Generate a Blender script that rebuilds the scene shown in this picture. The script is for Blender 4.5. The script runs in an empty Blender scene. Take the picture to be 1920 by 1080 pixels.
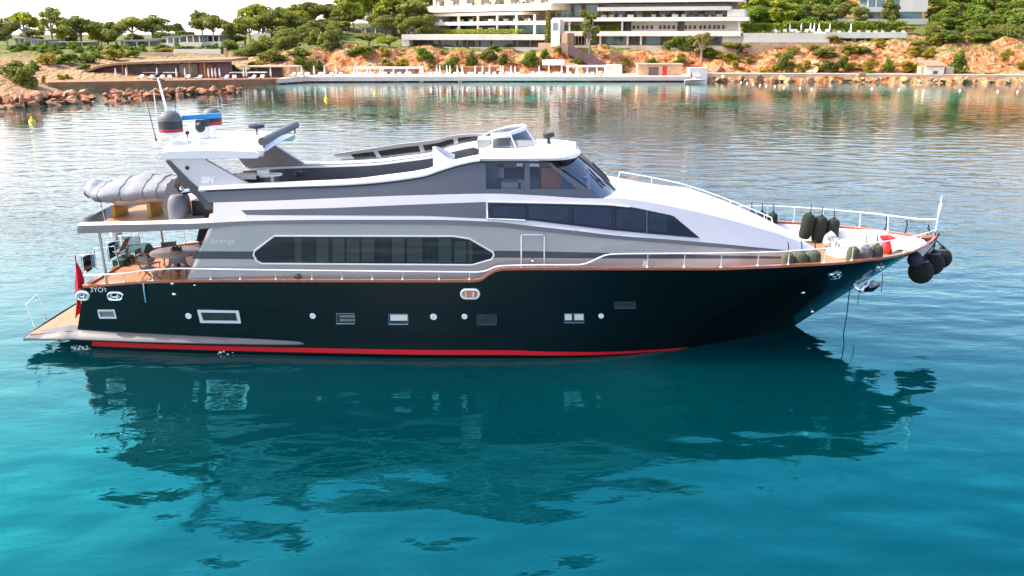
import bpy, bmesh, math, random
import numpy as np
from mathutils import Vector, Matrix, noise
R = math.radians
random.seed(7)
SC = bpy.context.scene
COL = SC.collection

# ------------------------------------------------------------------ camera, sky, sun, exposure
H = 10.7                                  # drone height above the water
FPX = 1700.0
TH = math.atan((540 - 62) / FPX)          # pitch below the horizon
CT, ST = math.cos(TH), math.sin(TH)
cam = bpy.data.objects.new('camera', bpy.data.cameras.new('camera'))
COL.objects.link(cam)
cam.location = (0, 0, H)
cam.rotation_euler = (R(90) - TH, 0, 0)
cam.data.sensor_width = 36
cam.data.lens = FPX / 1920 * 36
cam.data.clip_end = 20000
cam.data.clip_start = 0.5
SC.camera = cam

SUN_EL = R(44)
SUN_AZ = R(-84)                            # from +Y towards -X: left, a little behind the yacht
sdir = Vector((math.sin(SUN_AZ) * math.cos(SUN_EL), math.cos(SUN_AZ) * math.cos(SUN_EL), math.sin(SUN_EL)))
W = bpy.data.worlds.new('World')
SC.world = W
W.use_nodes = True
wn, wl = W.node_tree.nodes, W.node_tree.links
wn.clear()
sky = wn.new('ShaderNodeTexSky')
sky.sky_type = 'NISHITA'
sky.sun_disc = False
sky.sun_elevation = SUN_EL
sky.sun_rotation = SUN_AZ
sky.air_density = 0.9
sky.dust_density = 3.0
sky.ozone_density = 1.0
bg = wn.new('ShaderNodeBackground')
bg.inputs['Strength'].default_value = 0.15
wo = wn.new('ShaderNodeOutputWorld')
# thin bright haze in the lower sky, thicker on the sun's side (left)
wtc = wn.new('ShaderNodeTexCoord'); wsep = wn.new('ShaderNodeSeparateXYZ'); wl.new(wtc.outputs['Generated'], wsep.inputs[0])
def wmr(sock, a, b, c, d):
    k = wn.new('ShaderNodeMapRange'); k.interpolation_type = 'SMOOTHSTEP'; wl.new(sock, k.inputs[0])
    for i, q in enumerate((a, b, c, d)): k.inputs[i + 1].default_value = q
    return k.outputs[0]
def wm(op, a, b):
    k = wn.new('ShaderNodeMath'); k.operation = op; wl.new(a, k.inputs[0]); wl.new(b, k.inputs[1]); return k.outputs[0]
low = wmr(wsep.outputs[2], 0.0, 0.30, 0.85, 0.0)
lft = wm('MULTIPLY', wmr(wsep.outputs[0], -0.62, 0.10, 1.0, 0.0), wmr(wsep.outputs[2], 0.1, 0.75, 1.0, 0.0))
hz_ = wn.new('ShaderNodeMix'); hz_.data_type = 'RGBA'; wl.new(wm('MAXIMUM', low, lft), hz_.inputs[0])
wl.new(sky.outputs[0], hz_.inputs[6]); hz_.inputs[7].default_value = (5.0, 5.1, 5.2, 1)
wl.new(hz_.outputs[2], bg.inputs[0])
wl.new(bg.outputs[0], wo.inputs[0])
sl = bpy.data.lights.new('sun', 'SUN')
sl.energy = 2.3
sl.angle = R(0.5)
sl.color = (1.0, 0.90, 0.76)
sun = bpy.data.objects.new('sun', sl)
COL.objects.link(sun)
sun.rotation_euler = sdir.to_track_quat('Z', 'Y').to_euler()
SC.view_settings.view_transform = 'Standard'
SC.view_settings.look = 'None'
SC.view_settings.exposure = 1.7
SC.view_settings.gamma = 1
SC.render.engine = 'CYCLES'
SC.cycles.max_bounces = 8
SC.cycles.transparent_max_bounces = 10
SC.cycles.use_denoising = True
SC.cycles.caustics_reflective = False
SC.cycles.caustics_refractive = False
SC.cycles.sample_clamp_indirect = 6

# ------------------------------------------------------------------ survey helpers (photo pixel + known depth -> place in the world)
def ray(px, py):
    u = (px - 960) / FPX; v = (540 - py) / FPX
    return u, CT + v * ST, -ST + v * CT

def PY(px, py, Y):
    d = ray(px, py); t = Y / d[1]
    return Vector((d[0] * t, Y, H + d[2] * t))

def PZ(px, py, Z=0.0):
    d = ray(px, py); t = (Z - H) / d[2]
    return Vector((d[0] * t, d[1] * t, Z))

# ------------------------------------------------------------------ materials
MATS = {}
def mat(name, color, rough=0.5, metal=0.0, spec=0.5, coat=0.0, noise_amt=0.0, noise_scale=5.0, bump=0.0, bump_scale=30.0, color2=None, sheen=0.0):
    m = bpy.data.materials.new(name)
    m.use_nodes = True
    nt = m.node_tree; n = nt.nodes; l = nt.links
    b = n['Principled BSDF']
    b.inputs['Base Color'].default_value = (*color, 1)
    b.inputs['Roughness'].default_value = rough
    b.inputs['Metallic'].default_value = metal
    b.inputs['Specular IOR Level'].default_value = spec
    b.inputs['Coat Weight'].default_value = coat
    b.inputs['Coat Roughness'].default_value = 0.04
    tc = n.new('ShaderNodeTexCoord')
    if noise_amt or color2:
        t = n.new('ShaderNodeTexNoise'); t.inputs['Scale'].default_value = noise_scale
        t.inputs['Detail'].default_value = 5
        l.new(tc.outputs['Object'], t.inputs['Vector'])
        r = n.new('ShaderNodeValToRGB')
        c2 = color2 or tuple(min(1, c * (1 - noise_amt)) for c in color)
        r.color_ramp.elements[0].position = 0.35; r.color_ramp.elements[1].position = 0.65
        r.color_ramp.elements[0].color = (*c2, 1); r.color_ramp.elements[1].color = (*color, 1)
        l.new(t.outputs['Fac'], r.inputs[0]); l.new(r.outputs[0], b.inputs['Base Color'])
    if bump:
        t2 = n.new('ShaderNodeTexNoise'); t2.inputs['Scale'].default_value = bump_scale
        t2.inputs['Detail'].default_value = 6
        l.new(tc.outputs['Object'], t2.inputs['Vector'])
        bp = n.new('ShaderNodeBump'); bp.inputs['Strength'].default_value = bump
        bp.inputs['Distance'].default_value = 0.05
        l.new(t2.outputs['Fac'], bp.inputs['Height']); l.new(bp.outputs[0], b.inputs['Normal'])
    MATS[name] = m
    return m

def teak(name, c1, c2, plank=0.09, axis='Y'):
    m = mat(name, c1, 0.55)
    nt = m.node_tree; n = nt.nodes; l = nt.links; b = n['Principled BSDF']
    tc = n.new('ShaderNodeTexCoord')
    wv = n.new('ShaderNodeTexWave'); wv.wave_type = 'BANDS'; wv.bands_direction = axis
    wv.inputs['Scale'].default_value = 0.314 / plank; wv.inputs['Distortion'].default_value = 0.0
    l.new(tc.outputs['Object'], wv.inputs['Vector'])
    rp = n.new('ShaderNodeValToRGB')
    rp.color_ramp.elements[0].position = 0.0; rp.color_ramp.elements[0].color = (0.03, 0.022, 0.015, 1)
    rp.color_ramp.elements[1].position = 0.12; rp.color_ramp.elements[1].color = (1, 1, 1, 1)
    l.new(wv.outputs['Fac'], rp.inputs[0])
    ns = n.new('ShaderNodeTexNoise'); ns.inputs['Scale'].default_value = 3.5; ns.inputs['Detail'].default_value = 4
    l.new(tc.outputs['Object'], ns.inputs['Vector'])
    mx = n.new('ShaderNodeMix'); mx.data_type = 'RGBA'
    mx.inputs[6].default_value = (*c1, 1); mx.inputs[7].default_value = (*c2, 1)
    l.new(ns.outputs['Fac'], mx.inputs[0])
    mu = n.new('ShaderNodeMix'); mu.data_type = 'RGBA'; mu.blend_type = 'MULTIPLY'; mu.inputs[0].default_value = 0.8
    l.new(mx.outputs[2], mu.inputs[6]); l.new(rp.outputs[0], mu.inputs[7])
    l.new(mu.outputs[2], b.inputs['Base Color'])
    return m

def pane(name, tint, refl=1.0):
    m = bpy.data.materials.new(name); m.use_nodes = True
    nt = m.node_tree; n = nt.nodes; l = nt.links; n.clear()
    o = n.new('ShaderNodeOutputMaterial'); mx = n.new('ShaderNodeMixShader')
    tr = n.new('ShaderNodeBsdfTransparent'); tr.inputs[0].default_value = (*tint, 1)
    gl = n.new('ShaderNodeBsdfGlossy'); gl.inputs['Roughness'].default_value = 0.03; gl.inputs[0].default_value = (.9, .93, 1, 1)
    fr = n.new('ShaderNodeFresnel'); fr.inputs['IOR'].default_value = 1.5 * refl
    l.new(fr.outputs[0], mx.inputs[0]); l.new(tr.outputs[0], mx.inputs[1]); l.new(gl.outputs[0], mx.inputs[2])
    l.new(mx.outputs[0], o.inputs[0])
    MATS[name] = m
    return m

def foliage(name, c1, c2, c3, rough=0.7):
    m = bpy.data.materials.new(name); m.use_nodes = True
    nt = m.node_tree; n = nt.nodes; l = nt.links
    b = n['Principled BSDF']; b.inputs['Roughness'].default_value = rough; b.inputs['Specular IOR Level'].default_value = 0.2
    oi = n.new('ShaderNodeObjectInfo'); tc = n.new('ShaderNodeTexCoord')
    ns = n.new('ShaderNodeTexNoise'); ns.inputs['Scale'].default_value = 0.45; ns.inputs['Detail'].default_value = 3
    l.new(tc.outputs['Object'], ns.inputs['Vector'])
    r = n.new('ShaderNodeValToRGB')
    r.color_ramp.elements[0].position = 0.36; r.color_ramp.elements[0].color = (*c1, 1)
    r.color_ramp.elements[1].position = 0.64; r.color_ramp.elements[1].color = (*c2, 1)
    l.new(ns.outputs['Fac'], r.inputs[0])
    mx = n.new('ShaderNodeMix'); mx.data_type = 'RGBA'
    mu = n.new('ShaderNodeMath'); mu.operation = 'MULTIPLY'; mu.inputs[1].default_value = 0.8
    l.new(oi.outputs['Random'], mu.inputs[0]); l.new(mu.outputs[0], mx.inputs[0])
    l.new(r.outputs[0], mx.inputs[6]); mx.inputs[7].default_value = (*c3, 1)
    l.new(mx.outputs[2], b.inputs['Base Color'])
    tl = n.new('ShaderNodeBsdfTranslucent'); l.new(mx.outputs[2], tl.inputs[0])
    ms = n.new('ShaderNodeMixShader'); ms.inputs[0].default_value = 0.42
    l.new(b.outputs[0], ms.inputs[1]); l.new(tl.outputs[0], ms.inputs[2])
    l.new(ms.outputs[0], n['Material Output'].inputs[0])
    MATS[name] = m
    return m

M = MATS
mat('hull_black', (0.0025, 0.0035, 0.0045), 0.16, spec=0.42, noise_amt=0.3, noise_scale=0.6, bump=0.12, bump_scale=0.9)
mat('sponson_grey', (0.12, 0.114, 0.122), 0.45, coat=0.1, noise_amt=0.15, noise_scale=2)
mat('roof_tan', (0.30, 0.20, 0.11), 0.9, color2=(0.22, 0.145, 0.08), noise_scale=0.5)
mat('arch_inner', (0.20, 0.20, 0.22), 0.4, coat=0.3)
mat('fly_grey', (0.13, 0.13, 0.14), 0.6)
mat('boot_red', (0.62, 0.006, 0.015), 0.3)
mat('gel_white', (0.80, 0.79, 0.80), 0.22, coat=0.3, noise_amt=0.04, noise_scale=1.2)
mat('silver', (0.43, 0.415, 0.415), 0.28, metal=0.35, coat=0.4, noise_amt=0.06, noise_scale=0.8)
mat('pearl', (0.63, 0.59, 0.60), 0.26, metal=0.1, coat=0.4, noise_amt=0.04, noise_scale=0.8)
mat('graphite', (0.088, 0.090, 0.104), 0.3, metal=0.3, coat=0.5, noise_amt=0.1, noise_scale=0.7)
mat('dark_stripe', (0.045, 0.048, 0.062), 0.3, coat=0.4)
mat('black_trim', (0.008, 0.008, 0.01), 0.35)
mat('chrome', (0.80, 0.81, 0.83), 0.12, metal=1.0)
mat('steel_white', (0.86, 0.86, 0.86), 0.2, metal=0.4)
mat('wood_varnish', (0.40, 0.125, 0.05), 0.25, coat=0.5, color2=(0.30, 0.09, 0.035), noise_scale=6)
teak('teak_deck', (0.50, 0.25, 0.10), (0.40, 0.19, 0.07))
teak('teak_pale', (0.50, 0.225, 0.10), (0.41, 0.17, 0.07))
mat('chock_yellow', (0.52, 0.30, 0.055), 0.6, noise_amt=0.2, noise_scale=6)
mat('canvas_grey', (0.25, 0.262, 0.30), 0.9, noise_amt=0.15, noise_scale=3, bump=0.5, bump_scale=7)
mat('canvas_white', (0.72, 0.72, 0.70), 0.9, noise_amt=0.15, noise_scale=4, bump=0.5, bump_scale=9)
mat('fender_green', (0.016, 0.026, 0.022), 0.95, noise_amt=0.4, noise_scale=9, bump=0.4, bump_scale=40)
mat('fender_olive', (0.075, 0.088, 0.05), 0.95, noise_amt=0.45, noise_scale=8, bump=0.4, bump_scale=40)
mat('fender_black', (0.004, 0.005, 0.006), 0.9, noise_amt=0.3, noise_scale=8, bump=0.3, bump_scale=40)
mat('fender_purple', (0.045, 0.03, 0.08), 0.85, noise_amt=0.3, noise_scale=8)
mat('fender_lilac', (0.15, 0.135, 0.17), 0.9, noise_amt=0.35, noise_scale=9)
mat('rope_dark', (0.02, 0.022, 0.03), 0.9)
mat('rope_pale', (0.55, 0.47, 0.36), 0.9, noise_amt=0.2, noise_scale=40)
mat('flag_red', (0.72, 0.01, 0.03), 0.8)
mat('flag_white', (0.85, 0.85, 0.85), 0.8)
mat('flag_blue', (0.05, 0.12, 0.4), 0.8)
mat('bag_red', (0.62, 0.015, 0.02), 0.6)
mat('dome_grey', (0.10, 0.105, 0.12), 0.6)
mat('dome_dark', (0.022, 0.028, 0.03), 0.5)
mat('dome_red', (0.42, 0.015, 0.05), 0.5)
mat('radar_blue', (0.02, 0.26, 0.62), 0.4)
mat('curtain', (0.40, 0.41, 0.36), 0.9, noise_amt=0.15, noise_scale=2)
mat('curtain_dark', (0.13, 0.14, 0.13), 0.9)
mat('curtain_blue', (0.20, 0.23, 0.34), 0.9, noise_amt=0.3, noise_scale=2)
mat('interior_dark', (0.05, 0.055, 0.065), 0.6)
mat('interior_warm', (0.60, 0.24, 0.10), 0.6)
mat('interior_blue', (0.12, 0.18, 0.42), 0.6)
mat('interior_pale', (0.65, 0.65, 0.63), 0.6)
mat('dash_glass', (0.012, 0.016, 0.02), 0.06)
mat('table_cream', (0.62, 0.52, 0.45), 0.35, noise_amt=0.1, noise_scale=4)
mat('chair_wood', (0.24, 0.14, 0.055), 0.5, noise_amt=0.3, noise_scale=12)
mat('chair_fabric', (0.20, 0.20, 0.22), 0.9)
mat('sofa_purple', (0.16, 0.11, 0.14), 0.85, noise_amt=0.2, noise_scale=5)
mat('cushion_black', (0.02, 0.018, 0.024), 0.8)
mat('cover_teal', (0.012, 0.085, 0.10), 0.8, noise_amt=0.3, noise_scale=4)
mat('green_box', (0.012, 0.07, 0.035), 0.6)
mat('plate_white', (0.8, 0.79, 0.74), 0.3)
mat('leaf_small', (0.06, 0.11, 0.05), 0.7)
mat('copper_trim', (0.62, 0.34, 0.26), 0.3, metal=0.7)
mat('foam', (0.85, 0.9, 0.92), 0.7, bump=0.6, bump_scale=12)
mat('window_hull', (0.035, 0.045, 0.048), 0.08, noise_amt=0.3, noise_scale=3)
mat('window_pale', (0.20, 0.22, 0.22), 0.15, noise_amt=0.3, noise_scale=5)  # paler, mottled glass tone
pane('pane_smoke', (0.52, 0.55, 0.56))
pane('pane_clear', (0.66, 0.69, 0.74), 1.1)
pane('pane_shield', (0.40, 0.44, 0.52), 1.35)
# shore
mat('concrete_white', (0.84, 0.755, 0.65), 0.7, noise_amt=0.12, noise_scale=0.25, bump=0.2, bump_scale=4)
mat('concrete_warm', (0.60, 0.46, 0.34), 0.8, noise_amt=0.25, noise_scale=0.5, bump=0.3, bump_scale=3)
mat('stone_peach', (0.62, 0.42, 0.27), 0.85, color2=(0.50, 0.31, 0.18), noise_scale=0.9, bump=0.6, bump_scale=2.5)
mat('stone_brown', (0.34, 0.15, 0.08), 0.85, color2=(0.24, 0.10, 0.05), noise_scale=0.7, bump=0.6, bump_scale=2.5)
mat('deck_white', (0.86, 0.68, 0.57), 0.75, noise_amt=0.1, noise_scale=0.4)
mat('paint_white', (0.86, 0.79, 0.72), 0.5, noise_amt=0.05, noise_scale=1)
mat('glass_far', (0.05, 0.07, 0.08), 0.06, color2=(0.12, 0.17, 0.19), noise_scale=0.35)
mat('glass_teal', (0.10, 0.20, 0.22), 0.08, color2=(0.20, 0.30, 0.32), noise_scale=0.3)
mat('room_dark', (0.14, 0.115, 0.11), 0.7, color2=(0.07, 0.056, 0.056), noise_scale=0.4)  # recess shade painted as a dark tone, lifted to suggest haze
mat('room_warm', (0.34, 0.27, 0.22), 0.8, color2=(0.2, 0.15, 0.12), noise_scale=0.4)
mat('roof_grey', (0.30, 0.28, 0.25), 0.8, noise_amt=0.2, noise_scale=0.6)
mat('shade_purple', (0.20, 0.12, 0.115), 0.8, color2=(0.13, 0.085, 0.10), noise_scale=0.4)  # shade under roofs painted in, lifted for haze; also stair and shutters
mat('tile_roof', (0.45, 0.24, 0.14), 0.8, noise_amt=0.3, noise_scale=2)
mat('cloth_white', (0.82, 0.80, 0.76), 0.8)
mat('buoy_white', (0.85, 0.84, 0.80), 0.4)
mat('buoy_yellow', (0.80, 0.62, 0.02), 0.4)
mat('bark', (0.20, 0.14, 0.10), 0.9, noise_amt=0.4, noise_scale=2, bump=0.5, bump_scale=6)
mat('bark_pale', (0.42, 0.36, 0.30), 0.9, noise_amt=0.3, noise_scale=2)
mat('dark_metal', (0.03, 0.03, 0.035), 0.5)
mat('skin', (0.45, 0.28, 0.2), 0.6)
mat('cloth_dark', (0.03, 0.03, 0.04), 0.8)
foliage('pine_leaf', (0.140, 0.169, 0.022), (0.446, 0.451, 0.041), (0.276, 0.302, 0.041))
foliage('pine_bright', (0.115, 0.135, 0.028), (0.29, 0.30, 0.055), (0.18, 0.185, 0.045))
foliage('pine_dark', (0.107, 0.131, 0.031), (0.307, 0.314, 0.047), (0.185, 0.204, 0.048))
foliage('shrub_green', (0.073, 0.160, 0.025), (0.258, 0.342, 0.037), (0.172, 0.205, 0.031))
foliage('shrub_olive', (0.210, 0.195, 0.031), (0.517, 0.411, 0.049), (0.368, 0.274, 0.044))
foliage('wispy_leaf', (0.232, 0.250, 0.065), (0.463, 0.446, 0.120), (0.356, 0.321, 0.097))
foliage('hedge_leaf', (0.098, 0.160, 0.018), (0.295, 0.342, 0.028), (0.197, 0.228, 0.025))

# ------------------------------------------------------------------ mesh builder
class MB:
    def __init__(s): s.v = []; s.f = []
    def p(s, q): s.v.append(tuple(q)); return len(s.v) - 1
    def face(s, pts): s.f.append([s.p(q) for q in pts])
    def grid(s, rows, close_u=False, close_v=False):
        idx = [[s.p(q) for q in r] for r in rows]
        n = len(idx); m = len(idx[0])
        for i in range(n - (0 if close_u else 1)):
            for j in range(m - (0 if close_v else 1)):
                s.f.append([idx[i][j], idx[(i + 1) % n][j], idx[(i + 1) % n][(j + 1) % m], idx[i][(j + 1) % m]])
        return idx
    def box(s, c, d, rz=0.0, tilt=0.0):
        mm = Matrix.Rotation(rz, 4, 'Z') @ Matrix.Rotation(tilt, 4, 'Y')
        q = []
        for z in (-.5, .5):
            for x, y in ((-.5, -.5), (.5, -.5), (.5, .5), (-.5, .5)):
                q.append(s.p(Vector(c) + mm @ Vector((x * d[0], y * d[1], z * d[2]))))
        for a in ((3, 2, 1, 0), (4, 5, 6, 7), (0, 1, 5, 4), (1, 2, 6, 5), (2, 3, 7, 6), (3, 0, 4, 7)):
            s.f.append([q[k] for k in a])
    def prism(s, poly, off):
        off = Vector(off); a = [s.p(q) for q in poly]; b = [s.p(Vector(q) + off) for q in poly]
        n = len(a); s.f.append(a[::-1]); s.f.append(b)
        for i in range(n): s.f.append([a[i], a[(i + 1) % n], b[(i + 1) % n], b[i]])
    def tube(s, pts, r, n=8, closed=False, caps=True):
        pts = [Vector(q) for q in pts]; k = len(pts)
        rs = r if isinstance(r, (list, tuple)) else [r] * k
        rings = []
        up0 = None
        for i, q in enumerate(pts):
            a = pts[(i - 1) % k] if (i > 0 or closed) else q
            b = pts[(i + 1) % k] if (i < k - 1 or closed) else q
            d = (b - a)
            d = d.normalized() if d.length > 1e-9 else Vector((0, 0, 1))
            if up0 is None:
                up0 = Vector((0, 0, 1)) if abs(d.z) < 0.9 else Vector((1, 0, 0))
            e1 = up0 - d * up0.dot(d)
            e1 = e1.normalized() if e1.length > 1e-6 else d.orthogonal().normalized()
            up0 = e1
            e2 = d.cross(e1)
            rings.append([q + (e1 * math.cos(2 * math.pi * j / n) + e2 * math.sin(2 * math.pi * j / n)) * rs[i] for j in range(n)])
        idx = s.grid(rings, close_u=closed, close_v=True)
        if caps and not closed:
            s.f.append(idx[0][::-1]); s.f.append(idx[-1])
    def lathe(s, prof, c=(0, 0, 0), n=16, mtx=None):
        c = Vector(c); rows = []
        for r, z in prof:
            row = []
            for j in range(n):
                a = 2 * math.pi * j / n
                q = Vector((r * math.cos(a), r * math.sin(a), z))
                row.append(c + (mtx @ q if mtx else q))
            rows.append(row)
        idx = s.grid(rows, close_v=True)
        if prof[0][0] > 1e-6: s.f.append(idx[0][::-1])
        if prof[-1][0] > 1e-6: s.f.append(idx[-1])
    def ball(s, c, r, n=16, m=10, sq=(1, 1, 1)):
        rows = []
        for i in range(m + 1):
            a = math.pi * i / m
            rows.append([Vector(c) + Vector((r * sq[0] * math.sin(a) * math.cos(2 * math.pi * j / n), r * sq[1] * math.sin(a) * math.sin(2 * math.pi * j / n), -r * sq[2] * math.cos(a))) for j in range(n)])
        s.grid(rows, close_v=True)
    def build(s, name, m, parent=None, smooth=True, ang=35, recalc=True):
        me = bpy.data.meshes.new(name)
        o = bpy.data.objects.new(name, me)
        COL.objects.link(o)
        off = Vector((0, 0, 0))
        if parent is not None:
            o.parent = parent
            off = WLOC.get(parent.name, Vector((0, 0, 0)))
            WLOC[o.name] = off
        me.from_pydata([tuple(Vector(q) - off) for q in s.v], [], s.f)
        bm = bmesh.new(); bm.from_mesh(me)
        bmesh.ops.remove_doubles(bm, verts=bm.verts, dist=1e-5)
        bmesh.ops.dissolve_degenerate(bm, dist=1e-6, edges=bm.edges)
        if recalc: bmesh.ops.recalc_face_normals(bm, faces=bm.faces)
        bm.to_mesh(me); bm.free()
        me.materials.append(MATS[m] if isinstance(m, str) else m)
        if smooth:
            me.shade_smooth()
            me.set_sharp_from_angle(angle=R(ang))
        return o
    def build2(s, name, m, parent, **kw):
        '''near and far side as two parts'''
        out = None
        for side in (1, -1):
            k = MB(); k.v = s.v
            k.f = [f for f in s.f if (sum(s.v[i][1] for i in f) / len(f) < Y0) == (side == 1)]
            used = sorted({i for f in k.f for i in f}); mp = {u: i for i, u in enumerate(used)}
            k.v = [s.v[u] for u in used]; k.f = [[mp[i] for i in f] for f in k.f]
            o = k.build(name, m, parent, **kw)
            out = out or o
        return out
WLOC = {}

def tag(o, label=None, cat=None, group=None, kind=None):
    if label: o['label'] = label
    if cat: o['category'] = cat
    if group: o['group'] = group
    if kind: o['kind'] = kind
    return o

def thing(name, loc, label, cat, group=None):
    o = bpy.data.objects.new(name, None); COL.objects.link(o)
    o.location = loc; o.empty_display_size = 0.3
    WLOC[o.name] = Vector(loc)
    return tag(o, label, cat, group)

def kids(o): return [c for c in bpy.data.objects if c.parent is o]

def dup(o, loc, rz=0.0, sc=(1, 1, 1), label=None, group=None, cat=None):
    r = o.copy(); COL.objects.link(r); r.location = loc; r.rotation_euler = (0, 0, rz); r.scale = sc
    if label: r['label'] = label
    if group: r['group'] = group
    if cat: r['category'] = cat
    for ch in KIDS.setdefault(o.name, kids(o)):
        c = ch.copy(); COL.objects.link(c); c.parent = r
        for g in KIDS.setdefault(ch.name, kids(ch)):
            d = g.copy(); COL.objects.link(d); d.parent = c
    return r
KIDS = {}

def text(name, body, size, loc, m, parent, rx=R(90), ext=0.004, slant=0.0, bold=0.0):
    cu = bpy.data.curves.new(name, 'FONT'); cu.body = body; cu.size = size; cu.extrude = ext
    cu.offset = bold; cu.align_x = 'CENTER'; cu.align_y = 'CENTER'; cu.shear = slant
    tmp = bpy.data.objects.new(name, cu); COL.objects.link(tmp)
    dg = bpy.context.evaluated_depsgraph_get()
    me = bpy.data.meshes.new_from_object(tmp.evaluated_get(dg))
    bpy.data.objects.remove(tmp); bpy.data.curves.remove(cu)
    o = bpy.data.objects.new(name, me); COL.objects.link(o)
    me.materials.clear(); me.materials.append(MATS[m])
    o.parent = parent; o.location = Vector(loc) - WLOC[parent.name]; o.rotation_euler = (rx, 0, 0)
    return o

ORD = ['leftmost', 'second', 'third', 'fourth', 'fifth', 'sixth', 'seventh', 'eighth', 'ninth', 'tenth', 'eleventh', 'twelfth', 'thirteenth', 'fourteenth', 'fifteenth', 'sixteenth', 'seventeenth', 'eighteenth', 'nineteenth', 'twentieth']
def nth(i, what, where):
    return ('leftmost ' + what + ' ' + where) if i == 0 else (ORD[i] + ' ' + what + ' from the left ' + where)


# ------------------------------------------------------------------ water
def water_material():
    m = bpy.data.materials.new('sea_water'); m.use_nodes = True
    nt = m.node_tree; n = nt.nodes; l = nt.links; b = n['Principled BSDF']
    b.inputs['Roughness'].default_value = 1.0
    b.inputs['Specular IOR Level'].default_value = 0.0
    b.subsurface_method = 'BURLEY'
    b.inputs['Subsurface Weight'].default_value = 1.0
    b.inputs['Subsurface Radius'].default_value = (1, 1, 1)
    b.inputs['Subsurface Scale'].default_value = 8.0
    geo = n.new('ShaderNodeNewGeometry'); sep = n.new('ShaderNodeSeparateXYZ')
    l.new(geo.outputs['Position'], sep.inputs[0])
    def math_(op, a, b_=None, c=None):
        k = n.new('ShaderNodeMath'); k.operation = op
        for i, q in enumerate((a, b_, c)):
            if q is None: continue
            if isinstance(q, (int, float)): k.inputs[i].default_value = q
            else: l.new(q, k.inputs[i])
        return k.outputs[0]
    def mr(v, a, b_, c, d):
        k = n.new('ShaderNodeMapRange'); k.interpolation_type = 'SMOOTHSTEP'
        l.new(v, k.inputs[0])
        for i, q in enumerate((a, b_, c, d)): k.inputs[i + 1].default_value = q
        return k.outputs[0]
    def ns(scale, det, sx=1.0, sy=1.0, rough=0.5, rot=0.0, dist=0.0):
        mp = n.new('ShaderNodeMapping'); mp.inputs['Scale'].default_value = (sx, sy, 1); mp.inputs['Rotation'].default_value = (0, 0, rot)
        l.new(geo.outputs['Position'], mp.inputs[0])
        t = n.new('ShaderNodeTexNoise'); t.inputs['Scale'].default_value = scale; t.inputs['Detail'].default_value = det
        t.inputs['Roughness'].default_value = rough; t.inputs['Distortion'].default_value = dist
        l.new(mp.outputs[0], t.inputs[0])
        return t.outputs['Fac']
    # body colour: blue-green deep water, turquoise over the pale bottom near the beach, slow patches
    deep = n.new('ShaderNodeValToRGB')
    deep.color_ramp.elements[0].position = .3; deep.color_ramp.elements[0].color = (0.0, 0.018, 0.026, 1)
    deep.color_ramp.elements[1].position = .7; deep.color_ramp.elements[1].color = (0.0, 0.029, 0.035, 1)
    l.new(ns(0.05, 2), deep.inputs[0])
    shal = n.new('ShaderNodeMix'); shal.data_type = 'RGBA'
    l.new(math_('MULTIPLY', mr(sep.outputs[1], 110, 165, 0, 1), mr(ns(0.03, 2), .44, .62, 0, 1)), shal.inputs[0])
    l.new(deep.outputs[0], shal.inputs[6]); shal.inputs[7].default_value = (0.0, 0.20, 0.155, 1)
    l.new(shal.outputs[2], b.inputs['Base Color'])
    # waves: swell patches, wavelets, fine ripples; calmer in the lee of the hull
    lee = mr(sep.outputs[1], 26, 52, 0, 1)
    far = mr(sep.outputs[1], 40, 75, 0, 1)
    shore = math_('MULTIPLY', mr(sep.outputs[1], 42, 125, 1, .10), mr(sep.outputs[0], -30, 20, 1, .55))
    patch_ = mr(ns(0.045, 3, 1, 1.6), .38, .62, .25, 1)
    w1 = math_('MULTIPLY', ns(0.5, 1.0, .75, 1.25, .35, R(12)), math_('MULTIPLY', math_('ADD', math_('MULTIPLY_ADD', far, .08, .09), mr(sep.outputs[1], 18, 27, .085, 0)), mr(sep.outputs[1], 50, 140, 1, .25)))
    w2 = math_('MULTIPLY', ns(1.5, 2.5, .7, 1.2, .5, R(-8), .3), math_('MULTIPLY', math_('MULTIPLY_ADD', lee, .076, .025), shore))
    w3 = math_('MULTIPLY', ns(4.5, 3, .7, 1.3, .55, R(5)), math_('MULTIPLY', math_('MULTIPLY', math_('MULTIPLY_ADD', lee, .030, .006), patch_), shore))
    hsum = math_('ADD', math_('ADD', w1, w2), w3)
    bp = n.new('ShaderNodeBump'); bp.inputs['Strength'].default_value = 1.0; bp.inputs['Distance'].default_value = 1.0
    l.new(hsum, bp.inputs['Height'])
    # the mirror: blue-green where one looks steeply into the water, clear towards grazing
    gl = n.new('ShaderNodeBsdfGlossy'); gl.inputs['Roughness'].default_value = .02; l.new(bp.outputs[0], gl.inputs['Normal'])
    fr = n.new('ShaderNodeFresnel'); fr.inputs['IOR'].default_value = 1.86; l.new(bp.outputs[0], fr.inputs['Normal'])
    lw = n.new('ShaderNodeLayerWeight'); lw.inputs['Blend'].default_value = .5
    tn = n.new('ShaderNodeMix'); tn.data_type = 'RGBA'; l.new(mr(lw.outputs['Facing'], .56, .88, 0, 1), tn.inputs[0])
    tn.inputs[6].default_value = (.09, .93, .98, 1); tn.inputs[7].default_value = (1, 1, 1, 1); l.new(tn.outputs[2], gl.inputs['Color'])
    ms = n.new('ShaderNodeMixShader'); l.new(fr.outputs[0], ms.inputs[0]); l.new(b.outputs[0], ms.inputs[1]); l.new(gl.outputs[0], ms.inputs[2])
    l.new(ms.outputs[0], n['Material Output'].inputs[0])
    return m
mb = MB()
wx = [-6000, -1200, -400, -150, -60, 0, 60, 150, 400, 1200, 6000]
wy = [-200, 0, 20, 40, 70, 120, 200, 260]
mb.grid([[(x, y, 0) for x in wx[::-1]] for y in wy])
sea = mb.build('water', water_material(), smooth=False, recalc=False)
tag(sea, 'clear blue-green bay water around the yacht', None, None, 'structure')

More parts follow.
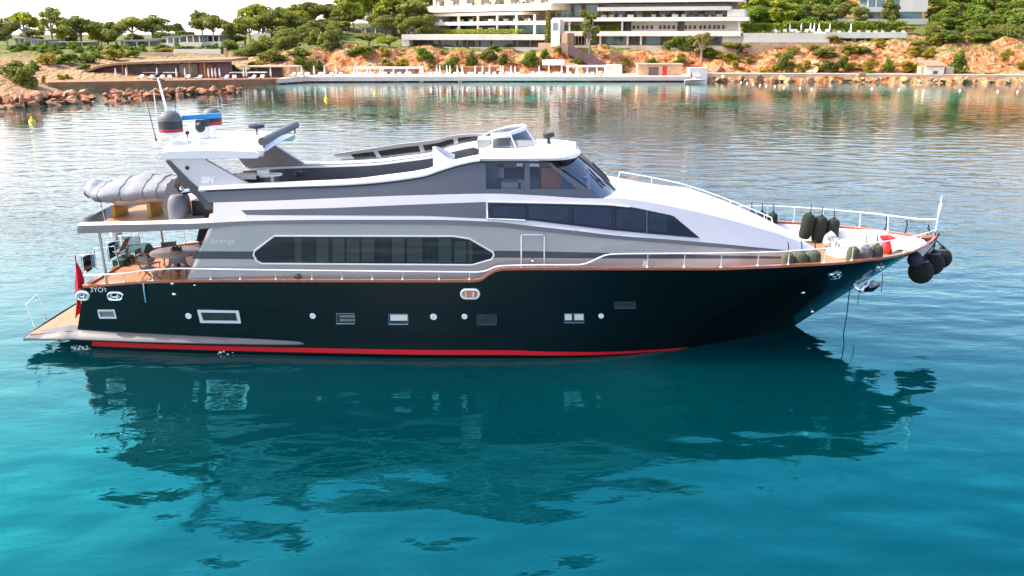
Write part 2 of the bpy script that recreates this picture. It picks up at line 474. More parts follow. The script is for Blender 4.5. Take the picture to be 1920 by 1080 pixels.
# ------------------------------------------------------------------ the yacht
Y0 = PZ(1490, 610)[1]                      # its centreline, parallel to the picture
def pchip(xs, ys):
    xs = np.array(xs, float); ys = np.array(ys, float)
    o = np.argsort(xs); xs = xs[o]; ys = ys[o]
    h = np.diff(xs); d = np.diff(ys) / h; m = np.zeros(len(xs))
    for i in range(1, len(xs) - 1):
        if d[i - 1] * d[i] > 0:
            w1 = 2 * h[i] + h[i - 1]; w2 = h[i] + 2 * h[i - 1]
            m[i] = (w1 + w2) / (w1 / d[i - 1] + w2 / d[i])
    m[0] = d[0]; m[-1] = d[-1]
    def ev(x):
        x = min(max(x, xs[0]), xs[-1])
        i = min(max(int(np.searchsorted(xs, x)) - 1, 0), len(h) - 1)
        t = (x - xs[i]) / h[i]
        return float((1 + 2 * t) * (1 - t) ** 2 * ys[i] + t * (1 - t) ** 2 * h[i] * m[i] + t * t * (3 - 2 * t) * ys[i + 1] + t * t * (t - 1) * h[i] * m[i + 1])
    return ev

class Cv:
    """a longitudinal line of the boat: height and half-breadth against x"""
    def __init__(s, pts):
        q = []; lb = 0
        for p in pts:
            b = p[2] if len(p) > 2 else None
            q.append([p[0], p[1], b])
        ks = [i for i, p in enumerate(q) if p[2] is not None]
        for i, p in enumerate(q):
            if p[2] is None: p[2] = float(np.interp(p[0], [q[k][0] for k in ks], [q[k][2] for k in ks]))
        P = [(PY(a, b, Y0 - c), c) for a, b, c in q]
        xs = [w[0].x for w in P]
        s.x0, s.x1 = xs[0], xs[-1]
        s.z = pchip(xs, [w[0].z for w in P]); s.b = pchip(xs, [w[1] for w in P])
    def at(s, x, side=1): return Vector((x, Y0 - side * s.b(x), s.z(x)))

def X_(px, py, b): return PY(px, py, Y0 - b).x
def lin(a, b, n): return [a + (b - a) * i / (n - 1) for i in range(n)]

yacht = thing('motor_yacht', (0, Y0, 0), 'large black and silver motor yacht with a flybridge, anchored in the middle of the bay', 'yacht')

# --- lines read from the photograph (pixel x, pixel y, half-breadth)
S = Cv([(157, 537, 2.85), (270, 529, 3.1), (350, 526.5, 3.25), (520, 526, 3.45), (700, 526.5, 3.55), (890, 526.5, 3.64), (900, 525, 3.65), (912, 517, 3.66), (924, 509.5, 3.67), (936, 505, 3.68), (1000, 503.5, 3.7), (1140, 503.5, 3.72), (1340, 503.5, 3.72), (1440, 500, 3.7), (1540, 495, 3.58), (1580, 492.5, 3.42), (1623, 487.5, 3.08), (1672, 481, 2.55), (1703, 473.5, 2.03), (1730, 463, 1.2), (1744, 455, .6), (1757, 442, 0.02)])
wl = [PZ(px, py) for px, py in [(180, 655), (300, 660), (600, 668), (850, 672), (1000, 672), (1100, 669.5), (1250, 657), (1400, 633), (1490, 610)]]
WB = pchip([-15.5] + [p.x for p in wl], [2.6] + [Y0 - p.y for p in wl[:-1]] + [0.02])
SX0, SX1 = S.x0, S.x1
XW0, XW1 = -15.42, wl[-1].x
NS = 150
def hull_t(t):
    xs = SX0 + (SX1 - SX0) * t
    dx = (XW0 - SX0) * max(0, 1 - t / 0.12) ** 1.3
    if t > 0.5: dx += (XW1 - SX1) * ((t - 0.5) / 0.5) ** 1.9
    return xs, xs + dx
def hull_pt(t, s, side=1, off=0.0):
    xs, xw = hull_t(t)
    bs, bw = S.b(xs), WB(xw)
    zs = S.z(xs)
    k = 1.0 + 0.35 * max(0, (t - 0.6) / 0.4) * (1 - abs(2 * min(max(t, 0), 1) - 1.7) * 0.3)
    if s >= 0:
        b = bw + (bs - bw) * (s ** k)
        x = xw + (xs - xw) * s
    else:
        b = bw * (1 + s * 0.25); x = xw + (xs - xw) * s * 0.9
    return Vector((x, Y0 - side * max(b + off, 0.0), zs * s))
ts = [i / NS for i in range(NS + 1)]
ts = [1 - (1 - t) ** 1.25 for t in ts]
ss = [-0.35, -0.15, 0, .12, .25, .4, .55, .7, .85, 1.0]
mb = MB()
for side in (1, -1):
    mb.grid([[hull_pt(t, s, side) for s in ss] for t in ts])
mb.grid([[hull_pt(0, s, 1) for s in ss], [hull_pt(0, s, -1) for s in ss]])
hull = mb.build('hull', 'hull_black', yacht, ang=50)
# red boot stripe
mb = MB()
for side in (1, -1):
    rows = []
    for t in ts:
        if t > 0.725 or t < 0.016: continue
        zs = S.z(hull_t(t)[0])
        u = min(1, max(0, (t - 0.48) / 0.245))
        z0 = 0.13 * (1 - u) - 0.02 * u; z1 = z0 + 0.17 * (1 - u) + 0.035 * u
        rows.append([hull_pt(t, (z0 + (z1 - z0) * w) / zs, side, 0.008) for w in (0, .5, 1)])
    mb.grid(rows)
mb.build2('boot_stripe', 'boot_red', yacht)
# wooden cap rail
mb = MB()
for side in (1, -1):
    rows = []
    for t in ts:
        x = SX0 + (SX1 - SX0) * t; c = S.at(x, side); c.y = Y0 - side * S.b(x)
        o = side * -1
        rows.append([c + Vector((0, o * .035, -.045)), c + Vector((0, o * .035, .03)), c + Vector((0, -o * .13, .03)), c + Vector((0, -o * .13, -.045))])
    mb.grid(rows, close_v=True)
mb.box((SX0 + .02, Y0, S.z(SX0)), (.16, 2 * S.b(SX0), .074))
mb.build('cap_rail', 'wood_varnish', yacht, ang=30)
# deck and inner bulwark
def deckz(x): return 2.30 + 0.38 * min(1, max(0, (x + 1.5) / 9)) + 0.1 * min(1, max(0, (x - 8) / 5))
def bh(x, z):
    lo, hi = 0.0, 1.0
    for _ in range(30):
        t = (lo + hi) / 2; a, w = hull_t(t)
        if w + (a - w) * min(1, z / S.z(a)) < x: lo = t
        else: hi = t
    return Y0 - hull_pt(t, min(1, z / S.z(hull_t(t)[0]))).y
xs = [SX0 + (SX1 - .9 - SX0) * i / 120 for i in range(121)]
mb = MB(); mb.grid([[Vector((x, Y0 + max(.01, bh(x, deckz(x)) - .1) * w, deckz(x))) for w in lin(-1, 1, 9)] for x in xs])
mb.build('main_deck', 'teak_pale', yacht)
mb = MB()
for side in (1, -1):
    mb.grid([[Vector((x, Y0 - side * max(.0, (S.b(x) if k == 1 else bh(x, z)) - .07), z)) for k in lin(0, 1, 6) for z in [deckz(x) - .01 + (S.z(x) - .03 - deckz(x)) * k]] for x in xs + lin(SX1 - .85, SX1 - .02, 14)])
mb.build2('bulwark_lining', 'gel_white', yacht)

# --- superstructure lines
Eb = Cv([(145, 438, 3.0), (275, 434, 3.1), (367, 430, 3.12), (400, 427), (478, 421), (620, 420), (800, 421), (920, 425, 3.12), (1000, 432.5), (1100, 443, 3.1), (1180, 450.5, 3.03), (1250, 456, 2.88), (1360, 465, 2.4), (1460, 471, 1.6), (1510, 473, .85), (1535, 473, .03)])
Et = Cv([(145, 423, 2.97), (275, 420.5, 3.07), (367, 419, 3.09), (400, 417.5), (478, 414), (620, 412), (800, 412), (920, 415.5, 3.09), (1000, 424), (1100, 435, 3.07), (1140, 440), (1180, 443.6, 3.0), (1250, 448.5, 2.85), (1360, 458, 2.36), (1460, 467.5, 1.55), (1510, 470.5, .8), (1535, 471, .02)])
Kt = Cv([(395, 380, 2.85), (520, 376), (640, 371), (800, 365.5, 2.82), (920, 363, 2.78), (1000, 366, 2.72), (1128, 372, 2.56), (1150, 371, 2.52), (1200, 376, 2.42), (1250, 385, 2.28), (1340, 405, 1.92), (1420, 427, 1.42), (1490, 450, .75), (1532, 468, .02)])
T_ = Cv([(372, 359, 2.75), (400, 357.5, 2.72), (520, 353), (640, 349), (700, 345), (760, 338), (800, 331, 2.62), (820, 324), (870, 309, 2.5), (900, 304, 2.46), (950, 303, 2.42), (1030, 304.5, 2.32), (1128, 371.5, 2.56)])
Cc = Cv([(370, 350.5, 2.66), (400, 349, 2.64), (470, 345), (580, 341), (660, 337), (720, 330), (800, 318, 2.5), (830, 307, 2.44), (870, 297, 2.36), (900, 291.5, 2.3), (920, 290, 2.28)])

def strip(mb, ca, cb, xa, xb, n=80, m=3, sides=(1, -1), off=0.0):
    """surface between two lines; xa, xb = (start, end) of each"""
    for side in sides:
        rows = []
        for i in range(n):
            t = i / (n - 1)
            a = ca.at(xa[0] + (xa[1] - xa[0]) * t, side); b = cb.at(xb[0] + (xb[1] - xb[0]) * t, side)
            r = [a.lerp(b, j / (m - 1)) for j in range(m)]
            if off: r = [q + Vector((0, -side * off, 0)) for q in r]
            rows.append(r)
        mb.grid(rows)

def bsurf(ca, cb, x, z):
    za, zb = ca.z(x), cb.z(x)
    t = 0 if abs(zb - za) < 1e-6 else (z - za) / (zb - za)
    t = min(1.3, max(-.3, t))
    return ca.b(x) + (cb.b(x) - ca.b(x)) * t
def on(ca, cb, px, py, off=0.0):
    b = 2.8
    for _ in range(6):
        q = PY(px, py, Y0 - b); b = bsurf(ca, cb, q.x, q.z)
    q = PY(px, py, Y0 - b); q.y -= off
    return q
def patch(mb, ca, cb, poly, off, thick=0.0, sides=(1,)):
    pts = [on(ca, cb, *q, off) for q in poly]
    for sd in sides:
        pp = pts if sd == 1 else [Vector((q.x, 2 * Y0 - q.y, q.z)) for q in pts]
        if thick: mb.prism(pp, (0, sd * thick, 0))
        else: mb.face(pp)
    return pts
def seg(poly, per=24):
    out = []
    for i in range(len(poly)):
        a = poly[i]; b = poly[(i + 1) % len(poly)]
        k = max(1, int(math.hypot(b[0] - a[0], b[1] - a[1]) / per))
        for j in range(k): out.append((a[0] + (b[0] - a[0]) * j / k, a[1] + (b[1] - a[1]) * j / k))
    return out
def band(mb, ca, cb, top, bot, off, n=40, sides=(1, -1)):
    """panel between two pixel polylines laid on the surface between two lines"""
    tx, ty = zip(*top); bx, by = zip(*bot)
    for side in sides:
        rows = []
        for i in range(n):
            t = i / (n - 1)
            a = tx[0] + (tx[-1] - tx[0]) * t; b = bx[0] + (bx[-1] - bx[0]) * t
            p = on(ca, cb, a, float(np.interp(a, tx, ty)), off); q = on(ca, cb, b, float(np.interp(b, bx, by)), off)
            rows.append([w if side == 1 else Vector((w.x, 2 * Y0 - w.y, w.z)) for w in (p, p.lerp(q, .5), q)])
        mb.grid(rows)

# main-deck house wall
class Off(Cv):
    def __init__(s, base, zf, db): s.base, s.zf, s.db = base, zf, db
    def b(s, x): return max(0.02, s.base.b(x) + s.db)
    def z(s, x): return s.zf(x)
Wt = Off(Eb, lambda x: Eb.z(x) + .01, -.06)
Wb = Off(Eb, lambda x: deckz(x), -.05)
xaT, xaB, xE = X_(394, 436, 3.0), X_(342, 519, 3.0), Eb.x1
mb = MB(); strip(mb, Wt, Wb, (xaT, xE), (xaB, xE), 140, 5)
mb.grid([[Wt.at(xaT, s).lerp(Wb.at(xaB, s), 1 - u) + Vector((0, 0, 0)) for u in (0, .5, 1)] for s in (1, .94)])
house = mb.build('deckhouse', 'silver', yacht, ang=30)
mb = MB()
q = [(Wt.at(xaT + .25, 1), Wb.at(xaB + .25, 1)), (Wt.at(xaT + .25, -1), Wb.at(xaB + .25, -1))]
mb.grid([[q[0][0], q[0][1]], [q[1][0], q[1][1]]])
mb.build('saloon_bulkhead', 'dash_glass', yacht)
# overhang: side fascia plus the boat deck behind it
mb = MB(); strip(mb, Et, Eb, (Et.x0, Et.x1), (Eb.x0, Eb.x1), 150, 3)
xo = Et.x0
arc = []
for i in range(21):
    w = -1 + 2 * i / 20
    arc.append((xo - 0.0 + .55 * (1 - abs(w) ** 2.2) * 0 - 0, w))
strip_aft = [[Vector((xo + (Eb.x0 - xo) * k - .30 * (1 - w * w), Y0 + w * (Et.b(xo) if k == 0 else Eb.b(Eb.x0)), (Et.z(xo) if k == 0 else Eb.z(Eb.x0)))) for k in (0, 1)] for w in lin(-1, 1, 21)]
mb.grid(strip_aft)
fascia = mb.build('overhang_fascia', 'graphite', yacht)
XA = X_(470, 400, 2.9)                     # where the boat deck meets the upper house
mb = MB()
bx_ = lin(xo, XA, 30)
mb.grid([[Vector((x - (.30 * (1 - w * w) * max(0, 1 - (x - xo) / 1.5)), Y0 + w * (Et.b(x) - .02), Et.z(x) - .13)) for w in lin(-1, 1, 21)] for x in bx_])
mb.build('boat_deck', 'teak_deck', yacht)
mb = MB()                                   # white gutter and rolled coaming round the boat deck
for side in (1, -1):
    rows = []
    for x in lin(xo, X_(462, 402, 3), 50):
        e = Et.at(x, side); g = side
        up = .0 + .10 * min(1, max(0, (x - xo - 2.2) / 3.5))
        rows.append([e + Vector((0, 0, -.005)), e + Vector((0, g * .05, .05 + up)), e + Vector((0, g * .28, .06 + up)), e + Vector((0, g * .55, -.02)), e + Vector((0, g * .62, -.14))])
    mb.grid(rows)
mb.build2('deck_gutter', 'gel_white', yacht)
mb = MB()                                   # raised dark lip along the aft edge
rows = []
for w in lin(-1, 1, 41):
    x = xo - .30 * (1 - w * w); y = Y0 + w * Et.b(xo); z = Et.z(xo)
    rise = .16 * (1 - w ** 6)
    rows.append([Vector((x, y, z - .01)), Vector((x + .05, y, z + rise)), Vector((x + .24, y * 1 , z + rise - .02)), Vector((x + .52, y, z - .13))])
mb.grid(rows)
mb.build('aft_lip', 'graphite', yacht)
mb = MB()                                   # ceiling of the aft cockpit
mb.grid([[Vector((x, Y0 + w * (Eb.b(x) - .02), Eb.z(x) + .015)) for w in lin(-1, 1, 9)] for x in lin(Eb.x0 + .05, xaT + 1, 12)])
mb.build('cockpit_ceiling', 'gel_white', yacht)

# upper house shell (pearl), with graphite bands laid proud of it
mb = MB()
x0T, x0B = X_(400, 380, 2.85), X_(400, 416, 3.09)
strip(mb, Kt, Et, (x0T, Kt.x1), (x0B, Et.x1), 170, 6)
mb.build('upper_house', 'pearl', yacht, ang=40)
mb = MB()
gt = [(452, 394), (520, 392.5), (620, 390), (760, 384), (911, 378.5)]
gb = [(462, 402.5), (520, 403), (620, 403.5), (800, 404.5), (911, 409.5)]
band(mb, Kt, Et, gt, gb, .008, 40)
mb.build2('graphite_band', 'graphite', yacht)
# window strip of the upper house
wt = [(915, 379.5), (1000, 380.5), (1140, 384), (1190, 389), (1262, 404), (1311, 445)]
wb = [(915, 409), (1000, 413.5), (1070, 422), (1140, 430.5), (1220, 438), (1311, 446)]
mb = MB(); band(mb, Kt, Et, wt, wb, .006, 60)
mb.build2('cabin_window_backing', 'interior_dark', yacht)
for i, (a, b) in enumerate([(926, 982), (992, 1066), (1076, 1146), (1156, 1210), (1216, 1250)]):
    mb = MB()
    ta = [(p, float(np.interp(p, *zip(*wt))) + (5 if i else 7)) for p in lin(a, b, 8)]
    ba = [(p, float(np.interp(p, *zip(*wb))) - 5) for p in lin(a, b, 8)]
    band(mb, Kt, Et, ta, ba, .012, 8, (1,))
    mb.build('blind', 'curtain_blue', yacht)
mb = MB(); band(mb, Kt, Et, wt, wb, .030, 60)
win = mb.build2('cabin_window', 'pane_smoke', yacht)
mb = MB()
for a in (985, 1070, 1150, 1213):
    p = on(Kt, Et, a, float(np.interp(a, *zip(*wt))), .035); q = on(Kt, Et, a, float(np.interp(a, *zip(*wb))), .035)
    mb.tube([p, q], .022, 6)
mb.build('mullion', 'black_trim', win)
mb = MB()
fr = [on(Kt, Et, *q, .03) for q in seg([(1150, 384.5), (1000, 380), (914, 378.5), (914, 410), (1000, 414.5), (1040, 418.5)])[:-1]]
fr = [on(Kt, Et, a, b, .03) for a, b in [(1180, 387.5), (1140, 383.5), (1070, 381.5), (1000, 380), (914, 378.5), (914, 410), (950, 411.2), (985, 413)]]
mb.tube(fr, .03, 6)
mb.build('frame', 'steel_white', win)

# flybridge side (graphite) from the pearl band up to the pinstripe, open where the wheelhouse windows are
xt0, xk0 = X_(373, 358.5, 2.74), X_(392, 380, 2.85)
mb = MB(); xm = X_(911, 304, 2.45); xmk = X_(911, 363, 2.8)
strip(mb, T_, Kt, (xt0, xm), (xk0, xmk), 90, 5)
mb.build2('flybridge_side', 'graphite', yacht, ang=40)
mb = MB()                                   # wheelhouse window surround
tz = lambda a: float(np.interp(a, [900, 950, 1030, 1128], [303.5, 303, 304.5, 371.5]))
band(mb, T_, Kt, [(911, 354.5), (1084, 354.5), (1128, 371.6)], [(911, 363), (1000, 366), (1127, 372)], 0.0, 30)
band(mb, T_, Kt, [(983.5, 303.5), (993, 303.5)], [(983.5, 356), (994, 356)], 0.0, 4)
band(mb, T_, Kt, [(1024, 304.5), (1031, 305)], [(1082, 355), (1128, 371.5)], 0.0, 20)
band(mb, T_, Kt, [(911, 303.3), (1028, 304.5)], [(911, 306.5), (1027, 307)], 0.0, 20)
mb.build2('wheelhouse_surround', 'graphite', yacht)
for nm, poly in (('aft', [(911, 305), (985, 305), (985, 355.5), (911, 355.5)]), ('fwd', [(991, 305), (1027, 305), (1084, 355.5), (992, 355.5)])):
    mb = MB(); patch(mb, T_, Kt, poly, -.015, sides=(1, -1))
    w_ = mb.build2('wheelhouse_window', 'pane_clear', yacht)
# wheelhouse inside
xi0, xi1 = X_(905, 360, 2.7), X_(1128, 372, 2.5)
zf = Kt.z(xi0) - .25
mb = MB(); mb.box(((xi0 + xi1) / 2, Y0, zf), (xi1 - xi0, 4.9, .05)); mb.box((xi0, Y0, zf + .62), (.06, 4.7, 1.2))
mb.build('wheelhouse_cabin', 'interior_dark', yacht)
mb = MB(); mb.box((xi0 + 2.35, Y0 - .8, zf + .55), (.75, 2.4, .9)); mb.box((xi0 + 2.2, Y0 - .7, zf + 1.05), (.5, 1.9, .18))
mb.build('dashboard', 'interior_warm', yacht)
mb = MB(); mb.box((xi0 + 3.1, Y0, zf + .5), (.8, 4.2, .55), tilt=.2)
mb.build('dash_top', 'interior_blue', yacht)
mb = MB(); mb.box((xi0 + .95, Y0 - 1.7, zf + .38), (.65, .7, .25)); mb.box((xi0 + 1.35, Y0 - 1.85, zf + .42), (.3, .4, .3)); mb.box((xi0 + .5, Y0 - 1.2, zf + .9), (.4, .8, .6))
mb.build('helm_seat', 'interior_pale', yacht)
mb = MB(); mb.box((xi0 + .75, Y0 - 1.0, zf + 1.08), (.8, 1.2, .26))
mb.build('overhead_console', 'interior_warm', yacht)
# pinstripe under the white coaming
mb = MB()
for side in (1, -1):
    mb.tube([T_.at(x, side) + Vector((0, -side * .012, 0)) for x in lin(xt0 + .25, X_(1029, 304.5, 2.32), 90)], .028, 6)
mb.build2('pinstripe', 'black_trim', yacht)
# rolled white coaming (aft of the roof)
mb = MB(); xr0 = X_(900, 300, 2.4)
for side in (1, -1):
    rows = []
    for x in lin(xt0, xr0, 90):
        a = T_.at(x, side); c = Cc.at(x, side); g = side
        rows.append([a + Vector((0, -g * .01, 0)), a.lerp(c, .35) + Vector((0, -g * .07, 0)), a.lerp(c, .75) + Vector((0, -g * .05, .01)), c, c + Vector((0, g * .14, .015)), c + Vector((0, g * .24, -.05)), c + Vector((0, g * .27, -.2))])
    mb.grid(rows)
mb.build2('flybridge_coaming', 'gel_white', yacht, ang=60)
# inner sides and floor of the flybridge
flz = lambda x: Kt.z(min(x, 3)) - .30
mb = MB()
for side in (1, -1):
    rows = []
    for x in lin(xt0, xr0 + .6, 60):
        c = Cc.at(min(x, xr0), side)
        rows.append([Vector((x, c.y + side * .25, c.z - .08)), Vector((x, c.y + side * .27, (c.z + flz(x)) / 2)), Vector((x, c.y + side * .30, flz(x)))])
    mb.grid(rows)
mb.build2('flybridge_lining', 'graphite', yacht)
mb = MB(); mb.grid([[Vector((x, Y0 + w * 2.45, flz(x))) for w in (-1, 0, 1)] for x in lin(xt0 + .3, xr0 - .1, 20)])
mb.build('flybridge_deck', 'fly_grey', yacht)
# the far wind deflector: a grey screen with dark slots
mb = MB(); mg = MB()
for side in (-1,):
    xa, xb = X_(590, 340, 2.6), X_(905, 291, 2.3)
    rows = []; 
    def dfl(x, u):
        c = Cc.at(x, side); t = (x - xa) / (xb - xa)
        h = .30 + .22 * math.sin(math.pi * min(1, t * 1.05)) ** .8
        return Vector((x - .45 * (1 - u) * 0 - (1 - t) * .35 * u, c.y + .10 * (1 - u), c.z - .06 + h * u))
    rows = [[dfl(x, u) for u in (0, .5, 1)] + [dfl(x, 1) + Vector((0, .16, 0)), dfl(x, 0) + Vector((0, .2, 0))] for x in lin(xa, xb, 40)]
    mb.grid(rows)
    for a, b in ((.10, .25), (.28, .55), (.58, .78), (.81, .97)):
        mg.grid([[dfl(xa + (xb - xa) * (a + (b - a) * i / 8), u) + Vector((0, -.012, 0)) for u in (.25, .72)] for i in range(9)])
w_ = mb.build('wind_deflector', 'silver', yacht)
mg.build('slot', 'dash_glass', w_)

# wheelhouse roof
Zr, Zt = T_.z(X_(960, 303, 2.42)), Cc.z(X_(915, 290, 2.3))
xr1 = X_(1033, 303, 2.35); xrT = PY(1088, 290, Y0).x
def plan(k, inset):
    q = []
    for i in range(12): q.append((xr0 - .05 + (xr1 - xr0) * i / 12, 2.42 - .10 * i / 12 - inset))
    for i in range(17):
        a = math.pi / 2 * i / 16
        q.append((xr1 + (xrT - inset * .9 - xr1) * math.sin(a), (2.32 - inset) * math.cos(a) ** .8 if i < 16 else 0.0))
    return q
def ring(inset, z, crown=0.0):
    h = plan(0, inset)
    return [Vector((x, Y0 - b, z + crown * (1 - (b / 2.4) ** 2))) for x, b in h] + [Vector((x, Y0 + b, z + crown * (1 - (b / 2.4) ** 2))) for x, b in h[::-1][1:]]
mb = MB()
rr = [ring(.22, Zr + .01), ring(.03, Zr + .02), ring(0, Zr + .10), ring(.05, Zt - .05), ring(.18, Zt + .01)]
for k in range(1, 9):
    s_ = k / 8
    rr.append([Vector((q.x, Y0 + (q.y - Y0) * (1 - s_), Zt + .01 + .16 * (1 - ((1 - s_)) ** 2))) for q in rr[4]])
mb.grid(rr)
mb.face(ring(.2, Zr + .012))
mb.build('wheelhouse_roof', 'gel_white', yacht, ang=50)
# windshield: from under the roof edge down to the trunk
mb = MB(); mf = MB()
xb0, xbC = X_(1128, 372, 2.56), PY(1152, 351, Y0).x
xt_, xtC = X_(1030, 304.5, 2.32), PY(1083, 294, Y0).x
zB0, zBC = Kt.z(xb0), PY(1152, 351, Y0).z
def shield(w, u):
    s_ = 1 - abs(w) ** 2.2
    a = Vector((xt_ + (xtC - xt_) * s_, Y0 + w * 2.30, Zr + .02)); b = Vector((xb0 + (xbC - xb0) * s_, Y0 + w * 2.54, zB0 + (zBC - zB0) * s_))
    return a.lerp(b, u) + Vector((0, 0, .05 * math.sin(math.pi * u)))
mb.grid([[shield(w, u) for u in lin(0, 1, 8)] for w in lin(-1, 1, 33)])
ws = mb.build('windshield', 'pane_shield', yacht)
for w in (-.33, .33): mf.tube([shield(w, u) + Vector((.01, 0, .01)) for u in lin(0, 1, 8)], .035, 6)
mf.tube([shield(w, 1) + Vector((.02, 0, .01)) for w in lin(-1, 1, 33)], .03, 6)
mf.build('frame', 'dark_stripe', ws)
for w0, w1 in ((-.80, -.42), (-.1, .25), (.4, .75)):
    mf = MB(); mf.tube([shield(w1, .92) + Vector((.03, 0, .03)), shield((w0 + w1) / 2, .62) + Vector((.03, 0, .04))], .018, 6)
    mf.tube([shield((w0 + w1) / 2 - .06, .82) + Vector((.03, 0, .04)), shield((w0 + w1) / 2 + .04, .40) + Vector((.03, 0, .04))], .026, 6)
    mf.build('wiper', 'black_trim', ws)
# fore trunk top
mb = MB(); rows = []
xk = X_(1100, 369, 2.6)
def trunk(x, w):
    b = Kt.b(x); z = Kt.z(x)
    s_ = 1 - abs(w) ** 2.4
    zc = max(z, min(zBC + .02, z + .62 * min(1, b / 2.2)))
    return Vector((x, Y0 + w * b, z + (zc - z) * s_ * .8))
for x in lin(xk, Kt.x1, 60): rows.append([trunk(x, w) for w in lin(-1, 1, 25)])
mb.grid(rows)
mb.build('fore_trunk', 'gel_white', yacht, ang=50)
for side in (-1, 1):
    mb = MB(); pts = []
    xs_ = lin(X_(1152, 366, 2.4), X_(1500, 452, .6), 24) if side == -1 else lin(X_(1190, 372, 2.4), X_(1470, 443, .9), 24)
    h = .26 if side == 1 else .10
    for x in xs_: pts.append(trunk(x, side * .86) + Vector((0, 0, h)))
    pts[0].z -= .0
    mb.tube([trunk(xs_[0] - .05, side * .86)] + pts + [trunk(xs_[-1] + .08, side * .86)], .022 if side == 1 else .015, 6)
    for i in (5, 11, 17, 22): mb.tube([pts[i], trunk(xs_[i], side * .86)], .015 if side == 1 else .01, 6)
    mb.build('trunk_rail', 'steel_white', yacht)

# saloon window: octagon with curtains behind smoked glass
def on_wall(px, py, off=0): return on(Wt, Wb, px, py, off)
octo = [(476, 478), (478, 470), (515, 442), (850, 442.5), (880, 447), (924, 472), (926, 478), (922, 486), (886, 496.5), (492, 494), (482, 489)]
mb = MB(); mb.face([on_wall(*q, .006) for q in octo]); sw = mb.build('saloon_window', 'pane_smoke', yacht); sw.data.transform(Matrix.Translation((0, -.03, 0)))
mb = MB(); mb.face([on_wall(*q, .004) for q in octo]); mb.build('room', 'interior_dark', sw)
for i, (a, b) in enumerate([(553, 566), (568, 589), (593, 616), (624, 646), (650, 674), (678, 702), (712, 730), (735, 758), (764, 792), (799, 818), (822, 846), (852, 874), (878, 886)]):
    mb = MB()
    yt = 447 if a < 850 else 452; yb = 491
    n = 9; rows = []
    for k in range(n):
        p = a + (b - a) * k / (n - 1); o = .012 + .006 * (k % 2)
        rows.append([on_wall(p, yt, o), on_wall(p, yb, o)])
    mb.grid(rows); mb.build('curtain', 'curtain_dark' if i in (1, 6, 9) else 'curtain', sw, smooth=False)
mb = MB(); mb.tube([on_wall(*q, .035) for q in octo], .035, 8, closed=True); mb.build('frame', 'gel_white', sw)
# dark band either side of the saloon window
mb = MB(); band(mb, Wt, Wb, [(368, 471), (474, 471.5)], [(359, 485), (480, 486)], .006, 10)
mb.build2('accent_band', 'dark_stripe', yacht); mb = MB()
band(mb, Wt, Wb, [(927, 470), (1000, 471), (1140, 474), (1320, 478), (1470, 481)], [(922, 483), (1000, 483.5), (1140, 484.5), (1320, 485), (1470, 485)], .006, 60)
mb.build2('accent_band', 'dark_stripe', yacht)
# boarding door outline (chrome grab rail) and handle
mb = MB(); mb.tube([on_wall(*q, .05) for q in [(977.5, 512), (977.5, 442), (979.5, 440), (1018, 440), (1020.5, 442), (1020.5, 512)]], .024, 8)
dr = mb.build('side_door', 'steel_white', yacht)
mb = MB(); mb.ball(on_wall(999, 489, .05), .06); mb.tube([on_wall(999, 489, .05), on_wall(999, 482, .06)], .02); mb.build('handle', 'chrome', dr)
text('lettering', 'Serenige', .24, on_wall(417, 452.5, .012), 'gel_white', yacht, slant=.3)
for px in (497, 560, 597, 657, 715, 770): pass
mb = MB(); mb.ball(on_wall(559, 519, .03), .12, sq=(1, .5, 1)); mb.build('deck_vent', 'dark_stripe', yacht)
mb = MB(); mb.box(on_wall(1209, 494, .05), (.16, .1, .2)); mb.build('deck_filler', 'steel_white', yacht)

# hull side helper: a pixel on the hull's near side
def on_hull(px, py, off=0.0):
    b = 3.3
    for _ in range(12):
        q = PY(px, py, Y0 - b)
        lo, hi = 0.0, 1.0
        # find t whose station passes through (x, z)
        for _k in range(40):
            t = (lo + hi) / 2; xs_, xw_ = hull_t(t); s_ = q.z / S.z(xs_)
            x = xw_ + (xs_ - xw_) * s_
            if x < q.x: lo = t
            else: hi = t
        nb = Y0 - hull_pt(t, min(1, max(0, q.z / S.z(hull_t(t)[0])))).y
        b = b * .4 + nb * .6
    q = PY(px, py, Y0 - b); q.y -= off
    return q
HW = [([(183, 580.5), (215, 580), (219.5, 597), (187, 597)], 'steel_white', 'window_pale'),
      ([(370, 580.5), (448, 582), (452.5, 606), (376, 605)], 'steel_white', 'window_hull')]
for poly, fm, gm in HW:
    c = (sum(q[0] for q in poly) / 4, sum(q[1] for q in poly) / 4)
    mb = MB()
    ins = [(c[0] + (x - c[0]) * .84, c[1] + (y - c[1]) * .62) for x, y in poly]
    for i in range(4):
        a, b_, d, e = poly[i], poly[(i + 1) % 4], ins[(i + 1) % 4], ins[i]
        mb.prism([on_hull(*q, .012) for q in (a, b_, d, e)], (0, -.02, 0))
    w_ = mb.build('hull_window', fm, yacht, smooth=False)
    mb = MB(); mb.face([on_hull(*q, .010) for q in ins]); mb.build('pane', gm, w_)
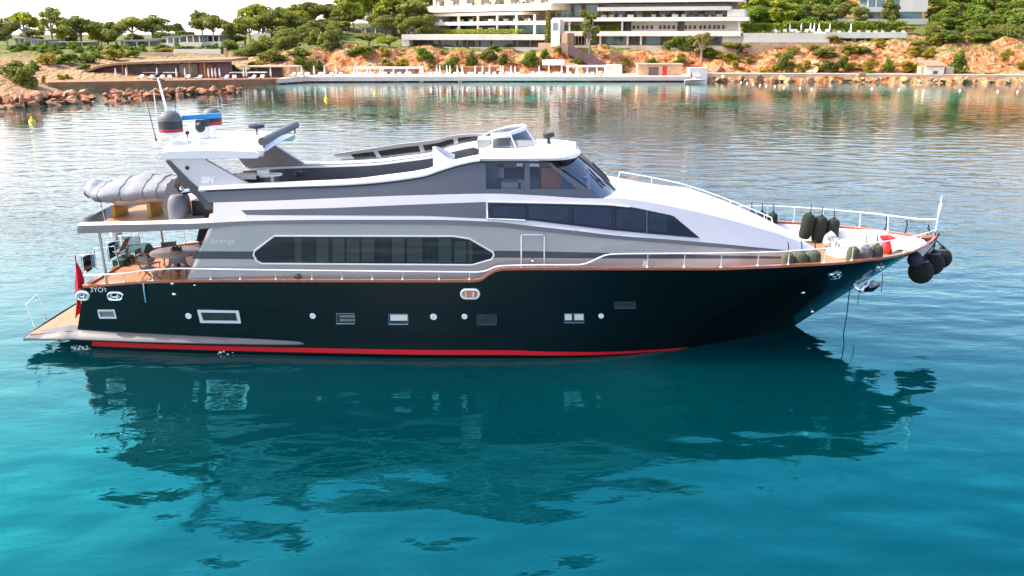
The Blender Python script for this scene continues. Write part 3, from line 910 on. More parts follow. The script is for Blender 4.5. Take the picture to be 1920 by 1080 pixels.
for x0_, y0_, x1_, y1_, blind_type in [(631, 588, 665, 607, 1), (729, 589, 765, 608, 2), (894, 590, 931, 609, 0), (1058, 588, 1095, 605, 3), (1152, 566, 1192, 578, 0)]:
    mb = MB()
    for a, b_ in (((x0_, y1_), (x1_, y1_)), ((x1_, y1_), (x1_, y0_ + 2)), ((x0_, y0_), (x1_, y0_)), ((x0_, y1_), (x0_, y0_))):
        mb.tube([on_hull(*a, .01), on_hull(*b_, .01)], .018 if a[1] == b_[1] == y1_ else .008, 6)
    w_ = mb.build('hull_window', 'chrome' if blind_type != 0 else 'dark_stripe', yacht)
    mb = MB(); mb.face([on_hull(*q, .006) for q in ((x0_, y0_), (x1_, y0_), (x1_, y1_), (x0_, y1_))]); mb.build('pane', 'window_hull', w_)
    if blind_type == 2:
        mb = MB(); mb.face([on_hull(*q, .012) for q in ((x0_ + 3, y0_ + 1), (x1_ - 1, y0_ + 1), (x1_ - 1, y1_ - 7), (x0_ + 3, y1_ - 7))]); mb.build('blind', 'interior_pale', w_)
    if blind_type == 3:
        mb = MB()
        for a, b_ in ((x0_ + 1, x0_ + 14), (x0_ + 19, x1_ - 1)): mb.face([on_hull(*q, .012) for q in ((a, y0_ + 1), (b_, y0_ + 1), (b_, y1_ - 5), (a, y1_ - 5))])
        mb.build('blind', 'interior_pale', w_)
    if blind_type == 1:
        mb = MB()
        for yy in (591, 598): mb.face([on_hull(*q, .012) for q in ((x0_ + 6, yy), (x1_, yy), (x1_, yy + 4), (x0_ + 6, yy + 4))])
        mb.build('blind', 'window_pale', w_)
rotY = Matrix.Rotation(R(90), 4, 'X')
for px, py, r in [(353.5, 592.5, .10), (586.5, 592.5, .095), (813, 594, .105), (871, 593.5, .09), (1127, 592.5, .085)]:
    mb = MB(); mb.lathe([(r * 1.05, -.01), (r * 1.05, .012), (r * .92, .022), (r * .8, .014), (0, .018)], on_hull(px, py, 0), 20, rotY); mb.build('porthole', 'steel_white', yacht)
def stadium(cx, cy, w, h, k=8, sk=0.0):
    q = []
    for s_, a0 in ((1, -90), (-1, 90)):
        for i in range(k + 1):
            a = R(a0 + 180 * i / k); q.append((cx + s_ * (w - h) / 2 + math.cos(a) * h / 2 * 1.0, cy + math.sin(a) * h / 2 + sk * (s_ * (w - h) / 2)))
    return q
for cx, cy, w, h, sk, fm, inner in [(217, 555, 27, 13, 0, 'chrome', 'steel_white'), (156, 554.5, 22, 14, .05, 'steel_white', 'chrome'), (881.5, 551, 33, 16, 0, 'gel_white', 'copper_trim'), (1565, 517, 23, 9, -.22, 'chrome', 'steel_white'), (1650, 502.5, 16, 6, -.35, 'chrome', 'steel_white')]:
    mb = MB(); mb.tube([on_hull(*q, .02) for q in stadium(cx, cy, w, h, 8, sk)], .045 if w > 20 else .03, 8, closed=True)
    w_ = mb.build('fairlead', fm, yacht)
    mb = MB(); mb.face([on_hull(*q, .012) for q in stadium(cx, cy, w - 3, h - 3, 8, sk)]); mb.build('backplate', 'dark_metal' if fm == 'chrome' else inner, w_)
    mb = MB()
    for k in (-.24, .22): mb.tube([on_hull(cx + k * w, cy + sk * k * w - h * .3, .05), on_hull(cx + k * w * .9, cy + sk * k * w + h * .3, .06)], .05, 8)
    mb.tube([on_hull(cx - w * .3, cy - sk * w * .3 + h * .1, .05), on_hull(cx + w * .3, cy + sk * w * .3 + h * .1, .05)], .03, 8)
    mb.build('bollard', 'chrome' if fm != 'gel_white' else 'copper_trim', w_)
for px, py, r in [(323, 532, .05), (326.5, 552, .055), (365, 535, .03), (1505, 549, .06), (1523, 585, .05)]:
    mb = MB(); mb.ball(on_hull(px, py), r, 10, 6, (1.3, .5, 1)); mb.build('hull_light', 'chrome', yacht)
mb = MB(); mb.tube([on_hull(270, 530, .05), on_hull(272.5, 548, .07), on_hull(275, 566, .05)], .032, 8); mb.build('boarding_strut', 'chrome', yacht)
text('port_lettering', '3YOYZ', .24, on_hull(190, 543.5, .02), 'steel_white', yacht)
# bulge and swim platform
mb = MB()
px0 = PZ(57, 634, .35).x
def spn(t):
    x = px0 + (X_(572, 632, 3.4) - px0) * t
    return x
rows = []
xe = X_(572, 632, 3.45)
for side in (1, -1):
    rows = []
    for x in lin(px0, xe, 60):
        t = (x - px0) / (xe - px0)
        b = 2.55 if x < XW0 else WB(x)
        e = max(0.0, 1 - t) ** .55
        top = .74 * e + .5 * (1 - e) if x > XW0 - .2 else .52 + .22 * ((x - px0) / (XW0 - .2 - px0))
        ob = b + .34 * e ** .8 + (0.0 if x > XW0 else .12)
        zlo = .46 - .02 * t
        rows.append([Vector((x, Y0 - side * (b - .25), zlo - .06)), Vector((x, Y0 - side * (ob - .05), zlo - .05)), Vector((x, Y0 - side * ob, zlo)), Vector((x, Y0 - side * (ob - .03), zlo + .05)), Vector((x, Y0 - side * (b - .0 + .05 * e), max(zlo + .06, top))), Vector((x, Y0 - side * (b - .3), max(zlo + .06, top + .01)))])
    mb.grid(rows)
mb.grid([[Vector((px0 - .12 * (1 - w * w), Y0 + w * 2.95, z)) for z in (.38, .52)] for w in lin(-1, 1, 15)])
mb.build('sponson', 'sponson_grey', yacht, ang=40)
mb = MB(); mb.grid([[Vector((x, Y0 + w * 2.72, .55 + .18 * (x - px0) / (XW0 + .6 - px0))) for w in lin(-1, 1, 9)] for x in lin(px0 + .06, XW0 + .6, 8)])
sp = mb.build('swim_platform', 'teak_pale', yacht)
mb = MB(); mb.tube([PZ(67, 622, .45), PZ(67, 622, .45) + Vector((-.22, -.02, 1.0)), PZ(88, 601, .48) + Vector((-.2, 0, 1.02)), PZ(88, 601, .48)], .022, 8); mb.build('handrail', 'chrome', sp)
mb = MB(); mb.tube([PZ(60, 629, .46) + Vector((.2, 0, .02)), PZ(78, 626, .46) + Vector((.1, 0, .02))], .03); mb.build('cleat', 'chrome', sp)
mb = MB(); mb.box((XW0 + .35, Y0 - 1.9, .75), (.28, .4, .3)); mb.build('transom_step', 'gel_white', sp)

# --- rails
def rail(pts, stans, name, r=.028, foot=None):
    mb = MB(); mb.tube(pts, r, 8); o = mb.build(name, 'steel_white', yacht)
    for a, b in stans:
        m2 = MB(); m2.tube([a, b], .018, 6); m2.lathe([(.045, 0), (.03, .04), (.018, .05)], b, 8); m2.build('stanchion', 'steel_white', o)
    return o
RL = Cv([(157, 517, 2.85), (223, 513.5, 2.98), (269, 507.5, 3.08), (340, 503.5, 3.22), (520, 506.5, 3.43), (800, 509.5, 3.58), (896, 510.5, 3.62), (912, 507.5, 3.63), (934, 499, 3.65), (1000, 497, 3.67), (1090, 496.5, 3.68), (1105, 492, 3.69), (1138, 478, 3.69), (1150, 476.5, 3.69), (1340, 475, 3.69), (1440, 473, 3.66), (1560, 465.5, 3.52), (1625, 458, 3.05), (1680, 449.5, 2.45), (1715, 443, 1.85), (1740, 436.5, 1.1), (1752, 432, .55), (1757, 430, .02)])
for side in (1, -1):
    xs_ = lin(RL.x0, RL.x1, 150)
    if side == 1:
        pts = [RL.at(x, 1) for x in xs_]; pts = [pts[0] + Vector((-.08, .35, .06))] + pts
        sx = [215, 270, 390, 449, 514, 578, 640, 700, 760, 823, 884, 1214, 1281, 1347, 1414, 1480, 1548, 1601, 1697, 1726]
    else:
        hz = lambda x: max(RL.z(x), S.z(x) + .62)
        pts = [Vector((x, 2 * Y0 - RL.at(x).y, hz(x) if x > -2 else S.z(x) + .85)) for x in xs_]
        sx = [215, 270, 330, 390, 449, 514, 640, 760, 884, 1214, 1281, 1347, 1414, 1480, 1548, 1601, 1650, 1697, 1726]
    st_ = []
    for a in sx:
        x = X_(a, 490, 3.5) if a < 1560 else min(xs_, key=lambda x_: abs(960 + FPX * x_ / ((Y0 - RL.b(x_)) * CT - (RL.z(x_) - H) * ST) - a))
        p = min(pts, key=lambda q: abs(q.x - x)); b = S.at(p.x, side); b.y += side * .05; b.z += .03
        st_.append((p, b))
    rail(pts, st_, 'guard_rail')
# bow flagstaff with a furled pennant
tip = RL.at(RL.x1)
mb = MB(); mb.tube([tip + Vector((-.05, 0, -.1)), tip + Vector((.02, 0, 1.25))], .022, 8); jk = mb.build('bow_staff', 'steel_white', yacht)
mb = MB(); mb.tube([tip + Vector((-.02, -.01, .55)), tip + Vector((.0, -.02, .85)), tip + Vector((.03, -.03, 1.02))], [.03, .06, .03], 8); mb.build('furled_pennant', 'flag_white', jk)
# aft cockpit posts
for px, py, side in ((184, 438, 1), (184, 438, -1)):
    x = X_(px, py, 2.7); mb = MB(); mb.tube([Vector((x, Y0 - side * 2.62, Eb.z(x) + .02)), Vector((x + .06, Y0 - side * 2.66, deckz(x)))], .05, 10); mb.build('cockpit_post', 'silver', yacht)
# cockpit settee along the far side, stern sofa under a teal cover, stern gates
mb = MB()
xa_, xb_ = X_(285, 470, 2.6), X_(420, 470, 2.6)
mb.grid([[Vector((x, Y0 + 2.78, 2.35)), Vector((x, Y0 + 2.78, 3.12 + .2 * (x - xa_) / (xb_ - xa_))), Vector((x, Y0 + 2.95, 3.2 + .2 * (x - xa_) / (xb_ - xa_))), Vector((x, Y0 + 3.1, 2.4))] for x in lin(xa_, xb_, 12)])
mb.box(((xa_ + xb_) / 2, Y0 + 2.4, 2.55), (xb_ - xa_, .75, .42))
ST_ = mb.build('settee', 'sofa_purple', yacht)
mb = MB(); mb.box(((xa_ + xb_) / 2 - .3, Y0 + 2.70, 3.02), (1.5, .14, .45)); mb.box((xa_ + .15, Y0 + 2.6, 2.9), (.7, .2, .6), tilt=.3); mb.build('cushion', 'cushion_black', ST_)
xs0 = X_(170, 500, 1.0)
for yy in (-1.6, -.55, .5, 1.6):
    mb = MB(); mb.tube([(xs0, Y0 + yy, 2.35), (xs0 - .02, Y0 + yy, 3.12), (xs0 + .75, Y0 + yy, 3.22), (xs0 + .85, Y0 + yy, 2.35)], .025, 6); sg = mb.build('stern_gate', 'chrome', yacht)
for c_, d_ in (((xs0 + .02, Y0 - 1.1, 2.75), (.03, .85, .6)), ((xs0 + .02, Y0 + 1.0, 2.75), (.03, .85, .6)), ((xs0 + .45, Y0 + 1.62, 2.8), (.7, .03, .6))):
    mb = MB(); mb.box(c_, d_); mb.build('glass_panel', 'pane_clear', sg)
mb = MB(); mb.box((xs0 + .55, Y0 + .5, 2.42), (.4, 1.0, .24)); mb.build('stern_locker', 'green_box', yacht)

# --- radar arch
def arch_pt(px, py, b): return PY(px, py, Y0 - b)
BL = 2.45
for side in (1, -1):
    mb = MB()
    outl = [(298, 288), (303, 283), (496, 283), (492, 293.5), (388, 293.5), (384, 297), (386, 301), (466, 346), (370, 350.5)]
    if side == -1: outl = [(341, 293.5), (345, 284), (416, 284), (512, 343), (386, 350)]
    f_ = [arch_pt(*q, BL) for q in outl]
    if side == -1: f_ = [Vector((q.x, 2 * Y0 - q.y, q.z)) for q in f_]
    mb.prism(f_, (0, side * .22, 0))
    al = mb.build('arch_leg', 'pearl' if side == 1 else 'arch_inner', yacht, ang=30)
    if side == -1: continue
    mb = MB()
    s_ = [arch_pt(*q, BL + .03) for q in [(309, 301), (318, 300.5), (366, 349), (404, 390), (390, 394), (352, 352)]]
    if side == -1: s_ = [Vector((q.x, 2 * Y0 - q.y, q.z)) for q in s_]
    mb.prism(s_, (0, side * .30, 0))
    mb.build('aft_fin', 'dark_stripe', al)
    if side == 1:
        mb = MB(); mb.lathe([(.07, 0), (.07, .02), (.05, .03), (0, .03)], arch_pt(351, 314.5, BL + .004), 14, rotY); mb.build('lamp', 'black_trim', al)
        text('lettering', 'SIN', .28, arch_pt(388.5, 337.5, BL + .012), 'flag_white', al, slant=.2, bold=.016)
# hardtop slab
ztop = arch_pt(400, 283, BL).z; xh0, xh1 = arch_pt(297, 283, BL).x, arch_pt(494, 285, BL).x
mb = MB()
def hrow(w):
    y = Y0 + w * 2.5; e = abs(w) ** 4
    xa2 = xh0 + .10 * e - .05; xb2 = xh1 - .1 * e + .25 * (1 - w * w)
    zc = ztop + .22 * (1 - w * w)
    q = []
    for x, dz in ((xa2 + .1, -.16), (xa2, -.06), (xa2 + .05, .03), (xa2 + .3, .09), ((xa2 + xb2) / 2, .12), (xb2 - .25, .09), (xb2 - .03, .02), (xb2, -.05), (xb2 - .12, -.14)):
        q.append(Vector((x, y, zc + dz - .10 * e)))
    return q
mb.grid([hrow(w) for w in lin(-1, 1, 25)], close_v=True)
mb.face(hrow(-1)); mb.face(hrow(1))
ht = mb.build('hardtop', 'gel_white', yacht, ang=60)
def top_at(px, py, dz=0):
    q = None; Y = Y0
    for k in range(20):
        q = PY(px, py, Y); w = (Y - Y0) / 2.5; zt = ztop + .10 + .22 * (1 - w * w)
        Y += (q.z - zt) * 2.2
    return PY(px, py, Y)
def dome(c, r, h):
    root = c
    mb = MB(); mb.lathe([(.07, 0), (.07, .2), (.16, .2)], c, 12)
    o = mb.build('satellite_dome', 'steel_white', yacht)
    mb = MB(); mb.lathe([(r * .75, .2), (r * .98, .26), (r, .32), (r, .34)], c, 24); mb.build('base', 'gel_white', o)
    mb = MB(); mb.lathe([(r * 1.0, .34), (r * 1.005, .36), (r * 1.005, .44), (r, .45)], c, 24); mb.build('red_band', 'dome_red', o)
    mb = MB(); mb.lathe([(r, .45), (r, .45 + h * .45)], c, 24); mb.build('drum', 'dome_dark', o)
    mb = MB(); mb.lathe([(r * math.cos(a), .45 + h * .45 + h * .6 * math.sin(a)) for a in lin(0, math.pi / 2, 8)], c, 24); mb.build('cap', 'dome_grey', o)
    return o
dome(top_at(323, 266), .39, .58)
dome(top_at(400, 252), .33, .46)
c = top_at(383, 258)
mb = MB(); mb.box(c + Vector((0, 0, .2)), (.35, .35, .4)); rd = mb.build('radar_scanner', 'gel_white', yacht)
mb = MB(); mb.box(c + Vector((0, 0, .5)), (.4, .35, .22)); mb.ball(c + Vector((-.05, -.1, .38)), .2, 10, 8); mb.build('turntable', 'dome_dark', rd)
mb = MB(); mb.box(c + Vector((-.03, 0, .72)), (1.28, .18, .16), rz=R(14), tilt=R(-3)); mb.build('antenna_bar', 'radar_blue', rd)
c = top_at(482, 252)
mb = MB(); mb.tube([c, c + Vector((0, 0, .2))], .03); mb.lathe([(.05, .18), (.28, .24), (.28, .32), (.2, .36), (0, .37)], c, 18); mb.build('gps_antenna', 'fender_purple', yacht)
c = top_at(352, 259); mb = MB(); mb.tube([c, c + Vector((0, 0, .12))], .025); mb.ball(c + Vector((0, 0, .18)), .08, 10, 8); mb.build('horn', 'dark_metal', yacht)
mb = MB(); a = Vector((xh1 - .08, Y0 - 2.25, ztop + .28)); b = Vector((xh1 - .0, Y0 + 2.35, ztop + .40))
mb.tube([a, b], .14, 14); aw = mb.build('awning_roll', 'canvas_grey', yacht)
aw.data.materials[0] = M['dome_grey']
mb = MB()
for t in (.04, .5, .96): q = a.lerp(b, t); mb.tube([q, q - Vector((0, 0, .3))], .03)
mb.build('bracket', 'dark_metal', aw)
# mast with whip aerials and a small ensign
c = top_at(318, 250)
mb = MB(); mb.tube([c, c + Vector((-.04, 0, .9)), c + Vector((-.22, 0, 1.95))], [.07, .05, .035], 8); mst = mb.build('mast', 'steel_white', yacht)
mb = MB(); mb.ball(c + Vector((-.24, 0, 2.02)), .08, 8, 6); mb.tube([c + Vector((-.4, 0, 1.9)), c + Vector((.02, 0, 1.86))], .02); mb.build('masthead_light', 'dark_metal', mst)
mb = MB(); mb.grid([[c + Vector((-.02 + .10 * math.sin(k * 1.7), -.05 * k / 4, .95 - .2 * k)) + Vector((.20 * j, .04 * math.sin(j * 2.2), -.04 * j)) for j in range(3)] for k in range(5)]); mb.build('furled_flag', 'canvas_white', mst)
for (p0, p1, r_, m_) in [((293, 262), (272, 178), .012, 'dark_metal'), ((299, 262), (288, 172), .016, 'steel_white'), ((331, 250), (328, 178), .010, 'dark_metal')]:
    b0 = top_at(*p0) - Vector((0, 0, .05)); b1 = PY(p1[0], p1[1], b0.y)
    mb = MB(); mb.tube([b0, b0.lerp(b1, .15), b1], [r_ * 2.6, r_ * 1.4, r_], 6); mb.build('whip_aerial', m_, yacht)
# searchlight on the roof
c = Vector((X_(1029, 282, 0.6), Y0 - .4, Zt + .15)); mb = MB(); mb.lathe([(.12, 0), (.06, .06), (.05, .2)], c, 12); mb.box(c + Vector((0, 0, .3)), (.34, .22, .16), rz=.4, tilt=-.2); mb.build('searchlight', 'dark_metal', yacht)
# flybridge helm: horseshoe wind screen with tinted panes
cx = X_(948, 285, 1.0); ax, ay = 1.22, 1.6
def hs(phi, u):
    fz = .5 + .5 * math.cos(phi)
    h = .16 + .50 * fz ** .7
    k = 1 - .30 * u
    return Vector((cx + (ax * k + .0) * math.cos(phi) - .12 * u, Y0 - .05 + ay * k * math.sin(phi), Zt + .06 + h * u))
ph = lin(-math.pi * .86, math.pi * .86, 49)
mb = MB(); mb.grid([[hs(p, u) for u in (0, .14)] + [hs(p, .14) * 1 for _ in ()] for p in ph]); mb.build('helm_coaming', 'gel_white', yacht)
mb = MB()
for s_ in (1, -1): mb.grid([[hs(s_ * p, u) for u in (.14, 1)] for p in lin(math.pi * .62, math.pi * .86, 12)])
mb.grid([[hs(p, u) for u in (.9, 1.0, 1.08)] for p in ph])
hc = mb.build('helm_screen', 'gel_white', yacht)
mb = MB(); mb.grid([[hs(p, u) for u in (.14, .5, .9)] for p in lin(-math.pi * .62, math.pi * .62, 36)]); mb.build('tinted_pane', 'pane_smoke', hc)
mb = MB()
for p in (-1.25, -.35, .35, 1.25): mb.tube([hs(p, .1), hs(p, 1.0)], .025, 6)
mb.tube([hs(p, 1.04) for p in ph], .04, 8)
mb.build('frame', 'gel_white', hc)
mb = MB(); mb.box((cx - .2, Y0, Zt + .25), (.7, 2.0, .35)); mb.box((cx - .75, Y0 - .7, Zt + .22), (.45, 1.2, .34)); mb.build('helm_console', 'silver', yacht)
# round-backed seats behind the helm
for (px, py, b, r_) in ((845, 309, 1.2, .60),):
    c = PY(px, py, Y0 - b); c.z = Cc.z(min(c.x, xr0)) - .18
    mb = MB()
    rows = []
    for p in lin(R(80), R(280), 20):
        hh = .20 + .34 * max(0, -math.cos(p))
        rows.append([c + Vector((r_ * math.cos(p) * k, r_ * 1.3 * math.sin(p) * k, z)) for k, z in ((1, -.4), (1.02, hh), (.9, hh + .02), (.84, -.1))])
    mb.grid(rows); mb.lathe([(r_ * .8, -.4), (r_ * .8, -.1), (0, -.08)], c, 16)
    mb.build('flybridge_seat', 'gel_white', yacht)
# table and stools on the aft flybridge
c = Vector((X_(512, 338, 1.2), Y0 - 1.3, flz(0)))
mb = MB(); zz = Cc.z(X_(500, 343, 2.5)); mb.lathe([(.06, -.6), (.06, .12), (.36, .13), (.36, .17), (0, .18)], Vector((c.x, c.y, zz - .05)), 18); mb.box((c.x - .35, c.y + .2, zz + .12), (.34, .34, .26)); mb.box((c.x - .9, c.y + .2, zz + .02), (.7, .5, .16)); mb.build('flybridge_table', 'plate_white', yacht)
mb = MB(); mb.box((c.x - 1.1, c.y + .3, zz - .1), (1.3, .6, .3)); mb.build('flybridge_bench', 'cushion_black', yacht)
mb = MB(); q = PY(560, 328, Y0 + 1.2); mb.lathe([(.10, -.05), (.16, 0), (.16, .12), (.1, .16)], q, 14); mb.build('flybridge_speaker', 'dome_dark', yacht)
# davit on the boat deck
bz = lambda x: Et.z(x) - .13
c = PY(334, 392, Y0 - 1.9); c.z = bz(c.x)
mb = MB()
rows = []
for z, x0_, x1_, hw in ((0, -.30, .36, .3), (.55, -.42, .36, .3), (.85, -.38, .32, .28), (1.25, -.22, .02, .22), (1.48, -.06, .06, .16)):
    rows.append([c + Vector((x0_, -hw, z)), c + Vector((x1_, -hw, z)), c + Vector((x1_, hw, z)), c + Vector((x0_, hw, z))])
idx = mb.grid(rows, close_v=True); mb.f.append(idx[-1])
dv = mb.build('davit', 'sponson_grey', yacht, ang=25)
mb = MB(); mb.lathe([(.30, 0), (.33, .1), (.34, .6), (.30, .85), (.2, .98), (0, 1.02)], c + Vector((.16, -.42, 0)), 20); mb.build('winch_drum', 'fly_grey', dv)
mb = MB(); mb.tube([c + Vector((.12, -.05, 1.0)), c + Vector((.55, -.05, 1.05)), c + Vector((.75, 0, .85))], [.1, .08, .06], 8); mb.ball(c + Vector((.22, -.1, 1.12)), .1, 8, 6); mb.build('winch_head', 'chrome', dv)
mb = MB(); mb.box(c + Vector((.75, .25, .35)), (.55, .5, .7)); mb.build('motor_box', 'dark_metal', dv)

# anchor on its stem roller, ropes, bow gear (fixed)
q = on_hull(1618, 533)
mb = MB(); mb.tube([q + Vector((.35, .3, .5)), q + Vector((.1, -.1, .05)), q + Vector((-.15, -.12, -.25))], .07, 8)
for s_ in (1, -1):
    mb.prism([q + Vector((-.1, -.12, -.28)), q + Vector((.10, -.12 - .25 * s_, -.05)), q + Vector((.48, -.12 - .32 * s_, .08)), q + Vector((.30, -.12 - .12 * s_, -.22))], (0, .05 * s_, .07))
mb.tube([q + Vector((-.15, -.4, -.2)), q + Vector((-.15, .2, -.2))], .06, 8)
mb.box(q + Vector((-.18, -.05, .1)), (.5, .12, .5), tilt=.6)
mb.build('anchor', 'chrome', yacht, ang=30)

# ------------------------------------------------------------------ loose things on the yacht
def single(mb, name, m, label, cat, loc=None, group=None, **kw):
    o = mb.build(name, m, None, **kw); tag(o, label, cat, group); return o
# covered inflatable tender on the boat deck
tz0 = bz(X_(250, 395, 1)) 
tc_ = Vector((X_(252, 370, .6), Y0 - .55, tz0))
tn = thing('tender', tc_, 'inflatable tender under a grey canvas cover on the aft boat deck', 'dinghy')
L0, L1 = PY(168, 362, Y0 - .6).x, PY(333, 350, Y0 - .6).x
zt = PY(250, 360, Y0 - 1.2).z - .10
mb = MB(); rows = []
for i in range(40):
    t = i / 39; x = L0 + (L1 - L0) * t
    hb = 1.02 * min(1, (t / .30)) ** .55 if t < .3 else 1.02
    hb = max(.28, hb); sag = .012 * math.sin(t * 31) + .015 * math.sin(t * 17 + 1)
    lift = zt + .10 * (1 - t) * 0 + .22 * t ** 1.5 + (.05 if t < .12 else 0)
    hump = .20 * math.exp(-((t - .62) / .22) ** 2) + .12
    r_ = .25 + .012 * math.sin(t * 23)
    row = []
    for k in range(25):
        a = math.pi * (-.62 + 2.24 * k / 24)
        if k < 8: q = (-hb - r_ * .9 * math.cos((k / 7 - .5) * math.pi * 1.1), -r_ + 2 * r_ * k / 7)
        elif k > 16: q = (hb + r_ * .9 * math.cos(((24 - k) / 7 - .5) * math.pi * 1.1), -r_ + 2 * r_ * (24 - k) / 7)
        else:
            w = (k - 12) / 5; q = (w * hb * .9, r_ * .9 + hump * (1 - abs(w) ** 1.6) + .015 * math.sin(w * 9 + t * 20))
        row.append(Vector((x + .02 * math.sin(k * 2 + t * 9), tc_.y + q[0], lift + q[1] + sag)))
    rows.append(row)
idx = mb.grid(rows); mb.f.append(idx[0]); mb.f.append(idx[-1][::-1])
mb.build('canvas_cover', 'canvas_grey', tn, ang=70)
for i in (9, 19, 29, 35):
    mb = MB(); mb.tube([q + (q - Vector((q.x, tc_.y, zt + .1))).normalized() * .012 for q in rows[i]], .014, 5); mb.build('strap', 'dome_grey', tn)
mb = MB(); rows = []
for i in range(20):
    t = i / 19; x = L0 + .45 + (L1 - L0 - .6) * t; hb = .95 * min(1, t / .3 + .12) ** .6; lift = zt + .22 * t ** 1.5
    rows.append([Vector((x, tc_.y + w * hb, lift - .10 - .46 * (1 - abs(w) ** 1.8) * min(1, t * 3 + .25))) for w in lin(-1, 1, 9)])
mb.grid(rows); mb.build('hull', 'gel_white', tn)
for xx in (.32, .72):
    ck = MB(); x = L0 + (L1 - L0) * xx; zt_ = zt + .22 * xx ** 1.5 - .52
    ck.prism([Vector((x - .08, tc_.y - .55, tz0)), Vector((x - .08, tc_.y + .55, tz0)), Vector((x - .08, tc_.y + .60, zt_ + .10)), Vector((x - .08, tc_.y + .25, zt_)), Vector((x - .08, tc_.y - .25, zt_)), Vector((x - .08, tc_.y - .60, zt_ + .10))], (.12, 0, 0))
    single(ck, 'boat_chock', 'chock_yellow', 'yellow wooden boat chock under the %s of the covered tender' % ('bow' if xx < .5 else 'stern'), 'chock', group='chocks under the tender')
lsh = MB(); lsh.tube([Vector((L0 + .5, tc_.y - .4, zt - .2)), Vector((L0 + 1.1, tc_.y - 1.5, tz0 + .03))], .012, 6)
single(lsh, 'lashing_strap', 'dark_metal', 'thin dark strap tying the covered tender down to the boat deck', 'strap')
# white covers by the fascia
for (px, py, w_, d_, h_, lb) in ((424, 404, 1.05, .55, .36, 'white canvas cover lumped over gear on the side deck ahead of the grey davit'),):
    c = PY(px, py, Y0 - 2.75); c.z = Et.z(c.x) - .02
    mb = MB(); rows = []
    for i in range(14):
        t = i / 13
        rows.append([c + Vector(((t - .5) * w_, -d_ * math.cos(math.pi * k / 12) * .5 * math.sin(math.pi * min(1, max(.12, t))) ** .35, h_ * math.sin(math.pi * k / 12) ** .7 * math.sin(math.pi * min(.92, max(.1, t))) ** .4 + .02 * math.sin(k * 3 + i * 2))) for k in range(13)])
    idx = mb.grid(rows); mb.f.append(idx[0]); mb.f.append(idx[-1])
    single(mb, 'canvas_cover', 'canvas_white', lb, 'cover', ang=60)
    mb = MB(); mb.tube([c + Vector((.42, -.1, .2)), c + Vector((.72, -.1, .2))], .12, 10); mb.lathe([(.14, 0), (.15, .05), (.1, .08)], c + Vector((.72, -.1, .2)), 12, Matrix.Rotation(R(90), 4, 'Y'))
    single(mb, 'fender_reel', 'dark_metal', 'dark drum poking out beside the white canvas cover on the side deck', 'reel')
    mb = MB(); mb.box(c + Vector((-1.15, .3, .05)), (.6, .2, .12), rz=.15); mb.box(c + Vector((-1.35, .3, .12)), (.25, .18, .1), rz=.15)
    single(mb, 'deck_tool', 'dark_metal', 'small black tool lying on the gutter below the davit', 'tool')

# aft cockpit table and folding chairs
td = deckz(-12)
tcx = PY(329, 467, Y0 - .9)
tt = thing('dining_table', (tcx.x, Y0 - .9, td), 'round cream table with slatted wooden base in the shaded aft cockpit', 'table')
tb = Vector((tcx.x, Y0 - .9, td))
mb = MB(); mb.lathe([(0, .74), (.86, .74), (.90, .76), (.90, .79), (.87, .81), (0, .81)], tb, 40); mb.build('table_top', 'table_cream', tt)
mb = MB(); mb.lathe([(.10, .05), (.10, .74)], tb, 12); mb.build('pedestal', 'chair_wood', tt)
for k in range(4):
    a = k * math.pi / 2 + .4; e = Vector((math.cos(a), math.sin(a), 0))
    mb = MB(); mb.tube([tb + e * .55 + Vector((0, 0, .02)), tb + e * .1 + Vector((0, 0, .5))], .035, 6); mb.build('leg', 'chair_wood', tt)
cp = thing('table_setting', tb + Vector((.05, 0, .81)), 'white tray of greenery in the centre of the round cockpit table', 'centrepiece')
c = tb + Vector((.05, 0, .812))
mb = MB(); mb.lathe([(0, 0), (.20, 0), (.27, .03), (.25, .035), (0, .02)], c, 24); mb.build('tray', 'plate_white', cp)
mb = MB(); rnd = random.Random(3)
for i in range(60):
    a = rnd.random() * 6.28; r_ = rnd.random() * .2; q = c + Vector((r_ * math.cos(a), r_ * math.sin(a), .03 + rnd.random() * .10)); d = Vector((rnd.uniform(-1, 1), rnd.uniform(-1, 1), rnd.uniform(-.3, 1))).normalized() * .06; e = d.orthogonal().normalized() * .025
    mb.face([q - d - e, q + d - e, q + d + e, q - d + e])
mb.build('greenery', 'leaf_small', cp, recalc=False)
def director_chair():
    t = thing('folding_chair', (0, 0, 0), 'x', 'chair', 'folding chairs round the cockpit table')
    for s_ in (-1, 1):
        for nm, m_, bx in (('arm', 'chair_wood', ((0, s_ * .27, .64), (.46, .05, .03))),):
            mb = MB(); mb.box(*bx); mb.build(nm, m_, t)
        mb = MB(); mb.tube([(-.22, s_ * .26, 0), (.22, s_ * .26, .44)], .018, 6); mb.tube([(.22, s_ * .26, 0), (-.22, s_ * .26, .44)], .018, 6); mb.build('cross_legs', 'chair_wood', t)
        mb = MB(); mb.tube([(.20, s_ * .26, .42), (.20, s_ * .26, .64)], .016, 6); mb.tube([(-.22, s_ * .26, .42), (-.26, s_ * .26, .90)], .016, 6); mb.build('post', 'chair_wood', t)
    mb = MB(); mb.grid([[(x, y, .45 - .03 * (1 - (y / .26) ** 2)) for y in lin(-.26, .26, 7)] for x in (-.22, 0, .22)]); mb.build('seat', 'chair_fabric', t)
    mb = MB(); mb.grid([[(-.25 - .04 * (1 - (y / .26) ** 2), y, z) for y in lin(-.26, .26, 7)] for z in (.68, .88)]); mb.build('backrest', 'chair_fabric', t)
    return t
ch0 = director_chair()
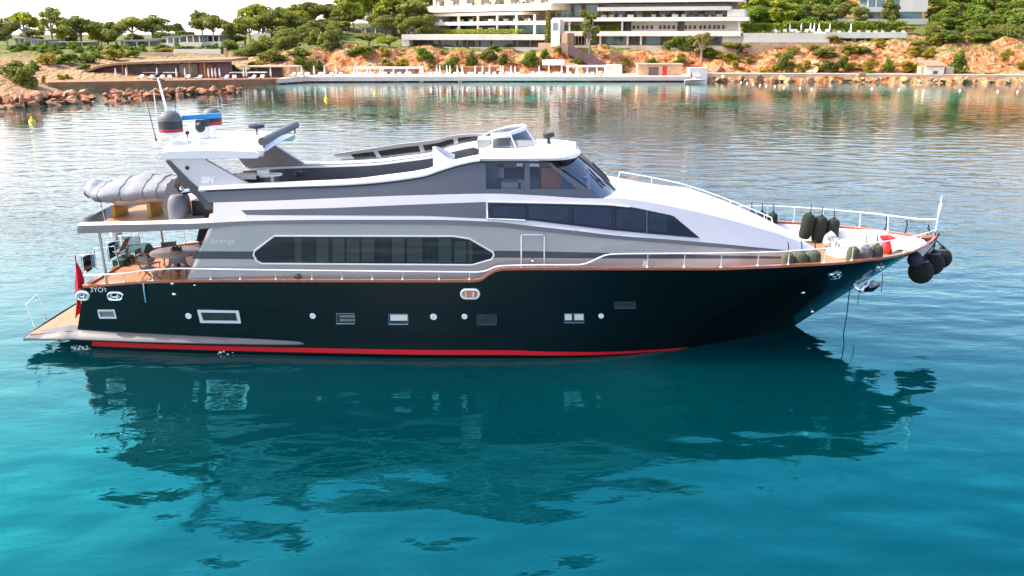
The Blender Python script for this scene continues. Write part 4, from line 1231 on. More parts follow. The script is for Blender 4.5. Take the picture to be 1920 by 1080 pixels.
for i, (a, lb) in enumerate(((180, 'wooden folding chair with grey back at the aft end of the round cockpit table'), (238, 'wooden folding chair on the near aft side of the cockpit table by the rail'), (292, 'wooden folding chair on the near side of the cockpit table, half behind the deckhouse corner'), (120, 'wooden folding chair on the far aft side of the cockpit table'), (55, 'wooden folding chair on the far side of the table in front of the settee'))):
    e = Vector((math.cos(R(a)), math.sin(R(a)), 0)); p = tb + e * 1.12
    o = ch0 if i == 0 else dup(ch0, p, 0)
    o.location = p; o.rotation_euler = (0, 0, R(a) + math.pi); o['label'] = lb
# stern deck clutter
c = PY(252, 497, Y0 + 1.6); c.z = 2.32
mb = MB(); rows = []
for i in range(12):
    t = i / 11; rows.append([c + Vector(((t - .5) * 1.5, (k / 8 - .5) * .9, (.34 + .18 * t) * math.sin(math.pi * min(1, max(0, k / 8 * .9 + .05))) ** .4 * (1 if 0 < i < 11 else .0) + .03 * math.sin(i * 2 + k * 3))) for k in range(9)])
mb.grid(rows); single(mb, 'covered_sofa', 'cover_teal', 'deck sofa under a teal cloth cover on the stern, aft of the round table', 'sofa', ang=60)
cg = thing('deck_chair', (X_(232, 490, -.6), Y0 + .6, 2.32), 'folded grey deck chair leaning near the stern gates', 'chair')
c = cg.location
mb = MB()
for s_ in (-.28, .28): mb.tube([c + Vector((-.25, s_, 0)), c + Vector((.25, s_, .95))], .02, 6); mb.tube([c + Vector((.3, s_, 0)), c + Vector((-.25, s_, .5))], .02, 6)
mb.build('frame', 'chrome', cg)
mb = MB(); mb.grid([[c + Vector((.0, s_, .45)), c + Vector((.25, s_, .95))] for s_ in (-.27, .27)]); mb.grid([[c + Vector((-.25, s_, .48)), c + Vector((.05, s_, .42))] for s_ in (-.27, .27)]); mb.build('sling', 'chair_fabric', cg)
sm = thing('covered_winch', (X_(221, 468, -1.9), Y0 + 1.9, 2.32), 'white post with a grey cap standing on the stern deck', 'winch')
c = sm.location
mb = MB(); mb.tube([c, c + Vector((0, 0, 1.0))], .07, 10); mb.lathe([(.22, .75), (.24, 1.0), (.1, 1.05)], c, 14); mb.build('post', 'gel_white', sm)
mb = MB(); mb.lathe([(.22, 1.06), (.2, 1.2), (.06, 1.26), (0, 1.27)], c, 14); mb.build('cap', 'dome_grey', sm)
# ensign hanging from its staff at the stern
e0 = Vector((SX0 - .05, Y0 - .6, 2.5)); st = PY(139, 477, Y0 - 1.6)
fl = thing('ensign', (st.x, Y0 - 1.6, 2.3), 'red ensign with white marks hanging from a staff at the stern', 'flag')
pb = PY(150, 530, Y0 - 1.6)
mb = MB(); mb.tube([pb, st], .02, 8); mb.build('staff', 'gel_white', fl)
def ens(u, v):
    top = st.lerp(pb, .04 + .05 * u)
    bot = PY(141 + 13 * u, 598 - 14 * u, Y0 - 1.6)
    x = top.lerp(bot, v) + Vector((.17 * u * math.sin(math.pi * min(1, v * 1.3)), 0, 0))
    x.y += .13 * math.sin(u * 7 + v * 2.4) * (.3 + .7 * v); x.x += .03 * math.sin(v * 9 + u * 4)
    return x
mb = MB(); mb.grid([[ens(u, v) for v in lin(0, 1, 26)] for u in lin(0, 1, 14)]); mb.build('cloth', 'flag_red', fl, ang=80)
mb = MB(); 
for (u0, v0, r_) in ((.62, .62, .12), (.55, .80, .07)):
    n_ = 14; P = []
    for k in range(n_):
        a = 2 * math.pi * k / n_; rr_ = r_ * (1 if k % 2 or r_ > .1 else .45)
        P.append((u0 + rr_ * 1.6 * math.cos(a), v0 + rr_ * .55 * math.sin(a)))
    if r_ > .1:
        P = [(u0 + .19 * math.cos(a), v0 + .075 * math.sin(a)) for a in lin(.5, 5.8, 12)] + [(u0 + .05 + .13 * math.cos(a), v0 + .055 * math.sin(a)) for a in lin(5.6, .7, 12)]
    mb.face([ens(min(1, max(0, a)), b) + Vector((0, -.03, 0)) for a, b in P])
mb.build('emblem', 'flag_white', fl)

# fenders
def fender(h, r, m, name='fender'):
    t = thing(name, (0, 0, 0), 'x', 'fender')
    mb = MB(); mb.lathe([(0, 0), (r * .45, .01), (r * .8, .06), (r * .97, .16), (r, .28), (r, h - .26), (r * .96, h - .14), (r * .78, h - .05), (r * .4, h), (.05, h + .01), (.05, h + .06), (0, h + .06)], (0, 0, 0), 20); mb.build('body', m, t)
    mb = MB(); mb.tube([(0, 0, h + .04), (.01, .06, h + .20), (0, .12, h + .34)], .02, 6); mb.build('lanyard', 'rope_dark', t)
    return t
FT = {}
def put_fender(px, py_top, b, hpx, rpx, m, label, group, base=None, lean=(0, 0)):
    top = PY(px, py_top, Y0 - b); k = (Y0 - b) * CT / FPX
    h = hpx * k * 1.04; r = rpx * k
    o = fender(h, r, m); o.location = (top.x - lean[0] * h, top.y, top.z - h); o.rotation_euler = (lean[1], lean[0], 0)
    tag(o, label, 'fender', group)
g1 = 'dark fenders hung on the far bow rail'
for px, py, hp, rp, lean, lb in [(1519, 400, 50, 12.5, .16, 'leftmost of the three tall dark green fenders on the far bow rail'), (1541, 405, 52, 13, .10, 'middle one of the three tall dark green fenders on the far bow rail'), (1564, 410, 50, 12.5, .05, 'rightmost of the three tall dark green fenders on the far bow rail')]:
    put_fender(px, py, -2.15, hp, rp, 'fender_green', lb, g1, lean=(lean, 0))
for px, py, lb in [(1409, 396, 'dark fender behind the fore trunk, farthest left of three on the far rail'), (1429, 397, 'dark fender showing its round top behind the fore trunk, middle of three'), (1450, 399, 'dark fender behind the tip of the fore trunk rail, rightmost of three')]:
    put_fender(px, py, -3.2, 38, 10, 'fender_green', lb, 'dark fenders behind the fore trunk', lean=(.05, 0))
for px, py, m_, lb in [(1478, 474.5, 'fender_olive', 'aftmost olive fender inside the near bow rail'), (1503, 472.5, 'fender_olive', 'middle olive fender of the aft three inside the near bow rail'), (1528, 470, 'fender_olive', 'olive fender beside the rail post, third from aft along the near bow rail'), (1601, 463, 'fender_olive', 'grey olive fender inside the near bow rail, left of the lilac one'), (1625, 461, 'fender_lilac', 'lilac grey fender between two olive ones inside the near bow rail'), (1645, 459, 'fender_olive', 'foremost olive fender inside the near bow rail, left of the red bag')]:
    q = X_(px, py, 3.0); b_ = max(.6, S.b(q) - .42)
    put_fender(px, py, b_, 34, 13, m_, lb, 'olive fenders inside the near bow rail')
for px, py, r_, b, m_, lb in [(1726.5, 509, 24.5, .55, 'fender_black', 'largest black ball fender hanging nearest under the bow tip'), (1748, 494, 23, .0, 'fender_black', 'middle black ball fender under the bow tip'), (1765, 484, 20, -.6, 'fender_black', 'farthest black ball fender hanging past the bow tip'), (1716, 487, 15, .75, 'fender_purple', 'purple ball fender tucked behind the largest black ball at the bow')]:
    c = PY(px, py, Y0 - b); k = (Y0 - b) * CT / FPX; r = r_ * k
    o = thing('ball_fender', c, lb, 'fender', 'ball fenders hanging at the bow')
    mb = MB(); mb.lathe([(r * math.sin(a), -r * math.cos(a) * 1.02) for a in lin(0, math.pi * .86, 16)] + [(r * .28, r * 1.05), (r * .12, r * 1.25), (0, r * 1.27)], c, 24); mb.build('ball', m_, o)
    mb = MB(); mb.lathe([(r * .52, r * .86), (r * .56, r * .90), (r * .46, r * .96)], c, 20); mb.build('collar', 'dome_grey' if m_ == 'fender_black' else 'fender_purple', o)
    tp = RL.at(RL.x1 - .05); tp = Vector((tp.x - .12 * abs(b), Y0 - b * .8, tp.z - .05))
    mb = MB(); mb.tube([c + Vector((0, 0, r * 1.2)), c.lerp(tp, .6) + Vector((.03, 0, .05)), tp], .025, 6); mb.build('lanyard', 'rope_dark', o)
# rope hitches on the rails
for i, (px, py, ln) in enumerate([(1661, 409, .55), (1699, 414, .55), (1740, 423, .45)]):
    q = PY(px, py, Y0 + max(.3, RL.b(PY(px, py, Y0 + 1).x)))
    mb = MB(); mb.tube([q + Vector((0, -.02, .04)), q + Vector((.05, -.03, -.15)), q + Vector((-.01, -.02, -ln))], .028, 6)
    single(mb, 'rope_hitch', 'rope_dark', ('dark rope end hitched on the far bow rail, %s' % ('left of the three', 'between two others', 'nearest the flagstaff')[i]), 'rope', group='rope ends hitched on the far bow rail')
mb = MB(); p0 = on_hull(1592, 545); mb.tube([p0 + Vector((0, -.05, .1)), p0 + Vector((-.05, -.15, -1.0)), p0 + Vector((-.22, -.3, -2.3)), Vector((p0.x - .18, p0.y - .35, -.2))], .02, 6)
single(mb, 'mooring_line', 'rope_dark', 'thin dark line hanging from the anchor pocket down into the water', 'rope')
for px, py0, py1, lb in ((1654, 512, 548, 'short rope end dangling under the bow, right of the anchor'), (1610, 545, 570, 'short rope end dangling just below the anchor')):
    a = on_hull(px, py0, .02); b_ = PY(px - 2, py1, a.y - .05); mb = MB(); mb.tube([a, a.lerp(b_, .5) + Vector((.02, 0, 0)), b_], .014, 6); single(mb, 'rope_end', 'rope_dark', lb, 'rope')
# bow deck gear
dz_ = deckz(12)
c = PZ(1560, 455, dz_ + .3); c.z = dz_
wd = thing('windlass', c, 'white and steel anchor windlass on the bow deck by the three tall fenders', 'windlass')
mb = MB(); mb.lathe([(.28, 0), (.24, .12), (.14, .18), (.12, .36), (.2, .42), (.2, .5), (.0, .53)], c, 18); mb.build('capstan', 'chrome', wd)
mb = MB(); mb.box(c + Vector((.55, -.2, .14)), (.6, .5, .28)); mb.lathe([(.18, 0), (.16, .3), (.08, .34)], c + Vector((.5, .3, 0)), 14); mb.build('motor_cover', 'plate_white', wd)
def lump(c, sx, sy, sz, m, name, label, cat, seed=0):
    mb = MB(); rn = random.Random(seed); rows = []
    for i in range(9):
        a = math.pi / 2 * i / 8; row = []
        for j in range(18):
            p = 2 * math.pi * j / 18; k = 1 + .12 * math.sin(3 * p + seed) + .08 * math.sin(5 * p + i)
            row.append(c + Vector((sx * math.cos(a) ** .6 * math.cos(p) * k if i < 8 else 0, sy * math.cos(a) ** .6 * math.sin(p) * k if i < 8 else 0, sz * math.sin(a) * (1 + .1 * math.sin(2 * p + seed)) + (.04 if i == 0 else 0) - .04)))
        rows.append(row)
    mb.grid(rows, close_v=True); return single(mb, name, m, label, cat, ang=60)
q = PZ(1632, 447, dz_ + .3); q.z = dz_; lump(q, .95, .7, .62, 'canvas_white', 'gear_cover', 'white canvas cover heaped over gear in the middle of the bow deck', 'cover', 2)
q = PZ(1557, 447, dz_ + .2); q.z = dz_; lump(q, .28, .25, .5, 'canvas_white', 'sail_bag', 'small cream bag slumped below the three tall fenders', 'bag', 5)
q = PZ(1585, 473, dz_ + .1); q.z = dz_; lump(q, .7, .42, .3, 'plate_white', 'deck_hatch_cover', 'low white hatch cover on the teak just ahead of the windlass', 'cover', 8)
q = PZ(1662, 466, dz_ + .2); q.z = dz_ + .02
rb = thing('red_bag', q, 'red bag with a flared top standing on the bow deck', 'bag')
mb = MB(); mb.lathe([(.18, 0), (.22, .1), (.16, .35), (.12, .42), (.3, .62), (.28, .63), (.1, .45), (0, .44)], q, 14); mb.build('sack', 'bag_red', rb)
mb = MB(); mb.tube([q + Vector((-.15, 0, .58)), q + Vector((0, 0, .75)), q + Vector((.18, 0, .6))], .02, 6); mb.build('strap', 'bag_red', rb)
q = PZ(1600, 480, dz_ + .1); q.z = dz_
mb = MB(); mb.tube([q + Vector((.30 * math.cos(a) * (1 - a / 60), .3 * math.sin(a) * (1 - a / 60), .03 + a * .006)) for a in lin(0, 22, 90)], .028, 6)
single(mb, 'rope_coil', 'rope_pale', 'coiled pale rope on the teak beside the low white hatch cover', 'rope')
q = PZ(1690, 474, dz_ + .1); q.z = dz_ + .05; lump(q, .35, .22, .2, 'fender_olive', 'rope_bag', 'small olive bag on the bow deck near the tip', 'bag', 4)
# exhaust splash at the waterline
for px, py, s_, lb in ((433, 655, .55, 'white splash of water under the grey bulge on the waterline'), (160, 650, .4, 'small white splash at the waterline by the swim platform')):
    c = PZ(px, py, 0); c.y -= .2
    mb = MB(); rn = random.Random(px)
    for i in range(90):
        q = c + Vector((rn.gauss(0, .28) * s_ * 1.4, rn.gauss(0, .25) * s_, abs(rn.gauss(0, .16)) * s_)); r_ = rn.uniform(.015, .06) * s_ * 1.6
        mb.ball(q, r_, 6, 4)
    single(mb, 'water_splash', 'foam', lb, 'splash')

# ------------------------------------------------------------------ shore terrain
def sstep(a, b, x):
    t = min(1, max(0, (x - a) / (b - a))); return t * t * (3 - 2 * t)
def shore_y(x):
    return float(np.interp(x, [-400, -130, -95, -62, -52, -46, 0, 40, 75, 120, 400], [150, 165, 186, 197, 200, 211, 213, 214, 211, 204, 196]))
PR_L = ([-40, -6, 0, .5, 9, 11, 30, 60, 100, 200, 2500], [-6, -1.5, -.4, 1.0, 1.3, 1.6, 4.4, 6.4, 6.9, 7, 7])
PR_C = ([-40, -6, 0, .5, 11, 13, 22, 27, 40, 70, 130, 2500], [-6, -1.5, -.4, .95, 1.1, 1.8, 6.3, 7.0, 7.6, 9.5, 14, 14])
PR_R = ([-40, -6, 0, .5, 7, 9, 20, 27, 40, 60, 100, 150, 2500], [-6, -1.5, -.4, 1.2, 1.5, 2.2, 7.6, 9.3, 10.6, 13, 19, 22, 20])
def ground(x, y, rough=True):
    d = y - shore_y(x)
    zl = float(np.interp(d, *PR_L)); zc = float(np.interp(d, *PR_C)); zr = float(np.interp(d, *PR_R))
    u = sstep(-62, -42, x + .15 * d); w = sstep(48, 78, x)
    z = zl + (zc - zl) * u; z = z + (zr - z) * w
    z += 16 * sstep(62, 150, d) * sstep(-22, 20, x)  # added rise behind the hotel, out of view, to darken the water's reflections
    # headland at the left edge
    q = math.hypot((x + 92) / 15, (y - 152) / 12)
    if q < 1.4: z = max(z, 5.0 * (1 - (q / 1.4) ** 2) - .5)
    if rough and z > .8:
        cl = sstep(10, 14, d) * (1 - sstep(26, 44, d)) * (.35 + .65 * u)
        n1 = noise.fractal(Vector((x * .16, y * .16, 0)), 1.0, 2.0, 5)
        n2 = noise.ridged_multi_fractal(Vector((x * .09, y * .09, 3.1)), .9, 2.1, 5, .9, 2.0) - 1.1
        n3 = noise.fractal(Vector((x * .5, y * .5, 7)), .8, 2.0, 4)
        z += cl * (n1 * 1.5 + n2 * 1.0 + n3 * .45) + .22 * n1 * (1 - cl) * sstep(9, 14, d)
    return z
gx = [-3000, -1500, -800, -500, -350, -260] + [-210 + 1.25 * i for i in range(337)] + [260, 350, 500, 800, 1500, 3000]
gy = [138 + 1.0 * i for i in range(135)] + [275 + 3 * i for i in range(34)] + [385, 410, 450, 520, 650, 900, 1400, 2400]
mb = MB(); mb.grid([[(x, y, ground(x, y)) for x in gx] for y in gy])
def soil():
    m = bpy.data.materials.new('hillside_soil'); m.use_nodes = True
    nt = m.node_tree; n = nt.nodes; l = nt.links; b = n['Principled BSDF']; b.inputs['Roughness'].default_value = .95; b.inputs['Specular IOR Level'].default_value = .1
    geo = n.new('ShaderNodeNewGeometry')
    def nz(sc, det=6, dist=0.0):
        t = n.new('ShaderNodeTexNoise'); t.inputs['Scale'].default_value = sc; t.inputs['Detail'].default_value = det; t.inputs['Distortion'].default_value = dist
        l.new(geo.outputs['Position'], t.inputs[0]); return t.outputs['Fac']
    r = n.new('ShaderNodeValToRGB')
    els = [(0.30, (.12, .05, .025)), (0.41, (.33, .115, .042)), (0.50, (.46, .20, .085)), (0.58, (.54, .32, .18)), (0.64, (.46, .20, .085)), (0.74, (.36, .125, .045))]  # darkest tone also paints crevice shade, at random, into the earth colour
    r.color_ramp.elements[0].position = els[0][0]; r.color_ramp.elements[0].color = (*els[0][1], 1)
    r.color_ramp.elements[1].position = els[-1][0]; r.color_ramp.elements[1].color = (*els[-1][1], 1)
    for p, c in els[1:-1]:
        e = r.color_ramp.elements.new(p); e.color = (*c, 1)
    l.new(nz(.42, 11, .9), r.inputs[0])
    # dry grass and scrub on the flatter ground
    g = n.new('ShaderNodeValToRGB')
    g.color_ramp.elements[0].position = .35; g.color_ramp.elements[0].color = (.07, .11, .025, 1)
    g.color_ramp.elements[1].position = .65; g.color_ramp.elements[1].color = (.20, .185, .06, 1)
    l.new(nz(.22, 6), g.inputs[0])
    sep = n.new('ShaderNodeSeparateXYZ'); l.new(geo.outputs['Normal'], sep.inputs[0])
    mrn = n.new('ShaderNodeMapRange'); l.new(sep.outputs[2], mrn.inputs[0])
    mrn.inputs[1].default_value = .88; mrn.inputs[2].default_value = .98
    mul = n.new('ShaderNodeMath'); mul.operation = 'MULTIPLY'; l.new(mrn.outputs[0], mul.inputs[0])
    th = n.new('ShaderNodeMapRange'); l.new(nz(.12, 4), th.inputs[0]); th.inputs[1].default_value = .30; th.inputs[2].default_value = .42
    sp2 = n.new('ShaderNodeSeparateXYZ'); l.new(geo.outputs['Position'], sp2.inputs[0])
    hm = n.new('ShaderNodeMapRange'); l.new(sp2.outputs[2], hm.inputs[0]); hm.inputs[1].default_value = 4.2; hm.inputs[2].default_value = 6.2
    m3 = n.new('ShaderNodeMath'); m3.operation = 'MULTIPLY'; l.new(th.outputs[0], m3.inputs[0]); l.new(hm.outputs[0], m3.inputs[1])
    l.new(m3.outputs[0], mul.inputs[1])
    mx = n.new('ShaderNodeMix'); mx.data_type = 'RGBA'; l.new(mul.outputs[0], mx.inputs[0]); l.new(r.outputs[0], mx.inputs[6]); l.new(g.outputs[0], mx.inputs[7])
    tanm = n.new('ShaderNodeMapRange'); l.new(sp2.outputs[0], tanm.inputs[0]); tanm.inputs[1].default_value = -46; tanm.inputs[2].default_value = -60; tanm.inputs[3].default_value = 0; tanm.inputs[4].default_value = .7
    m4 = n.new('ShaderNodeMix'); m4.data_type = 'RGBA'; l.new(tanm.outputs[0], m4.inputs[0]); l.new(r.outputs[0], m4.inputs[6]); m4.inputs[7].default_value = (.36, .25, .145, 1)
    l.new(m4.outputs[2], mx.inputs[6])
    l.new(mx.outputs[2], b.inputs['Base Color'])
    bp = n.new('ShaderNodeBump'); bp.inputs['Strength'].default_value = 1.0; bp.inputs['Distance'].default_value = 1.6
    l.new(nz(.8, 10), bp.inputs['Height']); l.new(bp.outputs[0], b.inputs['Normal'])
    return m
ter = mb.build('hillside', soil(), ang=180)
tag(ter, 'orange earth cliff and hillside rising behind the beach', None, None, 'structure')

def gz(x, y): return ground(x, y)
def slab(mb, a, b, depth, z0, z1):
    """box along the line a->b (ground points), going back by depth"""
    a = Vector((a[0], a[1], 0)); b = Vector((b[0], b[1], 0)); d = (b - a).normalized(); nrm = Vector((-d.y, d.x, 0))
    q = [a, b, b + nrm * depth, a + nrm * depth]
    mb.prism([Vector((w.x, w.y, z0)) for w in q], (0, 0, z1 - z0))

# promenade, sun deck and path along the water
def ribbon(name, xa, xb, d0, d1, z0, z1, m, n=40):
    mb = MB(); rows = []
    for x in lin(xa, xb, n):
        y = shore_y(x)
        rows.append([(x, y + d0, z0), (x, y + d0, z1), (x, y + d1, z1), (x, y + d1, z0)])
    mb.grid(rows, close_v=True); mb.face(rows[0]); mb.face(rows[-1])
    o = mb.build(name, m, ang=30); return o
tag(ribbon('promenade', -93, -51.4, -.6, 9.5, -1, 1.2, 'stone_brown'), 'brown stone promenade on the left shore', None, None, 'structure')
tag(ribbon('sun_deck', -50.8, 43, -1.4, 11.5, .25, 1.20, 'deck_white', 60), 'white bathing deck along the middle of the shore', None, None, 'structure')
mb = MB()
for x in lin(-50, 42, 32): mb.box((x, shore_y(x) + .2, 0), (.5, .5, 1.0))
mb.build('deck_pile', 'stone_brown', bpy.data.objects['sun_deck'])
tag(ribbon('shore_path', 43, 150, .9, 5.5, -.6, 1.75, 'concrete_warm', 50), 'pale path along the right shore', None, None, 'structure')

# ------------------------------------------------------------------ plants
def leafy(mb, lobes, n, size, rnd, flat=0.5):
    for _ in range(n):
        c, r = lobes[rnd.randrange(len(lobes))]
        while True:
            d = Vector((rnd.gauss(0, 1), rnd.gauss(0, 1), rnd.gauss(0, 1)))
            if d.length > .1: break
        d.normalize(); k = rnd.random() ** .33
        if rnd.random() < .6: k = .75 + .35 * rnd.random()
        q = Vector(c) + Vector((d.x * r[0], d.y * r[1], d.z * r[2])) * k
        nr = (d + Vector((rnd.uniform(-1, 1), rnd.uniform(-1, 1), rnd.uniform(-.6, 1))) * .9).normalized()
        e1 = nr.orthogonal().normalized(); e1 = Matrix.Rotation(rnd.random() * 6.28, 3, nr) @ e1; e2 = nr.cross(e1)
        s_ = size * rnd.uniform(.55, 1.3)
        a, b = e1 * s_, e2 * s_ * rnd.uniform(.5, .9)
        mb.face([q - a, q - b * .8 + a * .1, q + a, q + b])
def tree_proto(kind, seed, leaf, bark='bark'):
    """unit-height tree: trunk foot at the origin, crown top at z = 10"""
    rnd = random.Random(seed)
    t = thing('tree', (0, -500 - seed * 20, 0), 'x', 'tree')
    base = Vector(t.location)
    lobes = []; limbs = []
    if kind == 'umbrella':
        fork = Vector((rnd.uniform(-.5, .5), rnd.uniform(-.3, .3), 4.2))
        for i in range(13):
            a = i * 2.4 + rnd.random(); r = rnd.uniform(.4, 3.3); c = (fork.x + r * math.cos(a), r * math.sin(a) * .8, rnd.uniform(6.0, 8.8) - r * .25)
            lobes.append((c, (rnd.uniform(1.3, 2.1), rnd.uniform(1.2, 1.9), rnd.uniform(.7, 1.2)))); limbs.append((fork, Vector(c)))
    elif kind == 'round':
        fork = Vector((rnd.uniform(-.4, .4), 0, 2.6))
        for i in range(13):
            a = i * 2.4 + rnd.random(); z = rnd.uniform(3.2, 8.8); r = 2.7 * math.sin(math.pi * min(1, max(.12, (z - 2) / 8.4))) * rnd.uniform(.5, 1)
            c = (r * math.cos(a), r * math.sin(a), z); lobes.append((c, (rnd.uniform(1.1, 1.9), rnd.uniform(1.1, 1.8), rnd.uniform(.9, 1.5)))); limbs.append((fork, Vector(c)))
    elif kind == 'tall':
        fork = Vector((rnd.uniform(-.3, .3), 0, 3.4))
        for i in range(14):
            a = i * 2.4; z = rnd.uniform(3.0, 9.0); r = rnd.uniform(.3, 1.9) * (1.25 - z / 14)
            c = (r * math.cos(a), r * math.sin(a), z); lobes.append((c, (rnd.uniform(.8, 1.4), rnd.uniform(.8, 1.3), rnd.uniform(.8, 1.3)))); limbs.append((fork, Vector(c)))
    elif kind == 'wispy':
        fork = Vector((rnd.uniform(-.3, .3), 0, 3.6))
        for i in range(13):
            a = i * 2.4 + rnd.random(); z = rnd.uniform(3.6, 9.2); r = rnd.uniform(.6, 2.4)
            c = (r * math.cos(a), r * math.sin(a), z); lobes.append((c, (rnd.uniform(.5, 1.0), rnd.uniform(.5, .9), rnd.uniform(.5, .9)))); limbs.append((fork, Vector(c)))
    else:                                   # cypress
        fork = Vector((0, 0, 1.2))
        for i in range(9): lobes.append(((0, 0, 1.2 + i), (.9 - abs(i - 3) * .09, .9 - abs(i - 3) * .09, .9)))
    n = {'umbrella': 1900, 'round': 2200, 'tall': 2000, 'wispy': 1100, 'cypress': 900}[kind]
    mb = MB(); leafy(mb, [(tuple(Vector(c) + base), r) for c, r in lobes], n, .40, rnd); mb.build('crown', leaf, t, smooth=False, recalc=False)
    mb = MB(); mb.tube([base, base + fork * .5 + Vector((rnd.uniform(-.2, .2), 0, 0)), base + fork], [.34, .25, .2], 8)
    for a, c in limbs: mb.tube([base + a, base + a.lerp(c, .55) + Vector((0, 0, -.25)), base + c], [.16, .1, .05], 6)
    mb.build('trunk', bark, t)
    return t
def bush_proto(seed, leaf):
    rnd = random.Random(seed); base = Vector((40, -500 - seed * 20, 0))
    lobes = [((rnd.uniform(-3, 3), rnd.uniform(-1.5, 1.5), rnd.uniform(1.5, 7.0)), (rnd.uniform(1.6, 2.6), rnd.uniform(1.4, 2), rnd.uniform(1.6, 2.8))) for _ in range(13)]
    lobes = [(c, tuple(q * .78 for q in r)) for c, r in lobes]
    mb = MB(); leafy(mb, [(tuple(Vector(c) + base), r) for c, r in lobes], 1500, .48, rnd)
    o = MB(); o.v = [tuple(Vector(q) - base) for q in mb.v]; o.f = mb.f
    return o
protos = {}
seed = 1
for kind in ('umbrella', 'round', 'tall', 'wispy', 'cypress'):
    for leaf in ({'umbrella': ('pine_leaf', 'pine_bright', 'pine_dark'), 'round': ('pine_leaf', 'pine_bright', 'pine_dark'), 'tall': ('pine_leaf', 'pine_bright', 'pine_dark'), 'wispy': ('wispy_leaf', 'pine_bright'), 'cypress': ('pine_dark',)})[kind]:
        for v in range(2 if kind != 'cypress' else 1):
            protos.setdefault((kind, leaf), []).append(tree_proto(kind, seed, leaf, 'bark_pale' if kind == 'wispy' or v else 'bark')); seed += 1
bush_me = {}
for leaf in ('shrub_green', 'shrub_olive', 'pine_bright', 'pine_dark'):
    for v in range(2):
        o = bush_proto(seed, leaf); ob = o.build('shrub', leaf, smooth=False, recalc=False); seed += 1
        bush_me.setdefault(leaf, []).append(ob.data); bpy.data.objects.remove(ob)
prot_all = [t for L in protos.values() for t in L]
rt = random.Random(11)
def plant_tree(kind, leaf, px, ytop, wpx, Y, label, name='tree', cat='tree', group=None):
    t = protos[(kind, leaf)][rt.randrange(len(protos[(kind, leaf)]))]
    top = PY(px, ytop, Y); x = top.x; z0 = gz(x, Y) - .3
    h = max(2.5, top.z - z0); sz = h / 10.0
    wm = wpx / FPX * (Y * CT) ; nat = {'umbrella': 8.0, 'round': 7.0, 'tall': 4.6, 'wispy': 5.6, 'cypress': 1.7}[kind]
    sx = min(max(1.05 * wm / nat, .5 * sz), 2.2 * sz)
    o = dup(t, (x, Y, z0), rt.random() * 6.28, (sx, sx, sz), label, group, cat)
    o.name = name
    return o
def plant_bush(leaf, px, ytop, ybase, wpx, label, group=None, Y=None, name='shrub', cat='shrub'):
    # find where the sight line to its foot meets the slope
    if Y is None:
        Y = 185.0
        while Y < 320 and PY(px, ybase, Y).z > ground(PY(px, ybase, Y).x, Y, False): Y += .5
        Y = min(Y, 318)
    b = PY(px, ybase, Y); top = PY(px, ytop, Y); h = max(.8, top.z - b.z); z0 = gz(b.x, Y)
    me = bush_me[leaf][rt.randrange(2)]
    o = bpy.data.objects.new(name, me); COL.objects.link(o)
    w = wpx / FPX * Y * CT
    o.location = (b.x, Y, min(z0, b.z) - .1); hh = top.z - o.location.z
    o.scale = (w / 9.0, w / 9.5, hh / 9.3); o.rotation_euler = (0, 0, rt.choice((0, math.pi)) + rt.uniform(-.3, .3))
    tag(o, label, cat, group); return o
